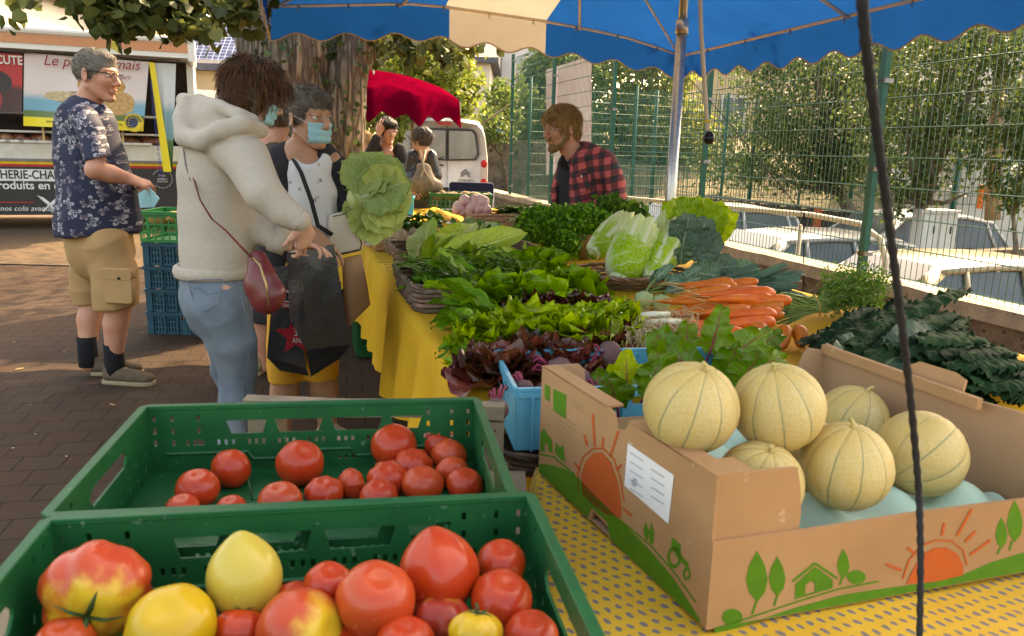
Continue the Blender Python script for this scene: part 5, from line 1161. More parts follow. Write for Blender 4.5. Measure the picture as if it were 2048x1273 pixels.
def leafshape(cx_,cy_,rx,ry):return[Z3(cx_+rx*math.sin(a)*(1 if abs(math.cos(a))<.98 else 1),cy_-ry*math.cos(a))for a in np.linspace(0,2*math.pi,20,endpoint=False)]
def pt_leaf(cx_,cy_,rx,ry):return[Z3(cx_,cy_-ry),Z3(cx_+rx*.7,cy_-ry*.45),Z3(cx_+rx,cy_+.1*ry),Z3(cx_+rx*.75,cy_+ry*.6),Z3(cx_,cy_+ry),Z3(cx_-rx*.75,cy_+ry*.6),Z3(cx_-rx,cy_+.1*ry),Z3(cx_-rx*.7,cy_-ry*.45)]
MB4=MBC@TR((0,0,.004))
printed('tree_print',[pt_leaf(955,955,44,105),pt_leaf(1037,955,34,82),pt_leaf(1305,905,25,62),pt_leaf(2000,732,32,86),pt_leaf(1946,780,24,64),pt_leaf(2070,760,26,64)]+[[Z3(*p)for p in stroke(*s_,4)]for s_ in((955,1050,935,1110),(1037,1030,1025,1075),(1300,960,1290,990),(1990,810,1978,850),(1940,840,1930,865))]+[leafshape(855,1120,42,34),leafshape(1358,958,38,28)]+[[Z3(*p)for p in stroke(*s_,3)]for s_ in((780,1188,900,1130),(900,1130,1110,1060),(1110,1060,1290,1005),(1290,1005,1450,975))],onBC,MB4,pgreen,clip=(LBC,lo))
printed('house_print',[[[Z3(1108,1048),Z3(1112,985),Z3(1190,915),Z3(1262,968),Z3(1262,1002)],[Z3(1150,1028),Z3(1152,990),Z3(1172,972),Z3(1190,985),Z3(1188,1018)]],[Z3(*p)for p in stroke(1100,975,1190,902,5)],[Z3(*p)for p in stroke(1190,902,1280,962,5)]],onBC,MB4,pgreen,clip=(LBC,lo))
printed('sun_print',[[Z3(1560,985),Z3(1580,940),Z3(1620,870),Z3(1670,840),Z3(1720,838),Z3(1765,862),Z3(1790,910),Z3(1788,950),Z3(1680,975)]]+[[Z3(*p)for p in stroke(*s_,5)]for s_ in((1540,930,1478,905),(1592,862,1565,838),(1703,790,1715,738),(1765,790,1825,682),(1798,815,1840,772),(1818,868,1900,808))]+[[Z3(*p)for p in stroke(*s_,3)]for s_ in((1545,965,1570,890),(1570,890,1620,830),(1620,830,1680,808),(1680,808,1745,812),(1745,812,1790,850),(1790,850,1806,910))],onBC,MB4,porange,.0006,clip=(LBC,lo))
printed('paper_sticker',[[(1257,887),(1349,951),(1338,1048),(1250,971)]],onAB,MAB,M('sticker_white',(.72,.68,.64),(.68,.64,.60),.5),.0006)
printed('sticker_text',[stroke(1262+i%2*42,905+i*9+(i%2)*24,1262+i%2*42+26,922+i*9+(i%2)*24,1.2)for i in range(9)]+[ellp(1271,965,6,9,12)],onAB,MAB,M('sticker_ink',(.45,.43,.42),None,.6),.0012)
printed('small_print',[stroke(1092,812+i*8,1150-i*3,850+i*10,.8)for i in range(5)]+[stroke(1140,795+i*6,1165,812+i*6,.9)for i in range(3)],onAB,MAB,M('print_brown',(.36,.22,.09),None,.8))
# moulded pulp tray
pulp=M('pulp_tray',(.50,.66,.50),(.44,.6,.45),.9,8,.5,120,.002)
n1,n2=70,70;V=[]
for j in range(n2+1):
 for i in range(n1+1):
  s_,t_=.012+(LBC-.024)*i/n1,.012+(LAB-.024)*j/n2;p=A_+bc*s_+ab*t_
  c_=(math.cos(s_*2*math.pi/.145+.6)+math.cos(t_*2*math.pi/.15+.4))*.5;z=.712+.038*max(-.4,c_)+.012*(t_/LAB)
  V.append((p[0],p[1],z+.004*wob(p*14,1,2,3)))
mb=MB();mb.add(V,[(j*(n1+1)+i,(j+1)*(n1+1)+i,(j+1)*(n1+1)+i+1,j*(n1+1)+i+1)for j in range(n2)for i in range(n1)]);solo('pulp_tray',mb,pulp,'pale green moulded pulp tray lining the melon box','tray')
# ================= fruit =================
def tomato_mat(name,c1,c2,streak=None):
 m,N,L,B=newmat(name);tc=nd(N,'ShaderNodeTexCoord').outputs['Object'];uv=nd(N,'ShaderNodeUVMap').outputs[0];s_=nd(N,'ShaderNodeSeparateXYZ');L.new(uv,s_.inputs[0])
 col=mixc(N,L,ramp(N,L,noise(N,L,tc,12,3),.35,.65),c1,c2)
 if streak:
  f=math_(N,L,'ADD',math_(N,L,'MULTIPLY',noise(N,L,tc,24,3),.9),math_(N,L,'MULTIPLY_ADD',s_.outputs[0],streak[1],streak[2]));col=mixc(N,L,ramp(N,L,f,.36,.74,True),col,streak[0])
 col=mixc(N,L,math_(N,L,'MULTIPLY',ramp(N,L,noise(N,L,tc,90,2),.66,.72),.35),col,tuple(min(1,x*1.5+.06)for x in c1))
 L.new(col,B.inputs[0]);B.inputs['Roughness'].default_value=.33;B.inputs['Coat Weight'].default_value=.15;B.inputs['Specular IOR Level'].default_value=.3;B.inputs['Coat Roughness'].default_value=.12
 B.inputs['Subsurface Weight'].default_value=.12;B.inputs['Subsurface Radius'].default_value=(1,.25,.1);B.inputs['Subsurface Scale'].default_value=.01
 bumpn(N,L,B,noise(N,L,tc,30,2),.06,.004);return m
TM={'red':tomato_mat('red_tomato',(.50,.052,.010),(.43,.032,.008),((.62,.16,.03),.5,-.62)),'orange':tomato_mat('orange_tomato',(.52,.070,.014),(.46,.045,.012),((.62,.20,.03),.5,-.55)),'mix':tomato_mat('streaked_tomato',(.50,.060,.014),(.44,.042,.012),((.64,.40,.03),1.2,-.82)),'yellow':tomato_mat('yellow_tomato',(.56,.34,.015),(.5,.28,.012)),'pale':tomato_mat('pale_yellow_tomato',(.50,.37,.06),(.46,.33,.045)),'dark':tomato_mat('dark_tomato',(.36,.028,.014),(.30,.03,.012),((.5,.25,.03),1.6,-1.2))}
calyx=M('calyx_green',(.05,.10,.025),(.035,.07,.02),.6,30,tone=.5)
def tomato(px_,py_,rp,kind,label,z=None,D=None,lobes=0,squash=.86,tilt=(0,0),cal=False,seed=0,heart=0.0,grp=None,name='tomato',zr=None):
 if D is None:
  r=.035
  for _ in range(6):
   p=atz(px_,py_,(zr if zr is not None else FLZ+.006)+r*squash);r=rp*((p-CAMP)@_f)/FPX
 else:p=CAMP+ray(px_,py_)*D;r=rp*D/FPX
 rr=np.random.default_rng(seed+int(px_));n=40;prof=[]
 for i in range(22):
  a=-math.pi/2+math.pi*i/21;q=math.cos(a);z_=math.sin(a)*squash
  if a>0:z_-=.16*math.exp(-(q/.30)**2)
  if a<0 and heart:z_-=heart*math.exp(-(q/.45)**2)
  prof.append((max(q,.001)*r,z_*r))
 ph=rr.uniform(0,6);L2=lobes or 5;am=.075 if lobes else.018
 def warp(V):
  th=np.arctan2(V[:,1],V[:,0]);rad=np.hypot(V[:,0],V[:,1])/r
  k=1+am*np.cos(L2*th+ph)*(.3+.7*np.clip(V[:,2]/r+.5,0,1))*np.clip(rad*1.5,0,1)+am*.4*np.cos(L2*1.7*th+ph*2)*np.clip(rad,0,1)
  V=V*np.stack([k,k*(1+rr.uniform(-.05,.05)),np.ones_like(k)],1);return V
 t=thing(name,label,name.replace('_',' ')if name!='tomato' else 'tomato',p,0,grp)
 R4=TR((0,0,0),rr.uniform(0,6),tilt[0],tilt[1]);Rt=np.array(Matrix.Rotation(tilt[0],4,'X')@Matrix.Rotation(tilt[1],4,'Y')@Matrix.Rotation(rr.uniform(0,6),4,'Z'))
 mb=MB();mb.lathe(prof,n,Rt,0,warp);ob('flesh',mb,TM[kind],t)
 if cal:
  mb=MB()
  for k in range(5):
   a=k*1.257+ph;d_=V3([math.cos(a),math.sin(a),0]);P=[d_*.02*r+V3([0,0,squash*r*.80]),d_*r*.30+V3([0,0,squash*r*.92]),d_*r*.62+V3([0,0,squash*r*(.92+rr.uniform(-.12,.12))])]
   mb.tube(xf(Rt,np.array(P)),[r*.07,r*.065,r*.012],5,flat=.4)
  mb.tube(xf(Rt,np.array([[0,0,squash*r*.75],[.03*r,0,squash*r*1.05],[.16*r,.05*r,squash*r*1.32]])),[r*.07,r*.055,r*.06],6)
  ob('calyx',mb,calyx,t)
 return t
G1='tomatoes in the rear green crate';G2='tomatoes heaped in the front green crate'
for a in[(395,978,43,'red','red tomato at the left of the rear crate, below the one with a stalk',.9,(.2,.1),0),(462,938,38,'red','red tomato with drooping green calyx turned to the camera',.95,(-1.9,-.1),1),(600,927,46,'red','round red tomato standing alone in the middle of the rear crate',1.0,(.6,.4),0),(788,893,46,'red','largest tomato of the cluster at the back of the rear crate',.95,(.4,.2),0),(876,887,37,'red','red tomato in the back right corner of the rear crate',.9,(.3,.3),0),(898,915,38,'orange','orange-red tomato with calyx under the back right corner one',.85,(-1.4,.2),1),(826,931,38,'red','ribbed red tomato in the middle of the cluster in the rear crate',.85,(.2,.1),0),(903,946,35,'orange','orange-red tomato resting on a calyx near the right wall',.85,(-1.1,-.5),1),(775,960,40,'red','red tomato in front of the ribbed one, rear crate',.9,(.4,0),0),(845,970,43,'orange','broad tomato front and centre of the right cluster, rear crate',.85,(.2,0),0),(930,970,37,'red','tomato nearest the front right corner of the rear crate',.9,(.2,.3),0),(702,970,31,'mix','small tomato with a yellow patch and long calyx',.85,(-1.7,.9),1),(648,986,37,'red','red tomato half hidden by the rim, left of the small one',.85,(.2,0),0),(758,994,38,'red','deep red tomato half hidden by the front rim',.9,(.3,0),0),(560,1001,44,'orange','broad tomato half hidden by the rim, centre of rear crate',.8,(.2,0),0),(365,1018,34,'red','tomato peeping over the rim at the left of rear crate',.85,(.2,0),0),(462,1018,30,'red','tomato barely peeping over the rim, rear crate',.85,(.2,0),0)]:
 tomato(a[0],a[1],a[2],a[3],a[4],squash=a[5],tilt=a[6],cal=bool(a[7]),grp=G1,lobes=7 if 'ribbed' in a[4]or 'small' in a[4]else 0)
for a in[(195,1185,106,'mix','very large ribbed tomato, red above and yellow below, at the left',.80,(1.75,.2),.79,6,0,1),(342,1255,88,'yellow','bright yellow tomato at the bottom left',.86,(.5,.1),.785,0,.15,0),(489,1158,74,'pale','pale yellow heart-shaped tomato standing upright',1.12,(3.0,.1),.80,0,.2,0),(657,1172,48,'red','round red tomato behind the big orange one',.95,(.3,.2),.79,0,0,0),(588,1212,50,'red','red tomato tucked between the pale heart and round one',.9,(.4,.2),.765,0,0,0),(600,1262,84,'mix','large elongated red and yellow tomato at the bottom edge',1.0,(.9,1.1),.775,0,.1,0),(752,1200,80,'orange','big smooth orange-red tomato in the centre',.94,(.4,.2),.80,0,.0,0),(877,1145,78,'red','large heart-shaped red tomato at the back',1.02,(2.8,.2),.80,4,.15,0),(1003,1126,49,'red','red tomato in the back right corner of the front crate',.88,(.3,.1),.785,0,0,0),(1003,1200,62,'red','red tomato against the right wall of the front crate',.9,(.3,.2),.78,0,0,0),(880,1240,60,'dark','dark red tomato with a yellow shoulder between its neighbours',.85,(-.5,0),.765,6,0,0),(952,1264,52,'yellow','small ribbed golden tomato with a thick green stalk',.8,(-.35,.1),.80,8,0,1),(480,1262,52,'red','reddish tomato showing its dark calyx between yellow ones',.85,(-.6,0),.765,7,0,1),(810,1290,60,'red','tomato cut by the bottom edge, below the dark red one',.9,(.2,0),.775,0,0,0),(1062,1275,56,'red','tomato in the front right corner at the bottom edge',.9,(.2,0),.77,0,0,0),(130,1290,60,'orange','tomato below the very large ribbed one',.9,(.2,0),.76,0,0,0),(700,1300,60,'red','tomato under the big orange one at the bottom edge',.9,(.2,0),.75,0,0,0)]:
 px_,py_,rp,kd,lab,sq,tl,zc_,lb_,ht,cl_=a;d_=ray(px_,py_);D_2=(zc_-.0-CAMH)/d_[2]
 tomato(px_,py_,rp,kd,lab,D=D_2,squash=sq,tilt=tl,lobes=lb_,heart=ht,cal=bool(cl_),grp=G2)
 # loose stalk
mb=MB();mb.tube([atz(505,1000,.73),atz(500,978,.745),atz(497,960,.76)],[.0012,.0015,.0008],5);solo('stalk',mb,calyx,'thin green stalk left on the floor of the rear crate','stalk')
# melons
def melon_mat():
 m,N,L,B=newmat('melon_rind');tc=nd(N,'ShaderNodeTexCoord').outputs['Object'];uv=nd(N,'ShaderNodeUVMap').outputs[0];s_=nd(N,'ShaderNodeSeparateXYZ');L.new(uv,s_.inputs[0])
 ang=math_(N,L,'MULTIPLY',s_.outputs[1],10.0);ang=math_(N,L,'ADD',ang,math_(N,L,'MULTIPLY_ADD',noise(N,L,tc,12,3),.22,-.11))
 fr=math_(N,L,'ABSOLUTE',math_(N,L,'SUBTRACT',math_(N,L,'FRACT',ang),.5));line=math_(N,L,'SUBTRACT',1.0,ramp(N,L,fr,.012,.05,True))
 line=math_(N,L,'MULTIPLY',line,ramp(N,L,noise(N,L,tc,9,3),.34,.52))
 wrp=nd(N,'ShaderNodeVectorMath',operation='MULTIPLY_ADD');wn=nd(N,'ShaderNodeTexNoise');wn.inputs['Scale'].default_value=40;L.new(tc,wn.inputs[0]);L.new(wn.outputs[1],wrp.inputs[0]);wrp.inputs[1].default_value=(.025,)*3;L.new(tc,wrp.inputs[2])
 v1=nd(N,'ShaderNodeTexVoronoi',feature='DISTANCE_TO_EDGE');L.new(wrp.outputs[0],v1.inputs[0]);v1.inputs['Scale'].default_value=140
 net=math_(N,L,'SUBTRACT',1.0,ramp(N,L,v1.outputs[0],.03,.16));patch=ramp(N,L,noise(N,L,tc,10,4),.38,.58)
 net=math_(N,L,'MULTIPLY',net,math_(N,L,'MULTIPLY_ADD',patch,.8,.2))
 base=mixc(N,L,ramp(N,L,noise(N,L,tc,7,4),.35,.65),(.50,.32,.085),(.50,.37,.14));base=mixc(N,L,ramp(N,L,noise(N,L,tc,14,3),.60,.70),base,(.56,.34,.05))
 col=mixc(N,L,math_(N,L,'MULTIPLY',net,.36),base,(.62,.48,.26));col=mixc(N,L,math_(N,L,'MULTIPLY',line,.75),col,(.14,.17,.09));L.new(col,B.inputs[0])
 B.inputs['Roughness'].default_value=.55;B.inputs['Specular IOR Level'].default_value=.3;bumpn(N,L,B,math_(N,L,'SUBTRACT',net,math_(N,L,'MULTIPLY',line,.6)),.22,.0015);return m
mm=melon_mat();G3='charentais melons in the cardboard box'
for i,(x,y,rp,D_2,lab,ti)in enumerate([(1382,815,95,1.17,'upper left melon with its stalk up, resting on the front panel',(.25,.2)),(1556,815,92,1.21,'upper right melon with a brown blotch and curved stalk',(.15,-.25)),(1706,838,69,1.56,'smallest looking melon at the back of the box',(.1,.3)),(1842,907,87,1.33,'rightmost melon, behind the black rope',(-.5,.9)),(1690,932,91,1.22,'lower middle melon sitting on the green tray',(.1,.05)),(1520,965,86,1.17,'melon half hidden behind the front corner flap',(.3,.1)),(1600,905,80,1.36,'melon buried beneath the two upper ones',(.3,.6))]):
 c0=CAMP+ray(x,y)*D_2;r=rp*D_2/FPX;t=thing('melon',lab,'melon',c0,0,G3)
 prof=[(max(.001,math.cos(a))*r,math.sin(a)*r*.96-(.06*r*math.exp(-(math.cos(a)/.12)**2)if a>0 else-.05*r*math.exp(-(math.cos(a)/.12)**2)))for a in np.linspace(-math.pi/2,math.pi/2,32)]
 def warp(V):
  th=np.arctan2(V[:,1],V[:,0]);k=1-.022*np.exp(-(np.abs(((th/(2*math.pi)*10)%1)-.5)/.13)**2)+.008*wob(V*30,1,2,i);return V*k[:,None]
 Rt=np.array(Matrix.Rotation(ti[0],4,'X')@Matrix.Rotation(ti[1],4,'Y')@Matrix.Rotation(i*1.3+.4,4,'Z'))
 mb=MB();mb.lathe(prof,80,Rt,0,warp);ob('rind',mb,mm,t)
 mb=MB();mb.tube(xf(Rt,np.array([[0,0,r*.86],[-.01*r,0,r*.98],[-.05*r,0,r*1.05],[-.12*r,.02*r,r*1.10]])),[r*.10,r*.055,r*.045,r*.05],8);ob('stalk',mb,M('melon_stalk',(.50,.38,.14),(.4,.3,.1),.7),t)
 # ================= leaves and vegetables =================
def leaf(mb,o,d,up,L_,W_,shape='oval',bend=.6,cup=.2,ruf=.0,rf=5,seed=0,nu=9,nv=6,tone=None,twist=0.0,jag=0.0,stem=0.0):
 r=np.random.default_rng(seed);d=nrm(d);side=nrm(np.cross(d,up));up=np.cross(side,d);U_=np.linspace(0,1,nu+1);Vv=np.linspace(-1,1,nv+1)
 if shape=='oval':w=np.sin(np.clip(U_*.96+.04,0,1)**.8*math.pi)**.75
 elif shape=='round':w=np.minimum(1,(U_/.4+.12)**.8)*np.sqrt(np.clip(1-np.clip((U_-.6)/.42,0,1)**2,0,1))
 elif shape=='fan':w=(U_**.9)*np.where(U_>.75,np.sqrt(np.clip(1-((U_-.75)/.27)**2,0,1)),1)*1.05+.10
 elif shape=='long':w=np.clip(U_*5,0,1)*.55+.45*np.sin(np.clip(U_,0,1)*math.pi);w[-1]=.06
 elif shape=='lobed':w=(.35+.65*np.abs(np.sin(U_*math.pi*3.2+.3)))*np.sin(np.clip(U_*.95+.05,0,1)*math.pi)**.4;w[-1]=.05
 elif shape=='strap':w=np.ones(nu+1);w[-1]=.55
 if stem:w=np.where(U_<stem,.10,w*np.clip((U_-stem)/.12,.12,1))
 a=bend*U_**1.3;cx=np.cumsum(np.r_[0,np.cos(a[:-1])])/nu*L_;cz=np.cumsum(np.r_[0,np.sin(a[:-1])])/nu*L_*-1
 ph,ph2=r.uniform(0,6,2);P=[];uv=[]
 for i in range(nu+1):
  tdir=d*math.cos(a[i])-up*math.sin(a[i]);nn=up*math.cos(a[i])+d*math.sin(a[i]);tw=twist*U_[i];s2=side*math.cos(tw)+nn*math.sin(tw);n2=nn*math.cos(tw)-side*math.sin(tw)
  for v in Vv:
   e=abs(v);ww=w[i]*W_/2*(1+jag*r.uniform(-1,1)*(e>.9))
   z=cup*e*e*ww+ruf*e**1.6*math.sin(rf*U_[i]*6.28+ph+(1.7 if v>0 else 0))*min(1,U_[i]*3)+ruf*.5*e**2*math.sin(rf*2.3*U_[i]*6.28+ph2)
   P.append(o+d*cx[i]+up*cz[i]+s2*v*ww+n2*z+tdir*ruf*.7*e*math.cos(rf*U_[i]*6.28+ph));uv.append((U_[i],(v+1)/2))
 F=[(i*(nv+1)+j,(i+1)*(nv+1)+j,(i+1)*(nv+1)+j+1,i*(nv+1)+j+1)for i in range(nu)for j in range(nv)]
 mb.add(np.array(P),F,uv,r.uniform(0,1)if tone is None else tone);return mb
cab_m=leafmat('cabbage_leaf',(.27,.40,.035),(.20,.32,.03),(.58,.64,.26),.5,7,1.6,.10,.07,.3,.35,.9,nsc=9,bump=.5)
cab_d=leafmat('dark_cabbage_leaf',(.06,.14,.018),(.04,.10,.015),(.25,.34,.10),.35,7,1.5,.07,.06,.2,.5,.7,nsc=10,bump=.6,coat=.2)
butter=leafmat('butterhead_leaf',(.21,.36,.03),(.13,.25,.022),(.38,.48,.14),.4,6,1.2,.06,.05,.4,.7,.5,nsc=16,bump=.5,coat=.15)
frill=leafmat('frilly_leaf',(.36,.46,.05),(.22,.33,.035),(.50,.56,.18),.4,5,1.0,.08,.05,.45,.6,.5,nsc=18,bump=.5,coat=.1)
redlet=leafmat('red_lettuce_leaf',(.085,.020,.013),(.042,.012,.009),(.20,.07,.045),.28,6,1.2,.06,.05,.15,1.1,.6,nsc=15,bump=.5,coat=.4)
redlet2=leafmat('bronze_lettuce_leaf',(.16,.05,.030),(.07,.022,.015),(.30,.14,.09),.28,6,1.2,.06,.05,.2,1.1,.6,nsc=15,bump=.5,coat=.4)
dand=leafmat('long_salad_leaf',(.13,.28,.022),(.085,.20,.018),(.38,.48,.18),.42,8,1.0,.09,.04,.35,.7,.6,nsc=14,bump=.4,coat=.1)
rocket=leafmat('rocket_leaf',(.095,.20,.025),(.06,.145,.02),(.26,.36,.12),.45,6,1.0,.07,.04,.35,.7,.5,nsc=20)
chin=leafmat('chinese_leaf',(.66,.70,.36),(.58,.66,.26),(.80,.80,.58),.4,6,1.9,.22,.09,.25,.2,.85,edge=((.30,.48,.03),.40,.74),nsc=12,bump=.5)
blueg=leafmat('blue_green_leaf',(.085,.15,.095),(.055,.11,.07),(.34,.42,.30),.5,6,1.3,.08,.05,.2,.5,.7,nsc=9,bump=.3)
leekm=leafmat('leek_blade',(.09,.16,.11),(.06,.12,.075),(.14,.22,.15),.45,40,0,.03,.05,.15,.6,.4,nsc=6,bump=.2)
kale_m=leafmat('black_kale_leaf',(.016,.042,.018),(.009,.025,.012),(.05,.10,.04),.75,8,1.2,.06,.04,.08,.7,.4,nsc=20,bump=.7,blister=52)
kale_m.node_tree.nodes['Principled BSDF'].inputs['Specular IOR Level'].default_value=.06
kale_f=leafmat('kale_flat_leaf',(.035,.075,.045),(.025,.055,.035),(.20,.27,.14),.55,6,1.3,.07,.05,.15,.4,.8,nsc=14,bump=.7,blister=40)
beetl=leafmat('beet_leaf',(.10,.22,.02),(.06,.15,.016),(.22,.035,.045),.35,6,1.3,.07,.06,.3,.8,.85,nsc=13,bump=.7,coat=.2,blister=26)
beety=leafmat('yellow_beet_leaf',(.40,.48,.04),(.3,.4,.035),(.34,.10,.06),.4,6,1.3,.07,.06,.4,.5,.8,nsc=12,bump=.6)
pars=M('parsley',(.12,.32,.014),(.07,.21,.012),.5,20,trans=.3,tone=1.0);herb=M('herb_leaf',(.10,.22,.022),(.07,.165,.018),.45,20,trans=.3,tone=.9)
stemg=M('green_stem',(.16,.24,.05),(.12,.18,.04),.5,20,tone=.6)
def vdir(az,el):return V3([math.cos(az)*math.cos(el),math.sin(az)*math.cos(el),math.sin(el)])
def rosette(mb,c,R,n,shape,W_,el0,el1,seed,ruf=.01,rf=4,bend=.9,cup=.3,nu=8,nv=6,az0=0,az1=6.283,H=0.0,jag=0,lay=3,inward=.0):
 """head of leaves: outer rings open, inner rings upright"""
 r=np.random.default_rng(seed)
 for i in range(n):
  t_=i/n;az=az0+(az1-az0)*((i*.618)%1);el=el0+(el1-el0)*t_+r.normal(0,.10);L_=R*(1-.38*t_)*r.uniform(.85,1.1)
  d=vdir(az,el);o=c+vdir(az,0)*R*(.16*(1-t_))+V3([0,0,H*t_])
  leaf(mb,o,d,V3([0,0,1])*math.cos(el)*1.0-vdir(az,0)*math.sin(el)if el<1.5 else-vdir(az,0),L_,W_*(1-.25*t_)*r.uniform(.85,1.15),shape,bend*(1-t_*.5)*r.uniform(.6,1.2)-inward*t_,cup,ruf,rf,seed*97+i,nu,nv,jag=jag,twist=r.normal(0,.25))
 return mb
def head(name,label,cat,px_,py_,z,mat,group=None,**k):
 c=atz(px_,py_,z);mb=MB();rosette(mb,c,**k);return solo(name,mb,mat,label,cat,group)
 # --- butterhead lettuces
GL='green butterhead lettuces on the salad table'
for i,(x,y,z,R,lab)in enumerate([(1085,555,.74,.155,'tall bright green butterhead, topmost of the salad table'),(1000,610,.735,.13,'butterhead lettuce beside the rocket basket'),(1075,618,.73,.13,'butterhead lettuce in the middle of the green ones'),(1150,590,.735,.125,'butterhead lettuce nearest the cloth gap on the right'),(1140,635,.725,.10,'small bright lettuce just above the dark red row'),(1040,570,.735,.11,'butterhead lettuce in front of the metal scale')]):
 head('lettuce',lab,'lettuce',x,y,z,butter,GL,R=R,n=22,shape='round',W_=R*1.35,el0=.2,el1=1.45,seed=20+i,ruf=.011,rf=2,bend=1.1,cup=.5,nu=12,nv=10,H=.03,inward=1.2)
 # --- frilly green
GF='frilly green lettuces in the front rows'
for i,(x,y,z,R,lab)in enumerate([(985,700,.745,.12,'frilly light green lettuce at the left edge of the row'),(1065,680,.755,.14,'frilly light green lettuce beside the long salad leaves'),(1145,690,.755,.135,'frilly green lettuce in the middle of the front row'),(1215,670,.745,.125,'frilly green lettuce beside the leek roots'),(1100,668,.74,.10,'small frilly lettuce against the dark red row'),(1240,640,.73,.08,'pale frilly lettuce squeezed under the leek roots')]):
 head('lettuce',lab,'lettuce',x,y,z,frill,GF,R=R,n=24,shape='fan',W_=R*1.3,el0=.12,el1=1.4,seed=40+i,ruf=.017,rf=6,bend=.9,cup=.1,nu=18,nv=12,H=.02,jag=.035)
 # --- red lettuces
GR='dark red lettuces on the salad table'
for i,(x,y,z,R,lab,m_)in enumerate([(1075,628,.725,.10,'dark red lettuce in the upper red row, left end',redlet),(1130,640,.725,.11,'dark red lettuce in the middle of the upper red row',redlet),(1190,640,.73,.11,'dark red lettuce at the right end of upper red row',redlet),(1225,690,.725,.10,'dark red lettuce under the hanging leek roots',redlet),(1000,765,.72,.115,'bronze red lettuce lying at the cloth corner',redlet2),(1065,735,.725,.12,'big glossy bronze lettuce in the front row',redlet2),(1130,752,.72,.115,'bronze lettuce behind the light blue crate',redlet2),(1185,725,.72,.115,'dark bronze lettuce next to the beet leaves',redlet2),(965,752,.715,.09,'dark red outer lettuce hanging over the left cloth edge',redlet)]):
 head('lettuce',lab,'lettuce',x,y,z,m_,GR,R=R,n=20,shape='round',W_=R*1.25,el0=.05,el1=1.3,seed=60+i,ruf=.012,rf=2,bend=1.15,cup=.35,nu=13,nv=10,H=.02,jag=.02)
 # --- long dandelion-like salad, leaves pointing down left
GD='bunches of long green salad leaves'
for i,(x,y,z,lab,az,L_,n_)in enumerate([(1010,655,.745,'long salad bunch fanning down over the cloth on the left',3.5,.23,34),(985,625,.755,'long salad bunch with leaves curling upward in the middle',3.1,.21,30),(950,590,.76,'long salad bunch spilling into the dark wicker basket',3.0,.20,24),(1020,690,.735,'long salad bunch lowest on the cloth, stalk ends to the right',3.6,.20,22)]):
 c=atz(x,y,z);r=np.random.default_rng(80+i);mb=MB()
 for k in range(n_):
  a=az+r.normal(0,.42);el=r.uniform(-.18,.55)if k%4 else r.uniform(.5,1.1);leaf(mb,c+r.normal(0,.028,3)*[1,1,.5],vdir(a,el),V3([0,0,1]),L_*r.uniform(.7,1.1),.040*r.uniform(.8,1.4),'lobed' if k%2 else 'long',.7*r.uniform(.4,1.3),.3,.006,4,800+i*50+k,12,4,twist=r.normal(0,.7))
 solo('salad_bunch',mb,dand,lab,'salad',GD)
 # --- rocket basket
rb=basket('basket','dark square-woven basket full of rocket at the table edge',.36,.56,.095,M('dark_rush',(.17,.115,.07),(.07,.05,.035),.7,45,.5,120,tone=1.0),W(3.0,.60,.709),STALL_ROT,.02,.22,None,.018,None,30)
c=W(3.0,.62,.80);r=np.random.default_rng(91);mb=MB()
for k in range(190):
 o=c+UDIR*r.uniform(-.27,.27)+VDIR*r.uniform(-.16,.26)+V3([0,0,r.uniform(-.02,.05)]);a=r.uniform(0,6.28);leaf(mb,o,vdir(a,r.uniform(-.2,.6)),V3([0,0,1]),r.uniform(.08,.15),r.uniform(.022,.042),'lobed',r.uniform(.2,1.2),.2,.005,4,900+k,8,4,twist=r.normal(0,.8))
solo('rocket',mb,rocket,'heap of dark rocket leaves in the square-woven basket','rocket');mb=MB()
for k in range(16):
 o=c+UDIR*r.uniform(-.25,.25)+VDIR*r.uniform(-.2,.1)+V3([0,0,.03]);a=r.uniform(2.4,4.2);mb.tube([o,o+vdir(a,.25)*.07,o+vdir(a+.2,.05)*.15],[.0022,.0018,.001],5,tone=r.uniform())
solo('rocket_stalks',mb,stemg,'thin pale rocket stalks sticking out of the square-woven basket','stalks')
# --- pointed cabbage basket
basket('basket','brown wicker basket holding the big pointed cabbages',.62,.36,.11,wick2,W(3.72,.80,.709),STALL_ROT,.035,.25,None,.012,None,34)
GC='pointed cabbages in the brown basket'
def cabb(lab,base,tip,Wd,seed,m_,n_=9,spread=.35,up=(0,-.45,1)):
 b,t_=V3(base),V3(tip);d=t_-b;L_=np.linalg.norm(d);d=nrm(d);mb=MB();r=np.random.default_rng(seed);side=nrm(np.cross(d,up));nn=nrm(np.cross(side,d))
 for k in range(n_):
  q_=(k/(n_-1)-.5)*2;d2=nrm(d+side*spread*q_+nn*r.uniform(-.22,.05)*(1 if k%2 else-.3));leaf(mb,b+side*q_*.02,d2,nn+side*q_*.6,L_*r.uniform(.82,1.05),Wd*r.uniform(.8,1.1),'oval',r.uniform(.0,.5),.45,.007,2,seed*31+k,14,10,twist=r.normal(0,.1))
 leaf(mb,b-nn*.0+V3([0,-.02,.0]),d,nn,L_*1.02,Wd*1.25,'oval',.35,.30,.006,2,seed*31+50,18,12)
 return solo('pointed_cabbage',mb,m_,lab,'cabbage',GC)
cabb('largest pointed cabbage with one broad veined leaf facing the camera',atz(858,532,.80)+[0,.02,0],aty(962,438,4.05),.17,5,cab_m)
cabb('pointed cabbage with white ribs fanning at the right end',atz(945,532,.80)+[0,.02,0],aty(1015,487,3.95),.15,6,cab_m,7,.6)
cabb('dark glossy cabbage behind the two bright ones',atz(940,500,.80)+[0,.12,0],aty(975,438,4.25),.14,7,cab_d)
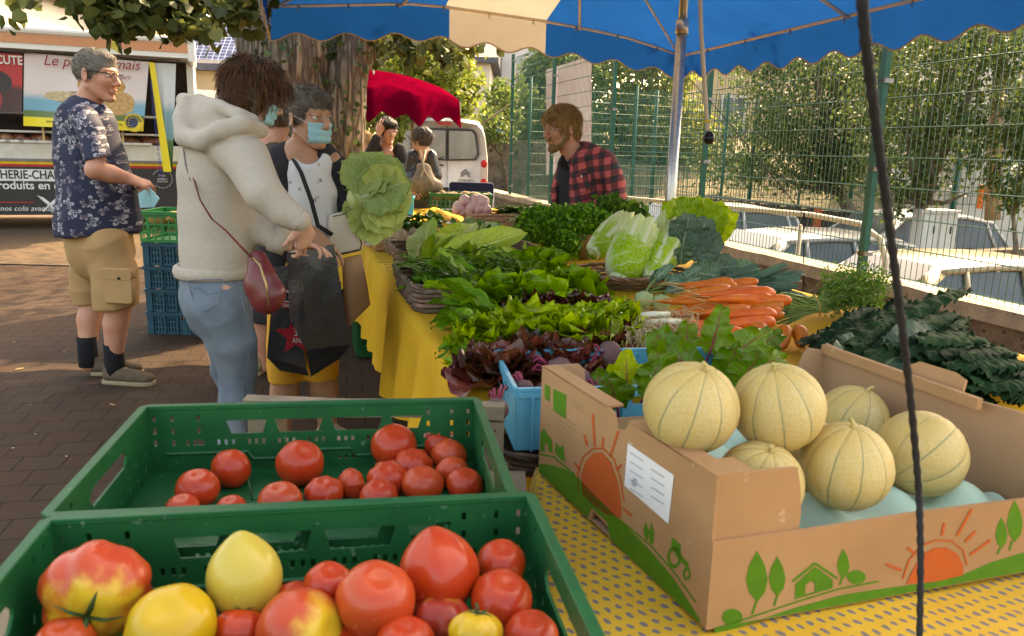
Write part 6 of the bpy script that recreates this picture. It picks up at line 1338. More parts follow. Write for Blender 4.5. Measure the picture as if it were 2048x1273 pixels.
# --- chard / dark greens behind
c=aty(850,455,4.6);mb=MB();r=np.random.default_rng(101)
for k in range(34):leaf(mb,c+r.normal(0,.07,3)*[1.2,1,.45],vdir(r.uniform(2.2,4.0),r.uniform(-.1,.7)),V3([0,0,1]),r.uniform(.14,.24),r.uniform(.07,.11),'oval',r.uniform(.5,1.4),.3,.012,3,1000+k,9,6)
solo('chard_bunch',mb,cab_d,'dark green chard leaves lying behind the pointed cabbages','chard')
# --- celeriac, garlic, box, fennel-like stalks
basket('basket','low brown basket holding the celeriac at the table edge',.34,.30,.07,wick2,W(4.42,.68,.709),STALL_ROT,.03,.3,None,.012,None,24)
celm=M('celeriac_skin',(.42,.30,.17),(.28,.19,.10),.9,30,1.0,60,.006,speck=((.10,.06,.03),45,.60))
for i,(x,y,rp,lab)in enumerate([(795,482,26,'larger celeriac in the low brown basket'),(830,472,17,'smaller celeriac half behind the big cabbage leaf')]):
 c=aty(x,y,4.35+.1*i);R=rp*4.35/FPX;S=SDF(c-R*1.4,c+R*1.4,.004);S.ell(c,(R,R,R*.95));S.ball_noise(lambda P:.006*wob(P*60,1,3,3+i));solo('celeriac',S.nets('c',1),celm,lab,'celeriac')
garm=M('garlic_skin',(.62,.52,.44),(.5,.38,.34),.6,20)
for i,(x,y)in enumerate([(728,480),(745,472),(738,490),(722,468)]):
 mb=MB();mb.lathe([(.001,-.022),(.02,-.018),(.029,-.004),(.024,.012),(.010,.024),(.004,.034),(.004,.05)],14,TR(aty(x,y,4.7)+[0,0,0],i,.6*i,.3),0,lambda V:V*(1+.06*np.cos(np.arctan2(V[:,1],V[:,0])*6))[:,None]);solo('garlic_bulb',mb,garm,'pinkish white garlic bulb at the far left of the salad table','garlic','garlic bulbs at the table edge')
mb=MB();V_,F_=poly2d([rect(-.11,-.15,.11,.15),rect(-.105,-.145,.105,.145)],.12);mb.add(xf(TR(W(4.62,.56,.77),STALL_ROT),V_),F_);mb.box((-.105,-.145,-.06),(.105,.145,-.056),TR(W(4.62,.56,.77),STALL_ROT));solo('carton',mb,card,'small plain cardboard carton behind the celeriac','carton',smooth=False)
mb=MB();r=np.random.default_rng(5)
for k in range(9):a,b=aty(748+k*1.5,447+k*1.6,4.75),aty(805+r.uniform(-4,8),462+k*1.2,4.7);mb.tube([a+[0,0,.02],(a+b)/2+[0,0,.008],b],[.006,.008,.009],6,tone=r.uniform())
solo('leek_bunch',mb,M('pale_stalks',(.55,.52,.30),(.45,.45,.2),.5,tone=.4),'pale fanned stalks pointing left above the celeriac','leeks')
mb=MB();a=np.linspace(0,math.pi,14);mb.tube([aty(787,462,4.9)+V3([.055*math.cos(t_),0,.062*math.sin(t_)])for t_ in a],.006,6);solo('basket_handle_hoop',mb,wick3,'round wicker hoop handle standing up behind the celeriac','basket handle')
# --- turnip basket
basket('basket','light wicker basket under the turnips and herbs',.42,.30,.14,wick3,W(5.33,1.40,.709),STALL_ROT,.04,.25,None,.013,None,26)
turm=M('turnip_skin',(.62,.42,.34),(.50,.20,.24),.45,14,.1,60,coat=.2)
for i,(x,y,rp)in enumerate([(918,417,15),(930,403,14),(945,414,16),(957,418,15),(966,405,14),(938,424,12),(972,420,13),(926,424,11),(960,398,10),(950,400,11)]):
 D_2=5.45;c=CAMP+ray(x,y)*D_2;R=rp*D_2/FPX;mb=MB();mb.lathe([(.001,-R*1.3),(R*.08,-R*1.05),(R*.5,-R*.8),(R*.95,-R*.25),(R,.1*R),(R*.8,R*.6),(R*.3,R*.85),(.001,R*.86)],18,TR(c,i,.9*math.sin(i*2.),.8*math.cos(i)));solo('turnip',mb,turm,'pink and white turnip '+['low at the left','on top left','in the middle, facing front','right of the middle, low','right of the middle, high','lowest in the middle','at the far right','lowest left','highest, deep pink','highest centre left'][i]+' of the turnip bunch','turnip','turnips on the light wicker basket')
mb=MB();r=np.random.default_rng(15)
for k in range(60):
 o=aty(1000+r.uniform(-25,30),424+r.uniform(-8,10),5.45);leaf(mb,o,vdir(r.uniform(-.6,.5),r.uniform(-.1,.5)),V3([0,0,1]),r.uniform(.12,.22),r.uniform(.02,.05),'long',r.uniform(.1,.8),.2,.004,3,1100+k,7,4)
solo('herb_bunch',mb,rocket,'long dark green herb leaves lying right of the turnips','herbs')
mb=MB()
for k in range(40):o=aty(1045+r.uniform(-10,14),455+r.uniform(-28,24),4.8);leaf(mb,o,vdir(r.uniform(2.2,4.6),r.uniform(-.9,.5)),V3([0,0,1]),r.uniform(.06,.11),r.uniform(.04,.06),'oval',r.uniform(.3,1.1),.2,.004,3,1200+k,6,4)
solo('herb_bunch',mb,herb,'broad-leaved herb bunch hanging left of the parsley','herbs')
for i,(x,y,rp,m_,lab,nm_)in enumerate([(808,404,17,M('lime_squash',(.45,.42,.06),(.35,.36,.05),.4,20),'yellow-green squash beside the turquoise box','squash'),(783,408,16,M('pale_squash',(.5,.55,.45),(.42,.48,.4),.4,12),'pale grey-green squash beside the turquoise box','squash')]):
 c=aty(x,y,7.0);R=rp*7/FPX;mb=MB();mb.lathe([(.001,-R*.8),(R*.7,-R*.6),(R,0),(R*.7,R*.6),(.001,R*.7)],20,TR(c),0,lambda V:V*(1+.05*np.cos(np.arctan2(V[:,1],V[:,0])*9))[:,None]);solo(nm_,mb,m_,lab,'squash')
mb=MB();c=aty(820,440,6.0);V=[]
for j in range(13):
 for i in range(21):
  s_,t_=i/20,j/12;p=aty(775+s_*95,462-t_*10,6.2-t_*.0);hgt=.15*math.exp(-((s_-.55)/.28)**2)*math.sin(t_*math.pi)**.7+.012*math.sin(s_*25+t_*4);V.append(W(5.2+.75*t_,.70+.55*s_,.715+hgt))
mb.add(V,[(j*21+i,j*21+i+1,(j+1)*21+i+1,(j+1)*21+i)for j in range(12)for i in range(20)]);solo('folded_cloth',mb,must2,'bunched up yellow cloth heaped between the baskets and far crate','cloth')
# --- parsley and pots
potm=M('zinc_pot',(.5,.46,.38),(.4,.36,.3),.3,14,.1,40,metal=.85)
for i,(x,y,w__,h__,lab)in enumerate([(1120,490,.075,.10,'left zinc bucket under the big parsley bunch'),(1165,505,.085,.13,'front zinc bucket holding curly parsley'),(1222,478,.07,.10,'zinc bucket behind the lying chinese cabbage')]):
 c=atz(x,y+14,.712);c=c*[1,1,0]+[0,.06,.714];mb=MB();mb.lathe([(w__*.75,0),(w__*.98,h__),(w__*1.04,h__+.003),(w__*.94,h__-.002),(w__*.7,.006),(.001,.006)],28,TR(c));solo('bucket',mb,potm,lab,'bucket','zinc buckets of herbs')
def bushy(label,ells,n,size,mat,seed,name='parsley_bunch',curly=True):
 r=np.random.default_rng(seed);Pc=crown_pts(ells,n,16,.012 if curly else.02,seed,.7);V,F,tn=leaves_at(Pc,size,-.4,seed,6,1.1)
 if curly:V=V+np.stack([wob(V*160,1,2,k)for k in range(3)],-1)*.006
 t=thing(name,label,'parsley' if curly else 'herbs',ells[0][0]);ob('leaves',npmesh('l',V,F,False,tone=tn),mat,t,True)
 mb=MB()
 for e in ells:
  for k in range(10):q_=V3(e[0])+r.normal(0,.4,3)*V3(e[1]);mb.tube([V3(ells[0][0])-[0,0,ells[0][1][2]+.06],(q_+V3(ells[0][0]))/2-[0,0,.03],q_],[.002,.002,.001],4,tone=.5)
 ob('stems',mb,stemg,t,True)
bushy('big curly parsley bunch overflowing its bucket in front of the vendor',[E(1115,455,4.45,.15,.11,.095),E(1075,450,4.5,.09,.09,.085),E(1150,455,4.35,.09,.09,.10),E(1135,492,4.2,.045,.05,.055)],1300,.018,pars,31)
bushy('smaller curly parsley bunch on the right, below the checked shirt',[E(1195,455,4.4,.09,.08,.075),E(1178,440,4.45,.06,.06,.06)],480,.018,pars,32)
bushy('flat-leaved lovage bunch standing behind the parsley',[E(1235,432,4.6,.10,.07,.06),E(1258,440,4.6,.07,.06,.05),E(1215,425,4.6,.05,.05,.05)],150,.045,herb,33,'lovage_bunch',False)
# --- scale
t=thing('weighing_scale','flat grey weighing scale between the salad table and parsley','scale',W(3.95,1.10,.709),STALL_ROT+.15)
mb=MB();V_,F_=poly2d([rect(-.15,-.13,.15,.13,.02)],.035,.004);mb.add(xf(TR((0,0,.025)),V_),F_);ob('body',mb,rub,t,smooth=False)
mb=MB();V_,F_=poly2d([rect(-.145,-.14,.145,.14,.02)],.008,.003);mb.add(xf(TR((0,0,.056)),V_),F_);ob('weighing_plate',mb,M('steel_plate',(.45,.44,.43),(.38,.37,.36),.35,8,metal=.6),t,smooth=False)
# --- chinese cabbages in the round basket
basket('basket','round shallow wicker basket under the chinese cabbages',.40,.32,.055,wick2,atz(1262,572,.712)+[0,.04,0],.3,.07,1.0,None,.012,None,30)
GH='chinese cabbages by the mast'
def chinese(lab,base,tip,R,seed,n_=17,m_=None,face=(0,-1,.4)):
 b,t_=V3(base),V3(tip);d=nrm(t_-b);L_=np.linalg.norm(t_-b);x=nrm(np.cross(d,face));y=np.cross(x,d);mb=MB();r=np.random.default_rng(seed)
 S=[];pr=[(.35,0),(.8,.08),(1.0,.25),(1.02,.5),(.85,.75),(.45,.93),(.02,1.0)]
 mb.lathe([(R*a*.86,L_*z_*.96)for a,z_ in pr],20,frame(b,x,y,d),.4)
 for k in range(n_):
  a=k*2.4+r.normal(0,.1);out=x*math.cos(a)+y*math.sin(a);lv=(k%3)/3
  leaf(mb,b+out*R*.42-d*.003,nrm(d*1.0+out*(.42-lv*.10)),out,L_*r.uniform(.9,1.06)*(1-.06*lv),R*1.75,'oval',.72+lv*.06,-.60,.006,6,seed*77+k,16,12,jag=.03,twist=r.normal(0,.05))
 return solo('chinese_cabbage',mb,m_ or chin,lab,'cabbage',GH)
chinese('largest chinese cabbage standing upright with white veined leaf',aty(1238,562,3.35),aty(1292,432,3.5),.108,3)
chinese('chinese cabbage lying on its side with pale base to the left',aty(1184,508,3.75),aty(1262,438,3.98),.075,4,face=(0,-1,.2))
chinese('chinese cabbage leaning behind the kohlrabi leaves',aty(1300,560,3.32),aty(1352,440,3.6),.07,5)
mb=MB();r=np.random.default_rng(3)
for k,(x,y,d_,L_,w__)in enumerate([(1362,505,(.1,-.3,1),.17,.13),(1380,515,(.35,-.1,1),.18,.13),(1355,480,(-.1,-.4,1),.10,.08),(1385,520,(.6,-.2,.8),.16,.13),(1362,530,(-.1,-.5,.5),.11,.08),(1400,540,(1,-.3,.2),.16,.12),(1375,545,(.5,-.9,.1),.17,.13),(1430,545,(1,-.2,.05),.18,.12),(1365,565,(-.2,-.8,.1),.10,.08)]):leaf(mb,aty(x,y,3.42),V3(d_),V3([-.1,-.9,.3]),L_,w__,'round',.35,.2,.010,3,1300+k,12,8)
solo('cauliflower_leaves',mb,blueg,'blue-green cabbage leaves standing in front of the mast foot','leaves')
mb=MB()
for k in range(5):leaf(mb,aty(1372+6*k,498,3.62),V3([.25*k-.3,.1,1]),V3([-.1,-1,.2]),.24,.16,'round',.25,.25,.016,5,1350+k,14,10,jag=.03)
solo('savoy_leaves',mb,cab_m,'bright yellow-green crinkled cabbage leaves right of the mast','leaves')
kohm=M('kohlrabi_skin',(.42,.50,.22),(.34,.43,.17),.45,12,.1,30,coat=.1)
for i,(x,y,rp,lab)in enumerate([(1288,600,20,'left kohlrabi with its leaf stalks pointing up'),(1322,606,20,'right kohlrabi touching the carrots')]):
 D_2=3.0;c=CAMP+ray(x,y)*D_2;R=rp*D_2/FPX;t=thing('kohlrabi',lab,'kohlrabi',c);mb=MB();mb.lathe([(.001,-R*.95),(R*.6,-R*.8),(R,-.1*R),(R*.85,R*.55),(R*.3,R*.85),(.001,R*.86)],22,TR((0,0,0)));ob('bulb',mb,kohm,t);mb=MB();mb2=MB()
 for k in range(7):
  d_=vdir(-.2+k*.22,r.uniform(.2,.9));e=d_*r.uniform(.07,.12);mb.tube([(0,0,R*.5),e*.5+[0,0,R*.6],e+[0,0,R*.5]],[.0035,.003,.0022],5,tone=r.uniform());leaf(mb2,e+[0,0,R*.5],d_+V3([.3,-.3,.1]),V3([0,-1,.6]),r.uniform(.05,.09),r.uniform(.035,.06),'oval',.5,.2,.008,3,1400+10*i+k,8,6)
 ob('stalks',mb,stemg,t);ob('leaves',mb2,blueg,t)
 # --- leeks: green ends, roots
mb=MB();r=np.random.default_rng(21)
for k in range(22):
 a=aty(1440+r.uniform(-30,30),585+r.uniform(-14,12),3.1+r.uniform(-.1,.1));b=aty(1555+r.uniform(-70,60),565+r.uniform(-36,30),3.2+r.uniform(-.1,.1));leaf(mb,a,b-a,V3([0,-.4,1])+r.normal(0,.35,3),np.linalg.norm(b-a)*r.uniform(.9,1.1),r.uniform(.035,.055),'strap',r.uniform(-.1,.25),.35,.002,2,1500+k,8,4)
solo('leek_bundle',mb,leekm,'fan of blue-green leek blades with cut ends behind the carrots','leeks')
t=thing('leek_roots','white leek ends with tangled straw-coloured roots left of the carrots','leeks',atz(1300,640,.76));mb=MB()
for k,(x,y)in enumerate([(1268,634),(1290,648)]):
 a,b=atz(x,y,.79-.006*k),atz(x+70,y-4,.79-.004*k);mb.tube([a,(a+b)/2+[0,0,.004],b],[.011,.010,.011],10)
ob('shaft',mb,M('leek_white',(.66,.64,.50),(.6,.6,.42),.4),t,True);mb=MB()
for k in range(240):
 x,y=r.uniform(1245,1400),r.uniform(625,672);o=atz(x,y,.79);a=r.uniform(2.6,4.9);L_=r.uniform(.03,.085);w1=r.normal(0,.012,3);P=[o,o+vdir(a,r.uniform(-.4,.4))*L_*.5+w1,o+vdir(a+r.normal(0,.4),-.6)*L_+w1*1.5-[0,0,L_*.35],o+vdir(a+r.normal(0,.5),-.8)*L_*1.25-[0,0,L_*.6]];mb.tube(P,[.0012,.001,.0008,.0005],4,False,tone=r.uniform())
ob('roots',mb,M('straw_roots',(.58,.44,.24),(.45,.33,.17),.8,tone=.6),t,True)
# --- carrots
carm=M('carrot_skin',(.62,.13,.008),(.52,.09,.007),.5,25,.3,55,.002,coat=.15,tone=.3,speck=((.45,.20,.05),60,.66));caw=M('carrot_tail',(.55,.32,.12),None,.7)
GK='carrots in the large bunch'
cspec=[]
r=np.random.default_rng(77)
rows_=[(572,1470,1530,4),(592,1520,1572,5),(612,1535,1578,5),(632,1530,1570,6),(655,1440,1545,6),(676,1430,1560,6)]
for y,xa_,xb_,n_ in rows_:
 for k in range(n_):cspec.append((xa_+(xb_-xa_)*k/max(1,n_-1)-r.uniform(0,90)*(k%2),y+r.uniform(-12,12),r.uniform(10,16)))
cspec+=[(1542,592,18),(1560,612,16),(1545,640,17),(1563,662,17),(1592,660,18),(1528,660,17),(1557,690,13)]
seen={(1592,660):'short thick carrot at the right end with its crown facing up',(1563,662):'stubby carrot pointing at the camera below the bunch',(1542,592):'thick carrot on top of the bunch at its right end',(1557,690):'small carrot tip hanging lowest between leaves'}
for i,(x,y,rp)in enumerate(cspec):
 D_2=2.74-(y-560)/130*.40;base=CAMP+ray(x,y)*D_2;R=rp*D_2/FPX*.92;big=i>=len(cspec)-7
 if(x,y)in((1592,660),(1563,662),(1557,690),(1528,660)):dr=nrm([-.12+.2*(x==1592)+(-.5 if x==1528 else 0),-.55,-.35]);Lc=.075
 else:dr=nrm(V3([-1,r.uniform(-.35,.25),r.uniform(-.16,.06)]));Lc=r.uniform(.17,.25)
 side=nrm(np.cross(dr,[0,0,1]));P=[];rr=[]
 for j in range(12):
  s_=j/11;P.append(base+dr*Lc*s_+side*.008*math.sin(s_*3+i)+V3([0,0,.006*math.sin(s_*4+i*2)]));rr.append(R*((1-.62*s_**1.3)if s_<.85 else(1-.62*s_**1.3)*(1-s_)/.15*.8+.05)*(1 if j else.72)*(1+.02*math.sin(j*5+i)))
 lab=seen.get((x,y))or 'orange carrot in the '+['topmost','second','third','fourth','fifth','lowest'][min(5,max(0,int((y-562)/20)))]+' layer of the bunch, '+['tip end left','middle','right end'][0 if x<1470 else 1 if x<1530 else 2]
 t=thing('carrot',lab,'carrot',base,0,GK);mb=MB();mb.tube([base-dr*R*.35]+P,[R*.4]+rr,12,tone=r.uniform());ob('root',mb,carm,t,True)
 if Lc>.1:mb=MB();e=P[-1];mb.tube([P[-2],e,e+dr*.04+side*r.normal(0,.012)+[0,0,.01],e+dr*.09+side*r.normal(0,.03)+[0,0,r.normal(.005,.01)]],[.003,.0024,.0014,.0006],5);ob('tail',mb,caw,t,True)
t=thing('carrot_greens','tied green carrot stalks and feathery leaves right of the carrots','carrot greens',aty(1640,620,2.8));mb=MB();fe=[]
for k in range(110):
 a=aty(1560+r.uniform(-10,20),615+r.uniform(-30,35),2.72);m_=aty(1640+r.uniform(-10,20),608+r.uniform(-14,18),2.8);e=aty(1715+r.uniform(-60,50),582+r.uniform(-34,34),2.9+r.uniform(-.1,.15));mb.tube([a,m_,e],[.0022,.002,.001],4,False,tone=r.uniform());fe.append(e+r.normal(0,.022,(26,3)));
 if k%2:fe.append((m_+e)/2+r.normal(0,.015,(10,3)))
ob('stalks',mb,stemg,t,True);V,F,tn=leaves_at(np.concatenate(fe),.020,-.2,5,4,.35);ob('feathery_leaves',npmesh('l',V,F,False,tone=tn),herb,t,True)
mb=MB();mb.tube([aty(1630,590,2.76),aty(1640,612,2.70),aty(1640,632,2.76)],.002,5);ob('tie',mb,caw,t,True)
# --- kale heaps
GKA='dark curly kale leaves'
def kale(lab,o,d,L_,W_,seed,m_=None,ruf=.010,up=(0,-.5,1)):
 mb=MB();leaf(mb,V3(o),d,V3(up),L_,W_,'oval',.45,-.35,ruf,9,seed,40,14,jag=0)
 V=mb.v[0];V+=np.stack([wob(V*85,1,2,k)for k in range(3)],-1)*.0042
 return mb
kk=[((1650,745,2.0),(1810,615,2.5),.12),((1680,740,2.0),(1810,595,2.55),.13),((1690,740,2.02),(1835,610,2.5),.13),((1730,750,2.0),(1890,600,2.5),.14),((1640,730,2.1),(1740,650,2.5),.11),((1780,750,2.0),(1935,640,2.35),.13),((1800,740,2.05),(1990,680,2.3),.13),((1830,760,2.0),(2010,720,2.2),.13),((1880,770,1.95),(2040,755,2.1),.12),((1940,790,1.95),(2060,790,2.1),.13),((1930,760,2.05),(2070,740,2.3),.13),((1640,700,2.2),(1780,640,2.6),.12),((1760,700,2.2),(1905,605,2.55),.12),((1850,720,2.1),(1960,650,2.4),.12),((1900,745,2.0),(2030,700,2.25),.12),((1620,755,2.0),(1700,690,2.3),.10)]
kl=['at the left of the heap','rising highest in the heap','in the middle left of the heap','curling over behind the rope','touching the carrot greens','right of the rope','reaching to the right edge','low at the right','lowest at the right edge','behind the carton corner at right','spreading past the right edge','under the left ones','at the back behind the rope','in the right half, upper row','in the right half, near the wall','lowest at the left beside the beet leaves']
for i,((x0_,y0_,Y0),(x1_,y1_,Y1),w__)in enumerate(kk):
 a,b=aty(x0_,y0_,Y0),aty(x1_,y1_,Y1);a[2]=max(a[2],.72);mb=MB()
 for k in range(5):
  q_=kale('',a+r.normal(0,.022,3),nrm(b-a)+r.normal(0,.085,3),np.linalg.norm(b-a)*r.uniform(.95,1.25),w__*.60*r.uniform(.8,1.1),1600+i*5+k);mb.add(q_.v[0]+[0,0,.012*k],q_.f,q_.uvs[0],q_.tone[0])
 solo('kale_leaf',mb,kale_m,'blistered dark kale leaves '+kl[i],'kale',GKA)
mb=MB();leaf(mb,aty(1680,745,1.95),aty(1780,650,2.2)-aty(1680,745,1.95),V3([-.3,-.9,.5]),.30,.13,'oval',.3,.15,.006,3,1,20,10);solo('kale_leaf',mb,kale_f,'smooth grey-green kale leaf on top at the left of the rope','kale',GKA)
mb=MB();leaf(mb,aty(1770,730,2.0),aty(1885,640,2.15)-aty(1770,730,2.0),V3([.1,-.9,.5]),.27,.13,'oval',.3,.15,.006,3,2,20,10);solo('kale_leaf',mb,kale_f,'smooth grey-green kale leaf with pale rib right of the rope','kale',GKA)
# --- beets: roots and leaves
beetm=M('beet_skin',(.17,.085,.075),(.11,.05,.05),.75,25,.5,60,.003)
for i,(x,y,rp,D_2,lab)in enumerate([(992,820,26,1.62,'round beetroot hanging outside the light blue crate, left'),(1048,778,20,1.75,'beetroot peeping over the rim of the light blue crate'),(1118,745,32,1.95,'large beetroot behind the cardboard corner'),(1218,712,30,2.05,'beetroot half covered by the yellow-green beet leaf'),(1160,765,28,1.8,'beetroot in the light blue crate behind the torn flap')]):
 c=CAMP+ray(x,y)*D_2;R=rp*D_2/FPX;t=thing('beetroot',lab,'beetroot',c,0,'beetroots in and around the light blue crate');mb=MB();Rt=TR((0,0,0),i,2.2+.5*math.sin(i*3),.4*i)
 mb.lathe([(.001,-R*.9),(R*.5,-R*.82),(R*.95,-R*.3),(R,.15*R),(R*.7,R*.7),(R*.2,R*.95),(R*.06,R*1.2),(.002,R*2.0)],22,Rt);ob('root',mb,beetm,t);mb=MB()
 for k in range(6):d_=Rt[:3,:3]@V3([.3*math.cos(k),.3*math.sin(k),-1]);mb.tube([d_*R*.8,d_*R*1.5+[0,0,.005],d_*R*2.4-[0,0,.01*k]],[.0035,.003,.002],5)
 ob('stalks',mb,M('beet_stalk',(.28,.03,.06),(.2,.02,.05),.4),t)
GB='beet leaves in and behind the light blue crate'
for i,(x,y,Y,d_,L_,w__,m_,lab)in enumerate([(1255,800,1.75,(-.05,.15,1),.13,.115,beety,'yellow-green jagged beet leaf standing at the carton corner'),(1420,705,2.0,(.25,.1,1),.155,.085,beetl,'upright twisted beet leaf in front of the carrots'),(1350,735,1.9,(-.3,.2,.55),.14,.11,beetl,'dark beet leaf left of the upright one'),(1430,730,1.9,(.5,-.1,.4),.19,.10,beetl,'long beet leaf lying to the right over the crate'),(1400,740,1.85,(-.7,.1,.3),.15,.11,beetl,'beet leaf spreading left behind the first melon'),(1480,735,1.88,(.9,.2,.15),.17,.09,beetl,'beet leaf at the right reaching the kale'),(1290,790,1.72,(.2,0,.5),.10,.09,beetl,'dark beet leaf low behind the left melon'),(1450,755,1.8,(.1,-.2,.5),.11,.10,beetl,'beet leaf between the two upper melons'),(1225,790,1.72,(-.4,0,.5),.08,.08,beetl,'small dark beet leaf beside the torn flap'),(1310,800,1.58,(.1,-.5,.5),.12,.11,beetl,'beet leaf drooping over the crate rim left of the melon'),(1235,815,1.60,(-.2,-.4,.6),.10,.10,beetl,'beet leaf drooping over the crate rim beside the sticker panel'),(1470,780,1.66,(.3,-.3,.7),.12,.10,beetl,'beet leaf rising between the upper melons'),(1370,720,2.05,(.1,.3,.8),.13,.09,beetl,'dark beet leaf behind, touching the carrots'),(1330,760,1.8,(-.2,-.1,.6),.10,.09,beetl,'dark beet leaf directly above the left melon'),(1500,700,2.1,(.6,.1,.3),.13,.09,beetl,'beet leaf under the carrot tips at right')]):
 o=aty(x,y,Y);t=thing('beet_leaf',lab,'beet leaf',o,0,GB);mb=MB();leaf(mb,o,V3(d_),V3([0,-1,.35]),L_*.85,w__*.9,'oval',.5,.2,.011,3,1700+i,18,10,jag=.06,twist=.15*math.sin(i));ob('blade',mb,m_,t,True)
 mb=MB();mb.tube([o+nrm(d_)*L_*.3,o,o-V3([0,0,.05])-nrm(V3(d_)*[1,1,0]+1e-6)*.02],[.0022,.003,.0035],6);ob('stalk',mb,bpy.data.materials.get('beet_stalk'),t,True)
 # ================= people =================
def skin(name,c,c2):
 return M(name,c,c2,.5,14,.12,180,.0015,sub=.18,spec=.4)
sk_a=skin('skin_ruddy',(.50,.235,.145),(.46,.19,.115));sk_b=skin('skin_tan',(.45,.23,.13),(.40,.185,.10));sk_c=skin('skin_fair',(.56,.31,.21),(.50,.25,.17))
eye_w=M('eye_white',(.6,.57,.53),None,.2,coat=.5);iris=M('iris_dark',(.04,.03,.02),None,.15,coat=.6);lipm=M('lips',(.42,.13,.10),(.36,.1,.08),.45);maskm=M('surgical_mask',(.30,.56,.58),(.26,.50,.53),.85,30,.2,60,.002,trans=.1);glassf=M('spectacle_frame',(.02,.02,.022),None,.3)
class LS:
 """sculpt in a local frame (x forward, y left, z up)"""
 def __init__(s,S,Mx,sc_):s.S=S;s.M=Mx;s.sc=sc_
 def p(s,a):return s.M[:3,:3]@V3(a)*s.sc+s.M[:3,3]
 def cone(s,a,b,ra,rb=None,k=.01,op='add',flat=None):
  if flat:flat=(s.M[:3,:3]@V3(flat[0]),flat[1])
  s.S.cone(s.p(a),s.p(b),ra*s.sc,(ra if rb is None else rb)*s.sc,k*s.sc,op,flat);return s
 def ell(s,c,r,k=.01,op='add',tilt=None):
  R=s.M[:3,:3]if tilt is None else s.M[:3,:3]@tilt;s.S.ell(s.p(c),V3(r)*s.sc,R,k*s.sc,op);return s
def fr(fwd,up=(0,0,1),o=(0,0,0)):
 f=nrm(fwd);l=nrm(np.cross(up,f));u=np.cross(f,l);Mx=np.eye(4);Mx[:3,0]=f;Mx[:3,1]=l;Mx[:3,2]=u;Mx[:3,3]=o;return Mx
def sculpt_head(Mx,s_,neck=None,female=False,beard=False):
 c=Mx[:3,3];S=SDF(c-.19*s_,c+.19*s_,.0034);H=LS(S,Mx,s_)
 H.ell((-.012,0,.035),(.096,.074,.086),.02);H.ell((.030,0,-.028),(.062,.052 if female else.055,.078),.03)
 for y in(-1,1):
  H.cone((-.005,y*.046,-.052),(.062,y*.014,-.098),.022,.018,.02);H.ell((.062,y*.034,-.020),(.021,.019,.022),.02)
 H.ell((.076,0,-.098),(.018,.021,.016),.012)
 for y in(-1,1):H.cone((.086,y*.010,.030),(.070,y*.043,.031),.010,.009,.014)
 for y in(-1,1):H.ell((.100,y*.031,.010),(.017,.020,.013),.012,'sub')
 H.cone((.089,0,.018),(.113,0,-.024),.0075,.011,.010);H.ell((.104,0,-.031),(.013,.011,.009),.006)
 for y in(-1,1):H.ell((.098,y*.012,-.032),(.010,.008,.008),.005)
 H.cone((.090,-.020,-.060),(.099,-.004,-.0565),.0045,.0055,.006);H.cone((.090,.020,-.060),(.099,.004,-.0565),.0045,.0055,.006)
 H.cone((.089,-.017,-.069),(.096,0,-.0705),.005,.0065,.006);H.cone((.089,.017,-.069),(.096,0,-.0705),.005,.0065,.006)
 H.cone((.103,-.012,-.0635),(.103,.012,-.0635),.0022,k=.003,op='sub')
 for y in(-1,1):
  tl=rotm((0,0,1),y*.35)@rotm((0,1,0),-.15)
  H.ell((-.010,y*.079,-.004),(.018,.0075,.032),.006,tilt=tl);H.ell((-.006,y*.087,.000),(.010,.006,.020),.005,'sub',tl);H.ell((-.004,y*.077,-.028),(.008,.006,.009),.006)
  for yy2 in(0,):H.ell((.081,y*.031,.0165),(.0125,.0165,.0065),.004)
 H.cone((-.022,0,-.05),(-.036,0,-.15),.047 if not female else.041,.052 if not female else.044,.03)
 if neck is not None:S.cone(H.p((-.03,0,-.10)),V3(neck),.054*s_,.058*s_,.02)
 S.nets('h',1);return S,H
def eyes(H,t,look=(1,0,0)):
 for y in(-1,1):
  mb=MB();c=H.p((.0795,y*.031,.0095));mb.lathe([(max(.0001,math.cos(a))*.0115*H.sc,math.sin(a)*.0115*H.sc)for a in np.linspace(-1.57,1.57,9)],14,TR(c));e=ob('eye',mb,eye_w,t,True)
  mb=MB();f=H.M[:3,0]*1.0+H.M[:3,1]*look[1]+H.M[:3,2]*look[2];mb.lathe([(.0001,.0120*H.sc),(.005*H.sc,.0113*H.sc),(.0058*H.sc,.0105*H.sc)][::-1],12,frame(c,H.M[:3,1],H.M[:3,2],nrm(f)));ob('iris',mb,iris,e,True)
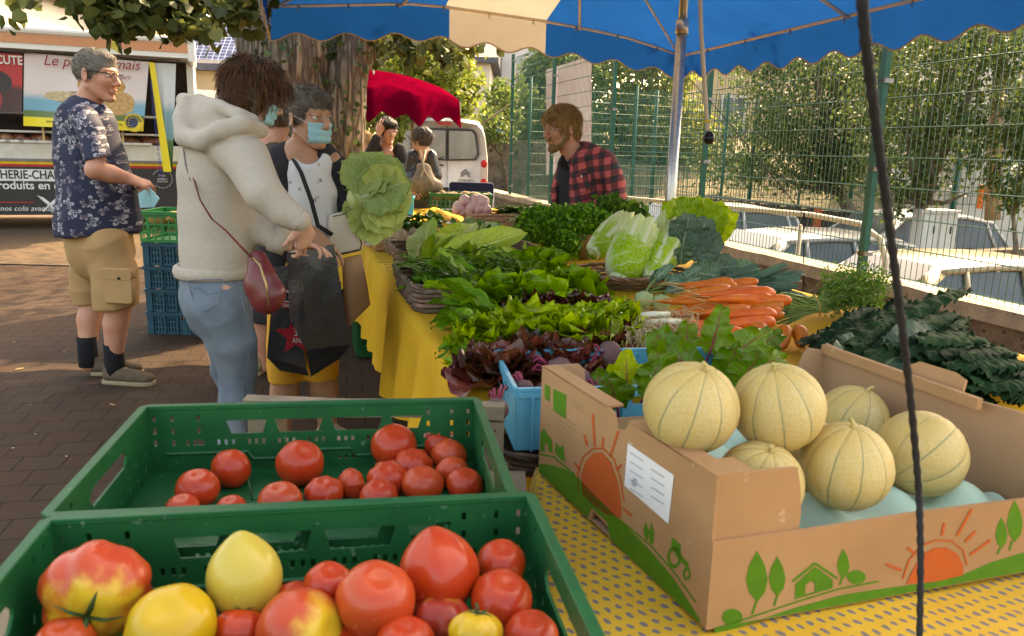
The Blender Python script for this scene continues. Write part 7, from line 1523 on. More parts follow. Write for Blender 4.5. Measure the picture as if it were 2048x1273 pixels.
def hair_shell(H,s_,cuts,adds,mat,t,disp=.004,freq=70,strands=None,name='hair',h=.0045,ext=.25):
 c=H.M[:3,3];S=SDF(c-ext*s_,c+ext*s_,h);L=LS(S,H.M,s_)
 for a in adds:getattr(L,a[0])(*a[1:])
 for a in cuts:getattr(L,a[0])(*a[1:],op='sub')
 me=S.nets(name,1);Mi=np.linalg.inv(H.M[:3,:3])
 def f(P):
  q=(P-c)@Mi.T;ang=np.arctan2(q[:,1],q[:,2]+.02);return disp*(np.sin(ang*freq*.35+3*wob(P,40,2,3)+q[:,0]*60)*.5+wob(q*[1,1,.35],90,2,5))
 displaced(me,f);o=ob(name,me,mat,t,True)
 if strands:
  n,L_,flow,lift,seed=strands;r=np.random.default_rng(seed);V=S.V;idx=r.choice(len(V),n);mb=MB()
  for i in idx:
   p=V[i];q=Mi@(p-c);nn=nrm(H.M[:3,:3]@nrm([q[0],q[1],q[2]]));fl=H.M[:3,:3]@V3(flow(q));fl=nrm(fl-nn*(fl@nn)+nn*lift+r.normal(0,.10,3));l=L_*r.uniform(.5,1.2);b=nrm(fl-nn*.35-[0,0,.2]);mb.tube([p-nn*.002,p+fl*l*.5,p+fl*l*.5+b*l*.5],[.0013,.0011,.0004],3,False,tone=r.uniform())
  ob('hair_strands',mb,mat,o,True)
 return o
def hairmat(n,c,c2):return M(n,c,c2,.5,30,.3,160,.002,tone=.9,spec=.22)
def hand(S,wrist,d,pn,th,s_=1.0,curl=.5,spread=.10,tcurl=.4,seed=0):
 """wrist point, finger direction, palm normal (palm faces this way), thumb side; five fingers with bends"""
 d=nrm(d);pn=nrm(V3(pn)-d*(V3(pn)@d));th_=nrm(np.cross(d,pn));th_=th_ if th_@V3(th)>0 else-th_;r=np.random.default_rng(seed)
 w_=V3(wrist)
 L_=[(.034,.027,.021,.0085),(.040,.030,.023,.0088),(.037,.028,.022,.0085),(.029,.021,.018,.0075)]
 S.cone(w_-d*.02*s_,w_+d*.02*s_,.024*s_,.026*s_,.01,flat=(pn,.72))
 for i in range(4):
  off=th_*(.030-.0195*i)*s_;k0=w_+d*(.088-.004*abs(i-1)-.006*(i==3))*s_+off*1.05;S.cone(w_+d*.012*s_+off*.55,k0,.0155*s_,.0115*s_,.014*s_)
  dd=nrm(d+th_*spread*(1.5-i));c_=curl*(1+.18*r.normal())+.06*i;p=k0;a=c_*.6
  for j in range(3):
   dj=dd*math.cos(a)+pn*math.sin(a);q_=p+dj*L_[i][j]*s_;S.cone(p,q_,L_[i][3]*s_*(1.05-.1*j),L_[i][3]*s_*(.95-.1*j),.004*s_);p=q_;a+=c_*.9
 b=w_+d*.022*s_+th_*.022*s_+pn*.004*s_;m_=b+(d*.55+th_*.62+pn*.35)*.038*s_;S.cone(b,m_,.0165*s_,.0115*s_,.012*s_);dj=nrm(d*.85+th_*(.4-tcurl*.5)+pn*(.2+tcurl));n_=m_+dj*.032*s_;S.cone(m_,n_,.0105*s_,.0095*s_,.005*s_);e=n_+nrm(dj+pn*.25)*.024*s_;S.cone(n_,e,.0095*s_,.0075*s_,.004*s_)
def region(chains,pad=.12):
 P=np.concatenate([np.array(c[0],float)for c in chains]);return P.min(0)-pad,P.max(0)+pad
def sculpt(chains,h,name='m',pad=None,smooth=2,post=None,extra=None):
 """chains: (points, radii, k, flat)"""
 mx=max(max(c[1])for c in chains)*1.25+.03;lo,hi=region(chains,mx if pad is None else pad);S=SDF(lo,hi,h)
 for c in chains:S.chain([V3(p)for p in c[0]],c[1],c[2]if len(c)>2 else.03,'add',c[3]if len(c)>3 else None)
 if extra:extra(S)
 if post:S.ball_noise(post)
 S.nets(name,smooth);return S
def garment(name,chains,mat,t,h=.007,k=None,folds=None,seed=0,extra=None,amp=.006,freq=16):
 S=sculpt(chains,h,name,smooth=2,extra=extra);me=npmesh(name,S.V,S.Q);dirn=folds if folds is not None else V3([.3,.2,1])
 def f(P):
  q=P*(1-.72*np.abs(nrm(dirn)));a=wob(q,freq,2,seed);return amp*(1-2*np.abs(a)**.7)+amp*.28*wob(P,freq*2.3,2,seed+2)
 displaced(me,f);return ob(name,me,mat,t,True)
def floral():
 m,N,L,B=newmat('floral_navy');tc=nd(N,'ShaderNodeTexCoord').outputs['Object'];col=(.011,.014,.038);prev=None
 out=mixc(N,L,0.0,col,col)
 for sc2,off,ca in((11,0,(.42,.41,.42)),(15,3.3,(.34,.28,.30))):
  mp=nd(N,'ShaderNodeMapping');L.new(tc,mp.inputs[0]);mp.inputs['Location'].default_value=(off,off*.7,off*.3);mp.inputs['Scale'].default_value=(1,.5,1)
  vo=nd(N,'ShaderNodeTexVoronoi');vo.inputs['Scale'].default_value=sc2;vo.inputs['Randomness'].default_value=.8;L.new(mp.outputs[0],vo.inputs[0])
  df=nd(N,'ShaderNodeVectorMath',operation='SUBTRACT');sc3=nd(N,'ShaderNodeVectorMath',operation='SCALE');sc3.inputs['Scale'].default_value=sc2;L.new(mp.outputs[0],sc3.inputs[0]);sc4=nd(N,'ShaderNodeVectorMath',operation='SCALE');sc4.inputs['Scale'].default_value=sc2;L.new(vo.outputs['Position'],sc4.inputs[0])
  L.new(sc3.outputs[0],df.inputs[0]);L.new(sc4.outputs[0],df.inputs[1]);sx=nd(N,'ShaderNodeSeparateXYZ');L.new(df.outputs[0],sx.inputs[0]);rnd=nd(N,'ShaderNodeSeparateColor');L.new(vo.outputs['Color'],rnd.inputs[0])
  th=math_(N,L,'ADD',math_(N,L,'ARCTAN2',sx.outputs[2],sx.outputs[0]),math_(N,L,'MULTIPLY',rnd.outputs[0],6.28));r_=math_(N,L,'SQRT',math_(N,L,'ADD',math_(N,L,'MULTIPLY',sx.outputs[0],sx.outputs[0]),math_(N,L,'MULTIPLY',sx.outputs[2],sx.outputs[2])))
  pet=math_(N,L,'ABSOLUTE',math_(N,L,'SINE',math_(N,L,'MULTIPLY',th,2.5)));edge=math_(N,L,'MULTIPLY_ADD',pet,.26,.14);half=ramp(N,L,math_(N,L,'SINE',th),-.45,-.25)
  ins=ramp(N,L,math_(N,L,'SUBTRACT',edge,r_),0,.03);inner=ramp(N,L,math_(N,L,'SUBTRACT',math_(N,L,'MULTIPLY',edge,.72),r_),0,.03)
  veins=ramp(N,L,math_(N,L,'SINE',math_(N,L,'MULTIPLY',r_,60.)),.1,.5);mk=math_(N,L,'MULTIPLY',math_(N,L,'MULTIPLY',ins,math_(N,L,'MAXIMUM',math_(N,L,'SUBTRACT',1.0,inner),math_(N,L,'MULTIPLY',veins,.55))),half)
  mk=math_(N,L,'MULTIPLY',mk,ramp(N,L,rnd.outputs[1],.12,.2));out=mixc(N,L,math_(N,L,'MULTIPLY',mk,.75),out,ca)
 L.new(out,B.inputs[0]);B.inputs['Roughness'].default_value=.8;return m
def plaid():
 m,N,L,B=newmat('red_check');tc=nd(N,'ShaderNodeTexCoord').outputs['Object'];sx=nd(N,'ShaderNodeSeparateXYZ');mp=nd(N,'ShaderNodeMapping');L.new(tc,mp.inputs[0]);mp.inputs['Rotation'].default_value=(0,.22,.5);L.new(mp.outputs[0],sx.inputs[0]);nz=noise(N,L,tc,7,2)
 def st(o,f):return ramp(N,L,math_(N,L,'SINE',math_(N,L,'ADD',math_(N,L,'MULTIPLY',o,f),math_(N,L,'MULTIPLY',nz,2.2))),-.08,.08)
 a,b=st(sx.outputs[0],95.),st(sx.outputs[2],88.);s_=math_(N,L,'MULTIPLY',math_(N,L,'ADD',a,b),.5);cr=nd(N,'ShaderNodeValToRGB');L.new(s_,cr.inputs[0]);e=cr.color_ramp.elements;cr.color_ramp.interpolation='CONSTANT'
 e[0].color=(.50,.085,.075,1);e[1].position=.8;e[1].color=(.022,.018,.022,1);q=e.new(.3);q.color=(.15,.026,.03,1);L.new(cr.outputs[0],B.inputs[0]);B.inputs['Roughness'].default_value=.85;return m
def printed_white():
 m,N,L,B=newmat('cactus_print_white');tc=nd(N,'ShaderNodeTexCoord').outputs['Object'];vo=nd(N,'ShaderNodeTexVoronoi');vo.inputs['Scale'].default_value=26;mp=nd(N,'ShaderNodeMapping');L.new(tc,mp.inputs[0]);mp.inputs['Scale'].default_value=(1,.4,1);L.new(mp.outputs[0],vo.inputs[0]);wv=nd(N,'ShaderNodeTexWave');wv.inputs['Scale'].default_value=60;wv.inputs['Distortion'].default_value=3;L.new(tc,wv.inputs[0])
 mk=math_(N,L,'MULTIPLY',ramp(N,L,vo.outputs['Distance'],.24,.19),ramp(N,L,wv.outputs[0],.35,.6));rn=nd(N,'ShaderNodeSeparateColor');L.new(vo.outputs['Color'],rn.inputs[0]);ink=mixc(N,L,ramp(N,L,rn.outputs[0],.75,.8),(.03,.035,.03),(.42,.2,.04));mk=math_(N,L,'MULTIPLY',mk,ramp(N,L,rn.outputs[1],.25,.3))
 L.new(mixc(N,L,mk,(.62,.59,.56),ink),B.inputs[0]);B.inputs['Roughness'].default_value=.85;return m
heather=M('heather_fleece',(.43,.37,.295),(.395,.34,.27),.95,70,.12,220,.0008);rib=M('heather_rib',(.42,.36,.28),(.37,.315,.245),.95,60,.5,260,.0015)
denim=M('light_denim',(.17,.205,.225),(.085,.12,.15),.85,5,.35,320,.001);khaki=M('khaki_cotton',(.38,.225,.095),(.33,.19,.08),.85,7,.3,240,.001);navy=None
blackc=M('black_knit',(.022,.020,.021),(.03,.027,.027),.9,20,.3,200,.001);sockm=M('black_sock',(.012,.012,.013),None,.95,20,.5,240,.001);ochrec=M('ochre_cotton',(.66,.31,.03),(.58,.26,.025),.8,8);olive=M('olive_cotton',(.07,.06,.04),(.05,.045,.03),.9)
shoe=M('brown_suede',(.115,.08,.05),(.085,.058,.036),.85,30,.4,150);sole=M('shoe_sole',(.30,.23,.14),None,.8)
def Q(Y0):return lambda x,y,d=0.0:aty(x,y,Y0+d)
def shoe_at(t,heel,toe,z0=.0,w__=.045,m1=None,m2=None,high=.085):
 h_,t_=V3(heel),V3(toe);d=nrm((t_-h_)*[1,1,0]);L_=np.linalg.norm(t_-h_);s_=sculpt([([h_+d*.035+[0,0,.045],h_+d*L_*.35+[0,0,.05],h_+d*L_*.62+[0,0,.042],h_+d*(L_-.045)+[0,0,.036]],[.040,.044,.042,.036],.03,((0,0,1),.85)),([h_+d*.04+[0,0,.05],h_+d*.045+[0,0,high]],[.038,.040],.02)],.005,extra=lambda S:S.ell(h_+d*.05+[0,0,high+.035],(.034,.034,.03),None,.006,'sub'))
 V=s_.V.copy();V[:,2]=np.maximum(V[:,2],.014+z0);ob('shoe',npmesh('shoe',V,s_.Q),m1 or shoe,t,True)
 mb=MB();side=V3([-d[1],d[0],0]);pr=[(0,.024),(.04,.038),(.3,.040),(.55,.044),(.8,.044),(.95,.03),(1,.006)];loop=[(a*L_,b)for a,b in pr]+[(a*L_,-b)for a,b in pr[::-1]];V_,F_=poly2d([loop],.018,.002);mb.add(xf(frame(h_*[1,1,0]+[0,0,.011+z0],d,side,V3([0,0,1])),V_),F_);ob('shoe_sole',mb,m2 or sole,t,True)
 mb=MB()
 for k in range(4):c_=h_+d*(L_*(.34+.09*k))+[0,0,.094-.008*k+z0];mb.tube([c_-side*.022-[0,0,.006],c_,c_+side*.022-[0,0,.006]],.0026,5)
 ob('laces',mb,m2 or sole,t,True)
 # ---- standing man in the floral shirt
q=Q(4.2);t=thing('person','grey-haired man in navy floral shirt and khaki cargo shorts beside the crate stack','person',(-2.15,4.2,0),0)
Hm=fr((1,-.10,-.10),(.06,0,1),q(193,152));hs,H=sculpt_head(Hm,1.06,neck=q(166,216))
nl=q(258,358,-.16);ew=q(190,340,-.27)
HS=SDF(q(170,400,-.3)-.05,q(320,300,.12)+.05,.0036);HS.chain([ew,(ew*.55+nl*.45),nl],[.046,.044,.029],.02);HS.chain([q(193,318,-.25),ew],[.040,.045],.01)
hand(HS,nl,q(300,372,-.12)-nl,(-.1,.35,-1),(0,.4,1),1.05,.75,.05,.5,1)
w2=q(262,366,.02);HS.chain([q(225,345,.16),w2],[.045,.031],.02);hand(HS,w2,q(300,368,-.04)-w2,(0,-.7,-.6),(.3,0,1),1.0,.8,.05,.5,2);HS.nets('a',1)
fB,fF=atz(210,765,0),atz(180,752,0)
nk,na=q(240,600,-.10),fB+V3([.06,0,.11]);fk,fa=q(186,598,.12),V3([q(198,720,.15)[0],fF[1]+.02,.11])
body=sculpt([([q(168,230),q(178,300),q(195,400),q(200,470)],[.07,.11,.13,.12],.03),([q(180,262,-.15),ew],[.038,.038]),([q(178,250,.18),q(225,345,.16)],[.055,.045]),([q(212,480,-.10),nk,nk*.62+na*.38+[-.012,0,0],na+[0,0,.03],na-[0,0,.05]],[.07,.064,.062,.042,.042],.03),([q(192,480,.10),fk,fk*.62+fa*.38+[-.012,0,0],fa+[0,0,.03],fa-[0,0,.05]],[.07,.062,.062,.040,.042],.03)],.009)
ob('body',join_nets('body',[body,hs,HS]),sk_a,t,True);eyes(H,t,(1,0,-.2))
shm=floral()
garment('shirt',[([q(166,222),q(172,250),q(180,320),q(197,390),q(197,440),q(196,462)],[.09,.145,.168,.194,.206,.206],.04),([q(170,235,-.15),q(183,262,-.19),q(198,325,-.245)],[.068,.070,.070],.03),([q(170,235,.15),q(190,265,.21),q(215,315,.20)],[.082,.085,.08],.05),([q(150,214),q(172,216,-.05),q(186,232,-.05)],[.05,.045,.02],.02)],shm,t,.008,extra=lambda S:(S.cut(q(196,468),(.05,0,-1)),S.cut(q(200,318,-.262),(.25,0,-1),.14),S.ell(q(182,199,0),(.058,.058,.06),None,.01,'sub')),amp=.008,freq=9,seed=2)
mb=MB();c0=q(180,216);mb.tube([q(150,208,.0),q(156,212,-.07),q(176,222,-.075),q(200,240,-.05),q(212,246,-.02)],[.014,.02,.022,.020,.008],8,flat=.45);mb.tube([q(150,208,.0),q(160,205,.06),q(190,222,.06),q(212,246,-.02)],[.014,.02,.02,.008],8,flat=.45);ob('collar',mb,shm,t,True)
garment('shorts',[([q(198,455),q(200,500)],[.15,.165],.03),([q(214,490,-.10),q(228,545,-.11),q(235,612,-.11)],[.108,.108,.108],.03),([q(192,490,.10),q(182,545,.12),q(186,612,.12)],[.106,.102,.098],.03)],khaki,t,.008,extra=lambda S:(S.cut(nk+[0,0,-.035],(.1,0,-1),.22),S.cut(fk+[0,0,-.03],(.1,0,-1),.17)),amp=.011,freq=9,seed=5,folds=V3([1,.3,.3]))
mb=MB();c0=q(238,572,-.235);Mx=frame(c0,(1,-.12,0),(0,0,1));V_,F_=poly2d([rect(-.075,-.085,.075,.05,.012)],.028,.006);mb.add(xf(Mx,V_),F_);V_,F_=poly2d([rect(-.080,.035,.080,.085,.01)],.034,.005);mb.add(xf(Mx,V_),F_);pk=ob('cargo_pocket',mb,khaki,t,True);mb=MB();mb.lathe([(.0001,.004),(.007,.003),(.008,0)][::-1],12,frame(q(237,557,-.262),(1,0,0),(0,0,1),(0,-1,0)));ob('button',mb,glassf,pk,True)
for a_ in(na,fa):mb=MB();mb.tube([a_+[0,0,.105],a_+[0,0,.06],a_-[0,0,.0],a_-[0,0,.06]],[.051,.049,.052,.05],18);ob('sock',mb,sockm,t,True)
shoe_at(t,fB+[.0,0,0],fB+[.285,-.03,0]);shoe_at(t,fF+[-.0,.03,0],fF+[.27,.06,0])
gm=hairmat('grey_hair',(.17,.135,.10),(.26,.22,.18))
hair_shell(H,1.06,[('ell',(.115,0,-.032),(.078,.12,.088),.008),('ell',(.03,.095,-.03),(.042,.03,.045),.006),('ell',(.03,-.095,-.03),(.042,.03,.045),.006),('ell',(-.02,0,-.145),(.16,.12,.085),.01),('ell',(-.010,-.087,-.010),(.021,.02,.035),.004),('ell',(-.010,.087,-.010),(.021,.02,.035),.004)],[('ell',(-.012,0,.036),(.1005,.0775,.0915),.01),('ell',(.045,0,.090),(.04,.04,.02),.02)],gm,t,.002,90,(2600,.010,lambda p:(1,0,-.1),.35,3))
mb=MB()
for y in(-1,1):
 mb.tube([H.p((.104,y*.010,.014)),H.p((.108,y*.012,.020)),H.p((.104,y*.045,.021)),H.p((.098,y*.055,.018)),H.p((.02,y*.080,.018)),H.p((-.008,y*.084,.012))],.0022,6);mb.tube([H.p((.110,y*.014,.018)),H.p((.110,y*.014,-.004)),H.p((.104,y*.045,-.006)),H.p((.102,y*.050,.016))],.0011,5)
mb.tube([H.p((.104,-.010,.014)),H.p((.112,0,.014)),H.p((.104,.010,.014))],.0015,5);ob('glasses',mb,glassf,t,True)
mk=MB();A4=[q(276,388,-.16),q(300,378,-.15),q(318,398,-.15),q(308,415,-.13),q(280,416,-.16)];m0=q(296,374,-.15);mk.add([m0]+A4+[p+V3([0,.012,0])for p in[m0]+A4],[(0,1,5),(0,5,4),(0,4,3),(0,3,2),(6,11,7),(6,10,11),(6,9,10),(6,8,9),(1,7,11,5),(5,11,10,4),(4,10,9,3),(3,9,8,2)]);solo('face_mask',mk,maskm,'pale blue face mask dangling from the standing man\'s hands','mask',smooth=False)
# ---- woman in the hoodie
q=Q(2.7);t=thing('person','brown-haired woman in grey hoodie and light jeans seen from behind','person',(-.95,2.7,0))
Hm=fr((.84,.34,-.36),(.30,.15,1),q(506,188));hs,H=sculpt_head(Hm,.87,neck=q(462,262),female=True)
r1,l1=q(603,446,-.20),q(578,490,.02)
HS=SDF(q(560,520,-.3)-.04,q(650,420,.12)+.06,.0034);HS.cone(q(585,432,-.21),r1,.032,.026,.01);hand(HS,r1,q(612,478,-.16)-r1,(-.5,.4,0),(.4,-.6,.3),.95,.55,.08,.4,4);HS.cone(q(560,482,0),l1,.030,.025,.01);hand(HS,l1,q(625,492,.05)-l1,(.1,-.2,-1),(.3,.7,.4),.92,.5,.08,.4,5);HS.nets('a',1)
kn,an=q(476,745,-.02),V3([q(456,850)[0],2.66,.10]);kn2,an2=q(450,740,.22),V3([q(470,850)[0],2.95,.10])
body=sculpt([([q(455,265),q(440,330),q(430,450),q(432,560),q(436,610)],[.08,.105,.10,.09,.08],.03),([q(480,285,-.13),q(528,385,-.2),q(600,444,-.2)],[.05,.04,.03]),([q(440,280,.15),q(500,400,.1),q(576,488,.02)],[.05,.04,.03]),([q(440,600,-.07),kn,an,an-[0,0,.05]],[.08,.048,.036,.04]),([q(435,600,.09),kn2,an2,an2-[0,0,.05]],[.08,.048,.036,.04])],.010)
ob('body',join_nets('body',[body,hs,HS]),sk_c,t,True);eyes(H,t)
garment('hoodie',[([q(462,262),q(446,300),q(432,360),q(430,430),q(432,500),q(434,528),q(434,548)],[.09,.126,.132,.130,.126,.122,.120],.03),([q(452,290,-.10),q(492,318,-.150),q(528,388,-.215),q(566,424,-.21),q(596,440,-.205)],[.072,.070,.058,.049,.040],.025),([q(440,290,.12),q(480,370,.14),q(522,462,.04),q(560,482,.01)],[.07,.060,.052,.045],.025),([q(372,205,-.04),q(366,240,-.07),q(372,275,-.10),q(405,282,-.15),q(440,262,-.185),q(485,250,-.17),q(520,262,-.10)],[.024,.030,.034,.034,.031,.028,.025],.010),([q(368,203,.02),q(400,204,-.02),q(440,214,-.09),q(478,232,-.13),q(505,240,-.10)],[.022,.026,.026,.024,.02],.010),([q(385,235,-.02),q(430,240,-.05),q(470,245,-.05)],[.052,.058,.052],.02)],heather,t,.0065,extra=lambda S:S.cut(q(432,550),(0,0,-1)),amp=.011,freq=6.5,seed=7,folds=V3([.5,.1,1]))
mb=MB();
for yy_,rr_,nm in((538,.142,'hem'),):
 c_=q(430,541);a=np.linspace(0,2*math.pi,40);mb.tube([c_+V3([122*.001*math.cos(t_),.122*math.sin(t_),0])for t_ in a],.014,8,False);V=mb.v[0];V[:,2]=c_[2]+(V[:,2]-c_[2])*1.7
ob('hem_band',mb,rib,t,True)
mb=MB();mb.tube([q(592,436,-.205),q(604,446,-.20)],[.040,.036],14);ob('cuff',mb,rib,t,True);mb=MB();mb.tube([q(545,474,.015),q(575,488,.02)],[.050,.046],14);ob('cuff',mb,denim if False else rib,t,True)
mb=MB();mb.tube([q(366,288,-.085),q(372,330,-.11),q(382,362,-.12)],.0035,6);ob('drawstring',mb,M('mauve_cord',(.2,.13,.13)),t,True)
garment('jeans',[([q(434,545),q(430,590),q(436,620)],[.108,.112,.106],.03),([q(436,610,-.06),q(462,680,-.05),q(474,745,-.02),q(472,800,-.02),an+[0,0,.02]],[.100,.078,.062,.057,.054],.03),([q(440,610,.09),q(448,680,.14),kn2,an2+[0,0,.02]],[.096,.074,.060,.054],.03)],denim,t,.0075,amp=.009,freq=9,seed=9,folds=V3([.4,.2,1]))
dst=M('denim_seam',(.12,.15,.18),None,.8)
mb=MB();P=[q(375,562,-.132),q(386,600,-.150),q(412,624,-.168),q(440,606,-.180),q(446,560,-.168)];mb.tube(P,.0018,5);mb.tube([q(380,575,-.140),q(400,578,-.152),q(415,590,-.166),q(444,584,-.176)],.0014,5);mb.tube([q(375,562,-.132),q(410,560,-.160),q(446,560,-.168)],.0018,5);ob('back_pocket',mb,dst,t,True)
mb=MB();Pn=[q(478,560,-.155),q(492,640,-.16),q(497,720,-.11),q(488,800,-.09)];mb.tube(Pn,.0016,5);ob('side_seam',mb,dst,t,True)
for a_ in(an,an2):shoe_at(t,a_*[1,1,0]+[-.07,-.02,0],a_*[1,1,0]+[.17,.08,0],m1=M('white_trainer',(.5,.48,.45)),m2=whm)
bh=hairmat('brown_hair',(.060,.026,.012),(.15,.068,.026))
hair_shell(H,.89,[('ell',(.135,0,-.045),(.080,.085,.095),.01)],[('ell',(-.015,0,.036),(.106,.086,.096),.02),('ell',(-.040,0,-.03),(.072,.080,.080),.02),('cone',(.0,.066,-.01),(.03,.066,-.115),.024,.012,.02),('cone',(.0,-.066,-.01),(.035,-.066,-.125),.028,.012,.02),('cone',(-.04,0,-.05),(-.035,0,-.115),.056,.036,.02),('ell',(.065,0,.078),(.045,.06,.026),.02)],bh,t,.003,60,(2800,.06,lambda p:(.25,.1*np.sign(p[1]),-1),.05,6))
def mask_on(H,t,loops=True):
 mb=MB();V=[];uv=[]
 for j in range(9):
  for i in range(13):
   a=-1.15+2.3*i/12;z_=-.012-.080*j/8;fx=.030+.078*math.cos(a*.92)*(1-.10*abs(j/8-.5));fy=.060*math.sin(a)/math.sin(1.15)*(1-.12*(j/8));V.append(H.p((fx+.004*math.sin(j*2.2)-(.012 if j==8 else 0),fy,z_)));uv.append((i/12,j/8))
 mb.add(V,[(j*13+i,(j+1)*13+i,(j+1)*13+i+1,j*13+i+1)for j in range(8)for i in range(12)],uv);o=ob('face_mask',mb,maskm,t,True);mb=MB()
 for y in(-1,1):mb.tube([H.p((.063,y*.060,-.014)),H.p((.02,y*.076,.004)),H.p((-.018,y*.085,.016))],.0012,5);mb.tube([H.p((.063,y*.053,-.090)),H.p((.01,y*.074,-.05)),H.p((-.020,y*.083,-.022))],.0012,5)
 ob('ear_loop',mb,whl,o,True);return o
mask_on(H,t)
mb=MB()
for y in(-1,1):mb.tube([H.p((.106,y*.012,.018)),H.p((.100,y*.052,.018)),H.p((.02,y*.082,.018))],.0016,5);mb.tube([H.p((.108,y*.014,.016)),H.p((.108,y*.014,-.008)),H.p((.102,y*.048,-.006)),H.p((.100,y*.052,.016))],.0012,5)
ob('glasses',mb,clampm,t,True)
# red leather shoulder bag
rl_=M('oxblood_leather',(.16,.022,.020),(.11,.016,.015),.38,12,.25,120,.001,coat=.25)
t2=thing('shoulder_bag','dark red leather shoulder bag hanging at the hip of the hooded woman','bag',q(530,620,-.2))
S=sculpt([([q(516,522,-.16),q(524,560,-.17),q(532,598,-.18)],[.034,.050,.052],.03,((0,1,0),.75)),([q(510,575,-.17),q(552,585,-.17)],[.03,.03],.03)],.005);ob('pouch',npmesh('p',S.V,S.Q),rl_,t2,True)
mb=MB();mb.tube([q(506,516,-.20),q(520,530,-.225),q(532,570,-.24),q(538,612,-.235)],.004,6);ob('zip',mb,M('brass_zip',(.4,.28,.12),None,.4,metal=.6),t2,True);mb=MB();mb.tube([q(425,440,-.165),q(452,462,-.178),q(480,492,-.178),q(508,520,-.185)],[.004,.005,.006,.007],6,flat=.5);mb.tube([q(425,440,-.165),q(400,400,-.15),q(385,350,-.12),q(372,300,-.06)],.003,5);ob('strap',mb,rl_,t2,True)
# ---- masked woman with the bags
q=Q(3.25);t=thing('person','short-haired woman in blue face mask, black cardigan and white printed blouse','person',(-.85,3.3,0))
Hm=fr((.78,-.60,-.06),(0,0,1),q(618,238));hs,H=sculpt_head(Hm,.98,neck=q(603,318),female=True)
r1=q(628,470,-.18);l1=q(722,405,-.05)
HS=SDF(q(585,520,-.3)-.04,q(760,380,.12)+.06,.0036);HS.cone(q(598,462,-.14),r1,.034,.027,.01);hand(HS,r1,q(652,496,-.2)-r1,(-.1,.3,-1),(.5,-.3,.3),1.0,.45,.12,.3,7);hand(HS,l1,q(752,392,-.1)-l1,(-.1,-.3,.9),(0,-1,.3),.9,.5,.1,.4,8);HS.cone(q(712,412,-.02),l1,.03,.025,.01);HS.nets('a',1)
kA,aA=q(570,745,-.02),V3([q(566,800)[0],3.2,.10]);kB,aB=q(640,745,.02),V3([q(648,800)[0],3.3,.10])
body=sculpt([([q(600,318),q(610,360),q(615,440),q(610,520),q(606,580)],[.085,.10,.095,.09,.09],.03),([q(560,325,.02),q(552,410,-.05),q(600,463,-.14)],[.05,.042,.032]),([q(660,325,.02),q(676,410,.04),q(712,412,-.02)],[.05,.042,.032]),([q(582,590),kA,kA*.62+aA*.38+[0,.02,0],aA,aA-[0,0,.05]],[.08,.06,.060,.038,.04]),([q(632,590),kB,kB*.62+aB*.38+[0,.02,0],aB,aB-[0,0,.05]],[.08,.06,.062,.038,.04])],.009)
sc_ell=('ell',)
ob('body',join_nets('body',[body,hs,HS]),sk_b,t,True);eyes(H,t,(1,.15,.1))
wb=printed_white()
garment('blouse',[([q(604,322,.01),q(612,350),q(620,390),q(621,440),q(620,505)],[.080,.108,.120,.122,.122],.03),([q(578,322),q(604,326),q(645,326)],[.05,.06,.05],.03)],wb,t,.007,extra=lambda S:(S.ell(q(616,302,-.08),(.05,.085,.055),None,.01,'sub'),S.ell(q(632,335,-.15),(.016,.06,.045),None,.006,'sub')),amp=.005,freq=12,seed=11)
garment('cardigan',[([q(x,y)+V3([-.6,-.78,0])*.062+V3([-.78,.6,0])*.045 for x,y in((596,328),(600,350),(604,400),(604,460),(604,525))],[.070,.088,.096,.098,.098],.03),([q(x,y)+V3([.6,.78,0])*.062+V3([-.78,.6,0])*.045 for x,y in((606,328),(608,350),(610,400),(610,460),(610,525))],[.070,.088,.096,.098,.098],.03),([q(580,312,.0),q(562,335,-.02),q(550,405,-.06),q(590,460,-.13)],[.058,.070,.062,.046],.03),([q(645,312,.02),q(668,345,.04),q(680,408,.04),q(712,412,-.01)],[.058,.072,.064,.052],.03)],blackc,t,.007,amp=.006,freq=12,seed=13,extra=lambda S:S.ell(q(606,300,-.03),(.055,.07,.05),None,.01,'sub'))
garment('capri_trousers',[([q(608,540),q(606,590)],[.125,.135],.04),([q(582,600),q(572,690,-.01),q(572,765,-.02)],[.095,.080,.074],.03),([q(634,600),q(640,690,.01),q(640,760,.02)],[.095,.080,.074],.03)],ochrec,t,.008,amp=.005,freq=12,seed=15,extra=lambda S:(S.cut(kA+[0,0,-.035],(0,0,-1),.15),S.cut(kB+[0,0,-.03],(0,0,-1),.15)))
for a_ in(aA,aB):shoe_at(t,a_*[1,1,0]+[-.04,.03,0],a_*[1,1,0]+[.17,-.10,0],m1=M('beige_shoe',(.42,.32,.22)))
sg=hairmat('salt_pepper_hair',(.10,.070,.045),(.20,.15,.105))
hair_shell(H,.98,[('ell',(.120,0,-.040),(.080,.12,.092),.008),('ell',(.035,.098,-.03),(.045,.03,.05),.006),('ell',(.035,-.098,-.03),(.045,.03,.05),.006),('ell',(-.02,0,-.150),(.16,.12,.078),.01),('ell',(-.010,-.090,-.012),(.021,.02,.034),.004),('ell',(-.010,.090,-.012),(.021,.02,.034),.004)],[('ell',(-.014,0,.038),(.103,.080,.095),.01),('ell',(.05,.015,.082),(.042,.05,.024),.02)],sg,t,.003,80,(2400,.024,lambda p:(1,.35,-.25),.30,8))
mask_on(H,t)
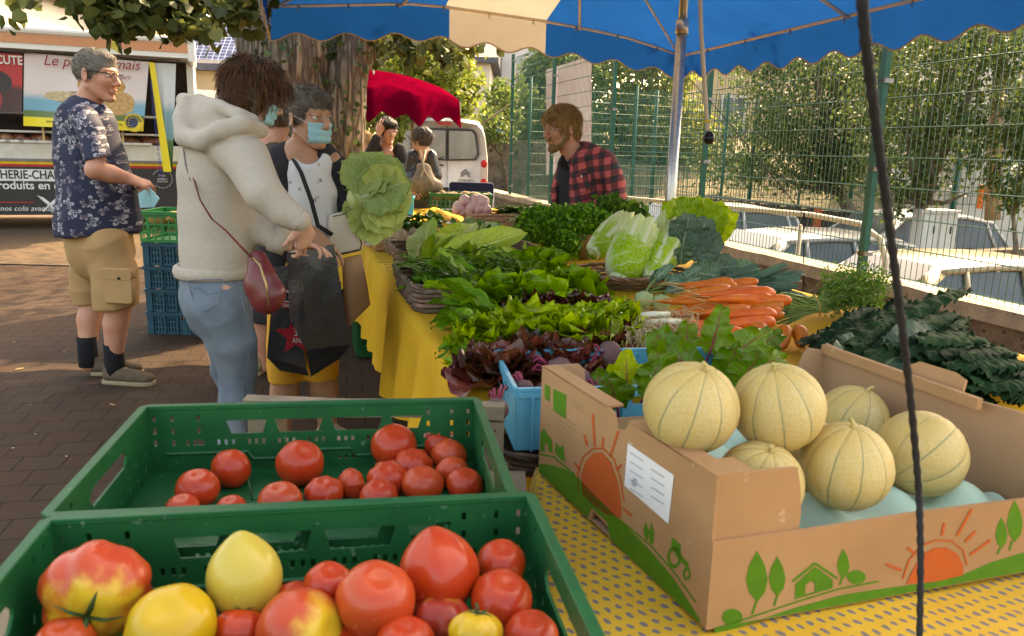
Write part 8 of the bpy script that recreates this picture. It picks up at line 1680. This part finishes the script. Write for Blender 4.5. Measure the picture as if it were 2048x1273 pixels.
# bags
bgm=M('black_tarpaulin',(.022,.022,.023),(.03,.03,.03),.33,6,.45,22,.01,coat=.2)
t2=thing('shopping_bag','tall black shopping bag with red star print held between the two women','bag',q(620,745,-.25))
def bagmesh(TLp,TRp,BRp,BLp,dep,crease=.5,seed=0,nx=14,nz=18,bulge=.02,open_=True):
 A,B__,C__,D__=map(V3,(TLp,TRp,BRp,BLp));n_=V3([0,1,0]);V=[]
 for side_ in(0,1):
  for j in range(nz+1):
   for i in range(nx+1):
    s_,t_=i/nx,j/nz;p=(A*(1-s_)+B__*s_)*(1-t_)+(D__*(1-s_)+C__*s_)*t_;o_=(-1 if side_==0 else 1)*(dep/2*(math.sin(math.pi*min(max(s_,.02),.98))**.5)*(.35+.65*t_)+bulge*math.sin(t_*3.1));V.append(p+n_*(o_+.006*float(wob(p*9,1,2,seed+side_)))+V3([0,0,.0]))
 w_=nx+1;F=[];h__=(nz+1)*w_
 for j in range(nz):
  for i in range(nx):a=j*w_+i;F.append((a,a+1,a+w_+1,a+w_));b=a+h__;F.append((b,b+w_,b+w_+1,b+1))
  F.append((j*w_,(j+1)*w_,(j+1)*w_+h__,j*w_+h__));F.append((j*w_+nx,j*w_+nx+h__,(j+1)*w_+nx+h__,(j+1)*w_+nx))
 for i in range(nx):a=nz*w_+i;F.append((a,a+1,a+1+h__,a+h__))
 if not open_:
  for i in range(nx):F.append((i,i+h__,i+1+h__,i+1))
 mb=MB();mb.add(np.array(V),F);return mb
y_=-.30
mb=MB();Af,Bf,Cf=q(574,506,y_),q(603,505,y_-.06),q(622,754,y_-.07);pts={'a':q(573,506,y_),'b':q(604,503,y_-.07),'c':q(668,492,y_),'d':q(701,694,y_),'e':q(622,753,y_-.05),'f':q(604,690,y_-.08),'g':q(615,695,y_-.10)}
def patch(A,B__,C__,D__,nx=10,nz=16,amp=.006,seed=0,lift=0):
 A,B__,C__,D__=map(V3,(A,B__,C__,D__));n_=nrm(np.cross(B__-A,D__-A));V=[]
 for j in range(nz+1):
  for i in range(nx+1):s_,t_=i/nx,j/nz;p=(A*(1-s_)+B__*s_)*(1-t_)+(D__*(1-s_)+C__*s_)*t_;e_=min(s_,1-s_,t_*1,1-t_)*4;V.append(p+n_*amp*float(wob(p*16,1,3,seed))*min(1,e_))
 return np.array(V),[(j*(nx+1)+i,j*(nx+1)+i+1,(j+1)*(nx+1)+i+1,(j+1)*(nx+1)+i)for j in range(nz)for i in range(nx)]
for a in((q(573,506,y_),q(604,503,y_-.05),q(612,700,y_-.07),q(580,640,y_)),(q(604,503,y_-.05),q(668,490,y_+.03),q(701,690,y_+.03),q(612,700,y_-.07)),(q(612,700,y_-.07),q(701,690,y_+.03),q(680,718,y_+.06),q(622,754,y_-.0)),(q(668,490,y_+.03),q(640,492,y_+.15),q(676,690,y_+.15),q(701,690,y_+.03)),(q(573,506,y_),q(590,505,y_+.13),q(596,690,y_+.15),q(580,640,y_))):
 V_,F_=patch(*a,seed=int(a[0][0]*90));mb.add(V_,F_)
ob('front_bag',mb,bgm,t2,True);mb=MB();mb.tube([q(594,505,y_-.03),q(592,470,y_+.02),q(600,452,y_+.06),q(612,462,y_+.02),q(612,503,y_-.04)],.010,6,flat=.25);ob('handle',mb,bgm,t2,True)
t3=thing('shopping_bag','rear black shopping bag showing a red star and shop badge','bag',q(580,740,-.1))
y3=-.20
mb=MB()
for a in((q(549,535,y3),q(585,530,y3-.02),q(612,735,y3-.04),q(534,716,y3)),(q(534,716,y3),q(612,735,y3-.04),q(618,752,y3),q(560,742,y3+.02)),(q(549,535,y3),q(585,530,y3-.02),q(585,528,y3+.14),q(552,533,y3+.14)),(q(552,533,y3+.14),q(620,530,y3+.14),q(640,730,y3+.16),q(540,716,y3+.14)),(q(549,535,y3),q(552,533,y3+.14),q(540,716,y3+.14),q(534,716,y3))):V_,F_=patch(*a,seed=int(a[0][0]*50));mb.add(V_,F_)
ob('bag_body',mb,bgm,t3,True)
Mx=frame(q(590,672,y3-.055),q(600,672,y3-.055)-q(580,672,y3-.05),(0,0,1));star=[(r__*math.cos(math.pi/2+k*math.pi/5),r__*math.sin(math.pi/2+k*math.pi/5))for k in range(10)for r__ in((.082 if k%2==0 else.036),)]
redp=M('star_red',(.45,.02,.03),None,.4);mb=MB();V_,F_=poly2d([star],.001);mb.add(xf(Mx,V_),F_);sp_=ob('star_print',mb,redp,t3,True,smooth=False);Mz=Mx@TR((-.004,.0,.001));text('30','lettering',Mz,.045,whl,t3,sx=.8);text('ANS','lettering',Mx@TR((-.012,-.028,.001)),.030,whl,t3,sx=.8)
Mx2=frame(q(572,598,y3-.035),(1,-.05,0),(0,0,1));mb=MB();V_,F_=poly2d([rect(-.016,-.036,.02,.036)],.001);mb.add(xf(Mx2,V_),F_);ob('badge',mb,redp,t3,True,smooth=False);mb=MB();V_,F_=poly2d([rect(-.013,-.012,.017,.033)],.001);mb.add(xf(Mx2@TR((0,0,.001)),V_),F_);ob('badge_field',mb,whl,t3,True,smooth=False)
mb=MB();V_,F_=poly2d([[(-.008,-.008),(.0,.0),(-.003,.016),(.004,.028),(.012,.022),(.010,.005),(.014,-.008)]],.001);mb.add(xf(Mx2@TR((0,0,.002)),V_),F_);ob('badge_figure',mb,blk2,t3,True,smooth=False);text('DELH','lettering',Mx2@TR((-.012,-.031,.001)),.017,whl,t3,sx=.9)
t4=thing('handbag','small cream handbag with dark piping hanging at the masked woman\'s side','bag',q(690,510,-.05))
mb=MB();V_,F_=poly2d([[(-.05,.07),(.015,.085),(.055,-.03),(.05,-.05),(-.045,-.075),(-.06,-.05)]],.05,.012);mb.add(xf(frame(q(692,470,-.08),(1,0,0),(0,0,1)),V_),F_);hb=ob('pouch',mb,M('cream_leather',(.60,.50,.38),(.54,.44,.33),.45,6),t4,True);mb=MB();lp=[(-.05,.07),(.015,.085),(.062,-.03),(.055,-.058),(-.045,-.083),(-.06,-.05)];mb.tube(xf(frame(q(692,470,-.115),(1,0,0),(0,0,1)),np.array([(a,b,0)for a,b in lp])),.003,5);ob('piping',mb,blackc,t4,True)
mb=MB();mb.tube([q(583,312,-.06),q(602,345,-.17),q(622,400,-.20),q(636,452,-.19),q(664,470,-.12)],.009,6,flat=.3);ob('strap',mb,blackc,t4,True)
t5=thing('paper_bag','brown paper bag hanging behind the black shopping bag by the yellow cloth','bag',q(712,655,.2));kraft=M('kraft_paper',(.42,.235,.12),(.36,.2,.1),.8,6,.4,14,.01)
mb=bagmesh(q(684,518,.02),q(722,510,.06),q(739,612,.08),q(694,656,.03),.16,seed=3,bulge=.01);ob('paper',mb,kraft,t5,True)
# ---- person behind
q=Q(4.35);t=thing('person','auburn-haired person seen from behind between the two women, dark skirt and silver shoes','person',(-1.35,4.35,0))
Hm=fr((-.1,1,-.1),(0,0,1),q(553,240));hs,H=sculpt_head(Hm,1.0,neck=q(552,298),female=True)
k1,a1=q(528,640,0),V3([q(526,730)[0],4.36,.09]);k2_,a2=q(570,640,.05),V3([q(570,730)[0],4.45,.09])
body=sculpt([([q(552,300),q(552,350),q(552,450),q(552,540)],[.10,.14,.13,.15],.05),([q(518,312),q(508,400),q(530,470,.1)],[.042,.036,.028]),([q(586,312),q(596,400),q(580,470,.1)],[.042,.036,.028]),([q(535,560),k1,k1*.6+a1*.4,a1,a1-[0,0,.05]],[.10,.062,.058,.036,.038]),([q(568,560),k2_,k2_*.6+a2*.4,a2,a2-[0,0,.05]],[.10,.062,.058,.036,.038])],.010)
ob('body',join_nets('body',[body,hs]),sk_a,t,True);garment('top',[([q(552,315),q(552,350),q(552,450),q(552,500)],[.12,.16,.155,.155],.05),([q(520,315),q(508,390)],[.07,.065],.03),([q(584,315),q(596,390)],[.07,.065],.03)],olive,t,.010)
garment('collar',[([q(530,296),q(552,302,-.05),q(575,296)],[.03,.03,.03],.02)],M('beige_collar',(.5,.38,.26)),t,.006,amp=.002)
garment('skirt',[([q(552,500),q(552,560),q(550,615)],[.155,.17,.165],.05)],blackc,t,.010,extra=lambda S:S.cut(q(550,640),(0,0,-1)))
silver=M('silver_shoe',(.42,.36,.26),(.3,.26,.18),.35,60,metal=.5)
for a_ in(a1,a2):shoe_at(t,a_*[1,1,0]+[-.04,-.06,0],a_*[1,1,0]+[-.02,.17,0],m1=silver)
ah=hairmat('auburn_hair',(.12,.045,.022),(.22,.11,.06));hair_shell(H,1.0,[('ell',(.120,0,-.040),(.080,.12,.092),.008),('ell',(-.02,0,-.150),(.16,.12,.088),.01),('ell',(-.010,-.090,-.012),(.021,.02,.034),.004),('ell',(-.010,.090,-.012),(.021,.02,.034),.004)],[('ell',(-.014,0,.038),(.106,.083,.097),.01)],ah,t,.003,80,(1500,.02,lambda p:(-.3,.2,-.8),.2,9))
# ---- vendor
q=Q(4.85);t=thing('person','fair-haired bearded stallholder in a red and black checked shirt behind the parsley','person',(.45,4.85,0))
Hm=fr((-.90,-.48,-.16),(-.10,0,1),q(1124,258));hs,H=sculpt_head(Hm,1.06,neck=q(1158,318))
wv_,we=q(1185,425,-.25),q(1228,395,-.1);HS=SDF(q(1140,470,-.5)-.04,q(1250,380,.1)+.05,.004);HS.cone(we,wv_,.045,.030,.01);hand(HS,wv_,q(1160,440,-.35)-wv_,(0,0,-1),(-1,0,0),1.0,.5,.1,.4,11);HS.nets('a',1)
gz=lambda x,dy=0:V3([q(x,400)[0],4.85+dy,.09])
body=sculpt([([q(1158,318,.02),q(1165,350,.02),q(1172,420,.02),q(1172,520)],[.08,.11,.115,.12],.05),([q(1200,325,-.05),q(1228,395,-.1)],[.055,.045]),([q(1140,320,.15),q(1135,400,.1),q(1130,440,-.1)],[.055,.045,.03]),([q(1160,530),V3([q(1160,530)[0],4.8,.48]),gz(1160)],[.11,.07,.045]),([q(1190,530),V3([q(1190,530)[0],4.95,.48]),gz(1190,.1)],[.11,.07,.045])],.010)
ob('body',join_nets('body',[body,hs,HS]),sk_a,t,True);eyes(H,t,(1,0,-.3))
garment('vest',[([q(1146,335,-.01),q(1148,380,-.01),q(1156,450,0),q(1158,500)],[.095,.115,.125,.125],.05)],blackc,t,.009,amp=.003,extra=lambda S:S.ell(q(1138,318,-.10),(.06,.09,.07),None,.01,'sub'))
pl_=plaid()
garment('shirt',[([q(1172,325,.02),q(1180,350,.02),q(1182,390,.02),q(1184,440,.02),q(1184,500,.02)],[.115,.140,.148,.148,.145],.05),([q(1168,304,.02),q(1206,330,-.06),q(1226,368,-.11),q(1232,398,-.12)],[.062,.082,.072,.062],.035),([q(1232,398,-.12),q(1202,415,-.20)],[.062,.055],.02),([q(1140,318,.16),q(1120,380,.14),q(1118,420,.05)],[.065,.06,.055],.03),([q(1132,325,.02),q(1114,380,-.04),q(1114,440,-.04)],[.030,.034,.038],.02),([q(1160,322,-.08),q(1158,370,-.11),q(1156,430,-.12)],[.055,.055,.055],.03)],pl_,t,.0065,amp=.006,freq=13,seed=21,extra=lambda S:(S.ell(q(1124,385,-.13),(.040,.10,.22),rotm((0,1,0),.12),.006,'sub'),S.ell(q(1146,294,-.03),(.055,.075,.05),None,.01,'sub')))
mb=MB();mb.tube([q(1172,290,.02),q(1163,298,-.07),q(1150,318,-.12),q(1143,332,-.13)],[.012,.022,.024,.008],8,flat=.4);mb.tube([q(1172,290,.02),q(1140,300,.08),q(1128,325,.04)],[.012,.018,.008],8,flat=.4);ob('collar',mb,pl_,t,True)
mb=MB();V_,F_=poly2d([[(-.05,.05),(.05,.05),(.05,-.04),(0,-.06),(-.05,-.04)]],.006,.002);mb.add(xf(frame(q(1163,365,-.18),(1,-.25,.1),(0,-.1,1)),V_),F_);pk=ob('chest_pocket',mb,pl_,t,True);mb=MB();mb.lathe([(.0001,.003),(.006,.002),(.006,0)][::-1],10,frame(q(1163,353,-.192),(1,0,0),(0,0,1),(0,-1,0)));ob('button',mb,whl,pk,True)
garment('trousers',[([q(1175,490),q(1175,560)],[.15,.15],.04),([q(1160,560),V3([q(1160,530)[0],4.8,.48]),gz(1160)],[.11,.085,.06],.03),([q(1190,560),V3([q(1190,530)[0],4.95,.48]),gz(1190,.1)],[.11,.085,.06],.03)],denim,t,.012)
for dx,dy in((1160,0),(1190,.1)):a_=gz(dx,dy);shoe_at(t,a_*[1,1,0]+[.07,.02,0],a_*[1,1,0]+[-.18,-.06,0])
fh=hairmat('straw_hair',(.30,.155,.055),(.50,.30,.12))
hair_shell(H,1.06,[('ell',(.122,0,-.046),(.080,.11,.090),.008),('ell',(.042,.092,-.045),(.046,.03,.05),.006),('ell',(.042,-.092,-.045),(.046,.03,.05),.006),('ell',(-.02,0,-.165),(.16,.12,.075),.01),('ell',(-.004,-.088,-.016),(.018,.016,.024),.004),('ell',(-.004,.088,-.016),(.018,.016,.024),.004)],[('ell',(-.014,0,.038),(.105,.082,.096),.01),('ell',(.055,.0,.078),(.046,.056,.028),.02),('ell',(-.060,0,-.03),(.048,.060,.056),.02)],fh,t,.005,45,(2600,.036,lambda p:(.7,.5*np.sign(p[1]),-.6),.25,12))
hair_shell(H,1.06,[('ell',(.055,0,.02),(.10,.12,.050),.006),('ell',(.105,0,-.064),(.012,.024,.008),.003),('ell',(-.06,0,-.08),(.075,.12,.09),.006)],[('cone',(.0,.052,-.045),(.066,.016,-.098),.022,.020,.02),('cone',(.0,-.052,-.045),(.066,-.016,-.098),.022,.020,.02),('ell',(.078,0,-.098),(.024,.027,.022),.012),('cone',(.094,-.022,-.050),(.099,.022,-.050),.007,.007,.006)],hairmat('beard',(.26,.13,.05),(.33,.19,.09)),t,.0015,60,(1500,.007,lambda p:(.3,0,-1),.6,13),'beard',.004,.16)
# ---- far people
def far_person(label,Y0,head_px,hs_,face,hairm,cloth,build,arms,hair_adds=None,glasses=False,legs=(.3,.1)):
 q=Q(Y0);c_=q(*head_px);t=thing('person',label,'person',(c_[0],Y0,0));Hm=fr(face,(0,0,1),c_);hs,H=sculpt_head(Hm,hs_,neck=c_+V3([0,.02,-.20]));sh=c_+V3([0,.03,-.26])
 ch=[([sh,sh-[0,0,.15],sh-[0,0,.5],sh-[0,0,.62]],[.11,.14,.13,.14],.05)]+[(a,[.042,.036,.028])for a in arms]
 for s_ in(-1,1):ch.append(([sh+[s_*.09,0,-.62],V3([sh[0]+s_*.1,Y0,.45]),V3([sh[0]+s_*.1,Y0,.07])],[.10,.065,.045]))
 parts=[sculpt(ch,.012),hs]
 for a in arms:
  HS=SDF(V3(a[-1])-.16,V3(a[-1])+.16,.006);hand(HS,a[-1],nrm(V3(a[-1])-V3(a[-2])),(0,1,0),(0,0,1),1.0,.5);HS.nets('a',1);parts.append(HS)
 ob('body',join_nets('body',parts),sk_c,t,True);eyes(H,t)
 garment('jacket',[([sh,sh-[0,0,.1],sh-[0,0,.4],sh-[0,0,.60]],[.105,.15*build,.15*build,.15*build],.05)]+[([a[0],a[1],V3(a[1])*.25+V3(a[2])*.75],[.07,.062,.05],.03)for a in arms],cloth,t,.012,amp=.008,freq=12)
 garment('trousers',[([sh-[0,0,.58],sh-[0,0,.70]],[.14,.14],.04)]+[([sh+[s_*.09,0,-.68],V3([sh[0]+s_*.1,Y0,.45]),V3([sh[0]+s_*.1,Y0,.10])],[.105,.08,.06],.03)for s_ in(-1,1)],blackc,t,.014)
 hair_shell(H,hs_,[('ell',(.122,0,-.046),(.080,.11,.090),.008),('ell',(-.02,0,-.155),(.16,.12,.080),.01)],[('ell',(-.014,0,.040),(.110,.088,.102),.01)]+(hair_adds or[]),hairm,t,.005,60,(700,.03,lambda p:(.6,.3,-.6),.3,3),h=.007)
 if glasses:
  mb=MB()
  for y in(-1,1):mb.tube([H.p((.110,y*.012,.02)),H.p((.108,y*.05,.02)),H.p((.108,y*.05,-.012)),H.p((.110,y*.012,-.012)),H.p((.110,y*.012,.02))],.003,5);mb.tube([H.p((.104,y*.052,.018)),H.p((0,y*.085,.015))],.003,5)
  ob('glasses',mb,M('rose_metal',(.5,.3,.25),None,.3,metal=.6),t,True)
 return t,H
dh=hairmat('black_hair',(.018,.012,.010),(.035,.022,.016));gh=hairmat('dark_grey_hair',(.06,.05,.045),(.13,.11,.095))
Yf=8.3;q=Q(Yf);far_person('dark-haired person with glasses in a black hooded top, hand raised to the ear',Yf,(775,264),1.05,(.55,-.85,-.1),dh,blackc,1.0,[[q(752,300),q(738,312,-.1),q(757,268,-.1)],[q(800,300),q(812,335,-.05),q(790,345,-.2)]],[('ell',(.03,0,.07),(.08,.08,.05),.02)],True)
Yf=7.9;q=Q(Yf);tb_,H=far_person('grey-haired person in a black leather jacket seen from behind near the van',Yf,(844,283),.98,(-.75,.5,0),gh,M('black_leather',(.02,.02,.02),(.03,.03,.03),.3,10,.4,20,.01,coat=.4),1.0,[[q(826,315),q(818,350),q(826,375,-.2)],[q(862,315),q(872,352),q(850,372,.2)]])
tk=thing('backpack','khaki grey drawstring backpack worn over the black leather jacket','backpack',q(850,385,-.25));S=sculpt([([q(848,342,-.22),q(848,366,-.25)],[.075,.125],.05,((0,1,0),.75)),([q(825,374,-.22),q(872,374,-.22)],[.07,.07],.04)],.010);ob('sack',npmesh('s',S.V,S.Q),M('khaki_canvas',(.20,.165,.115),(.13,.105,.07),.7,12,.4,30,.01),tk,True)
for a_,b_ in((840,834),(852,868)):mb=MB();mb.tube([q(a_,300,-.16),q(846,325,-.27),q(848,340,-.30),q(b_,372,-.34)],.010,5);ob('strap',mb,M('strap_beige',(.35,.28,.18)),tk,True)
Yf=9.0;q=Q(Yf);far_person('fair-haired person half hidden behind the tree trunk under the umbrella',Yf,(730,285),.9,(.9,.3,0),fh,blackc,.9,[[q(722,315),q(715,350),q(730,380)]])
# folding chair-back cloth beside the van and the held cabbage
mb=MB();V_,F_=poly2d([rect(-.26,-.09,.26,.10,.02)],.03,.005);mb.add(xf(frame(aty(943,383,9.6),(1,0,0),(0,-.1,1)),V_),F_);t=thing('folding_chair','navy canvas back of a folding chair in front of the van','chair',(aty(943,383,9.6)[0],9.7,0));ob('backrest',mb,M('navy_canvas',(.015,.02,.045),None,.9),t,True)
cx_=aty(943,383,9.6)[0];mb=MB();V_,F_=poly2d([rect(-.25,-.2,.25,.2)],.02);mb.add(xf(TR((cx_,9.8,.44)),V_),F_);ob('seat',mb,bpy.data.materials['navy_canvas'],t,True)
for s_ in(-1,1):
 for k_ in(-1,1):mb=MB();mb.tube([(cx_+s_*.26,9.8-k_*.2,0),(cx_+s_*.26,9.8+k_*.18,.45)]+([(cx_+s_*.26,9.62,.78)]if k_<0 and False else[]),.012,6);ob('leg',mb,whm,t,True)
 mb=MB();mb.tube([(cx_+s_*.26,9.64,.40),(cx_+s_*.26,9.61,.82)],.012,6);ob('back_post',mb,whm,t,True)
q=Q(3.12);t=thing('leafy_cabbage','huge pale leafy cabbage held up by the masked woman','cabbage',q(752,430));mb=MB();c0=q(722,395);r=np.random.default_rng(55)
for k,(dx,dz,L_,W__,up)in enumerate([(.9,.55,.20,.20,(-.3,-.9,.3)),(.8,.1,.21,.21,(-.2,-1,0)),(.55,-.75,.19,.17,(0,-1,.1)),(.15,.95,.17,.16,(-.2,-.9,0)),(.9,-.35,.18,.18,(.2,-.8,0)),(-.1,-.9,.09,.12,(0,-1,0)),(.5,.85,.19,.18,(-.2,-.5,.2)),(.75,.3,.20,.22,(-.3,-.7,.3)),(-.25,.7,.09,.10,(-.6,-.8,0)),(.35,-.95,.16,.14,(.1,-.8,0)),(.95,.0,.17,.20,(0,-.5,.5))]):
 leaf(mb,c0+V3([.0,.02*(k%3)-.02-.03*(k==7),0]),V3([dx,.1*r.normal(),dz]),V3(up),L_,W__*1.12,'round',.35 if k!=7 else.15,.35,.010,4,1900+k,16,12,jag=.03)
ob('leaves',mb,leafmat('pale_cabbage_leaf',(.42,.48,.17),(.33,.41,.13),(.66,.68,.42),.5,6,1.5,.08,.06,.35,.4,.9,nsc=11,bump=.5),t,True);mb=MB();mb.lathe([(max(.001,.052*math.cos(a)),.055*math.sin(a))for a in np.linspace(-1.57,1.57,14)],22,TR(c0+V3([-.01,.03,-.01])));ob('heart',mb,M('cabbage_heart',(.48,.50,.22),(.4,.45,.16),.5,12,.3,30),t,True)
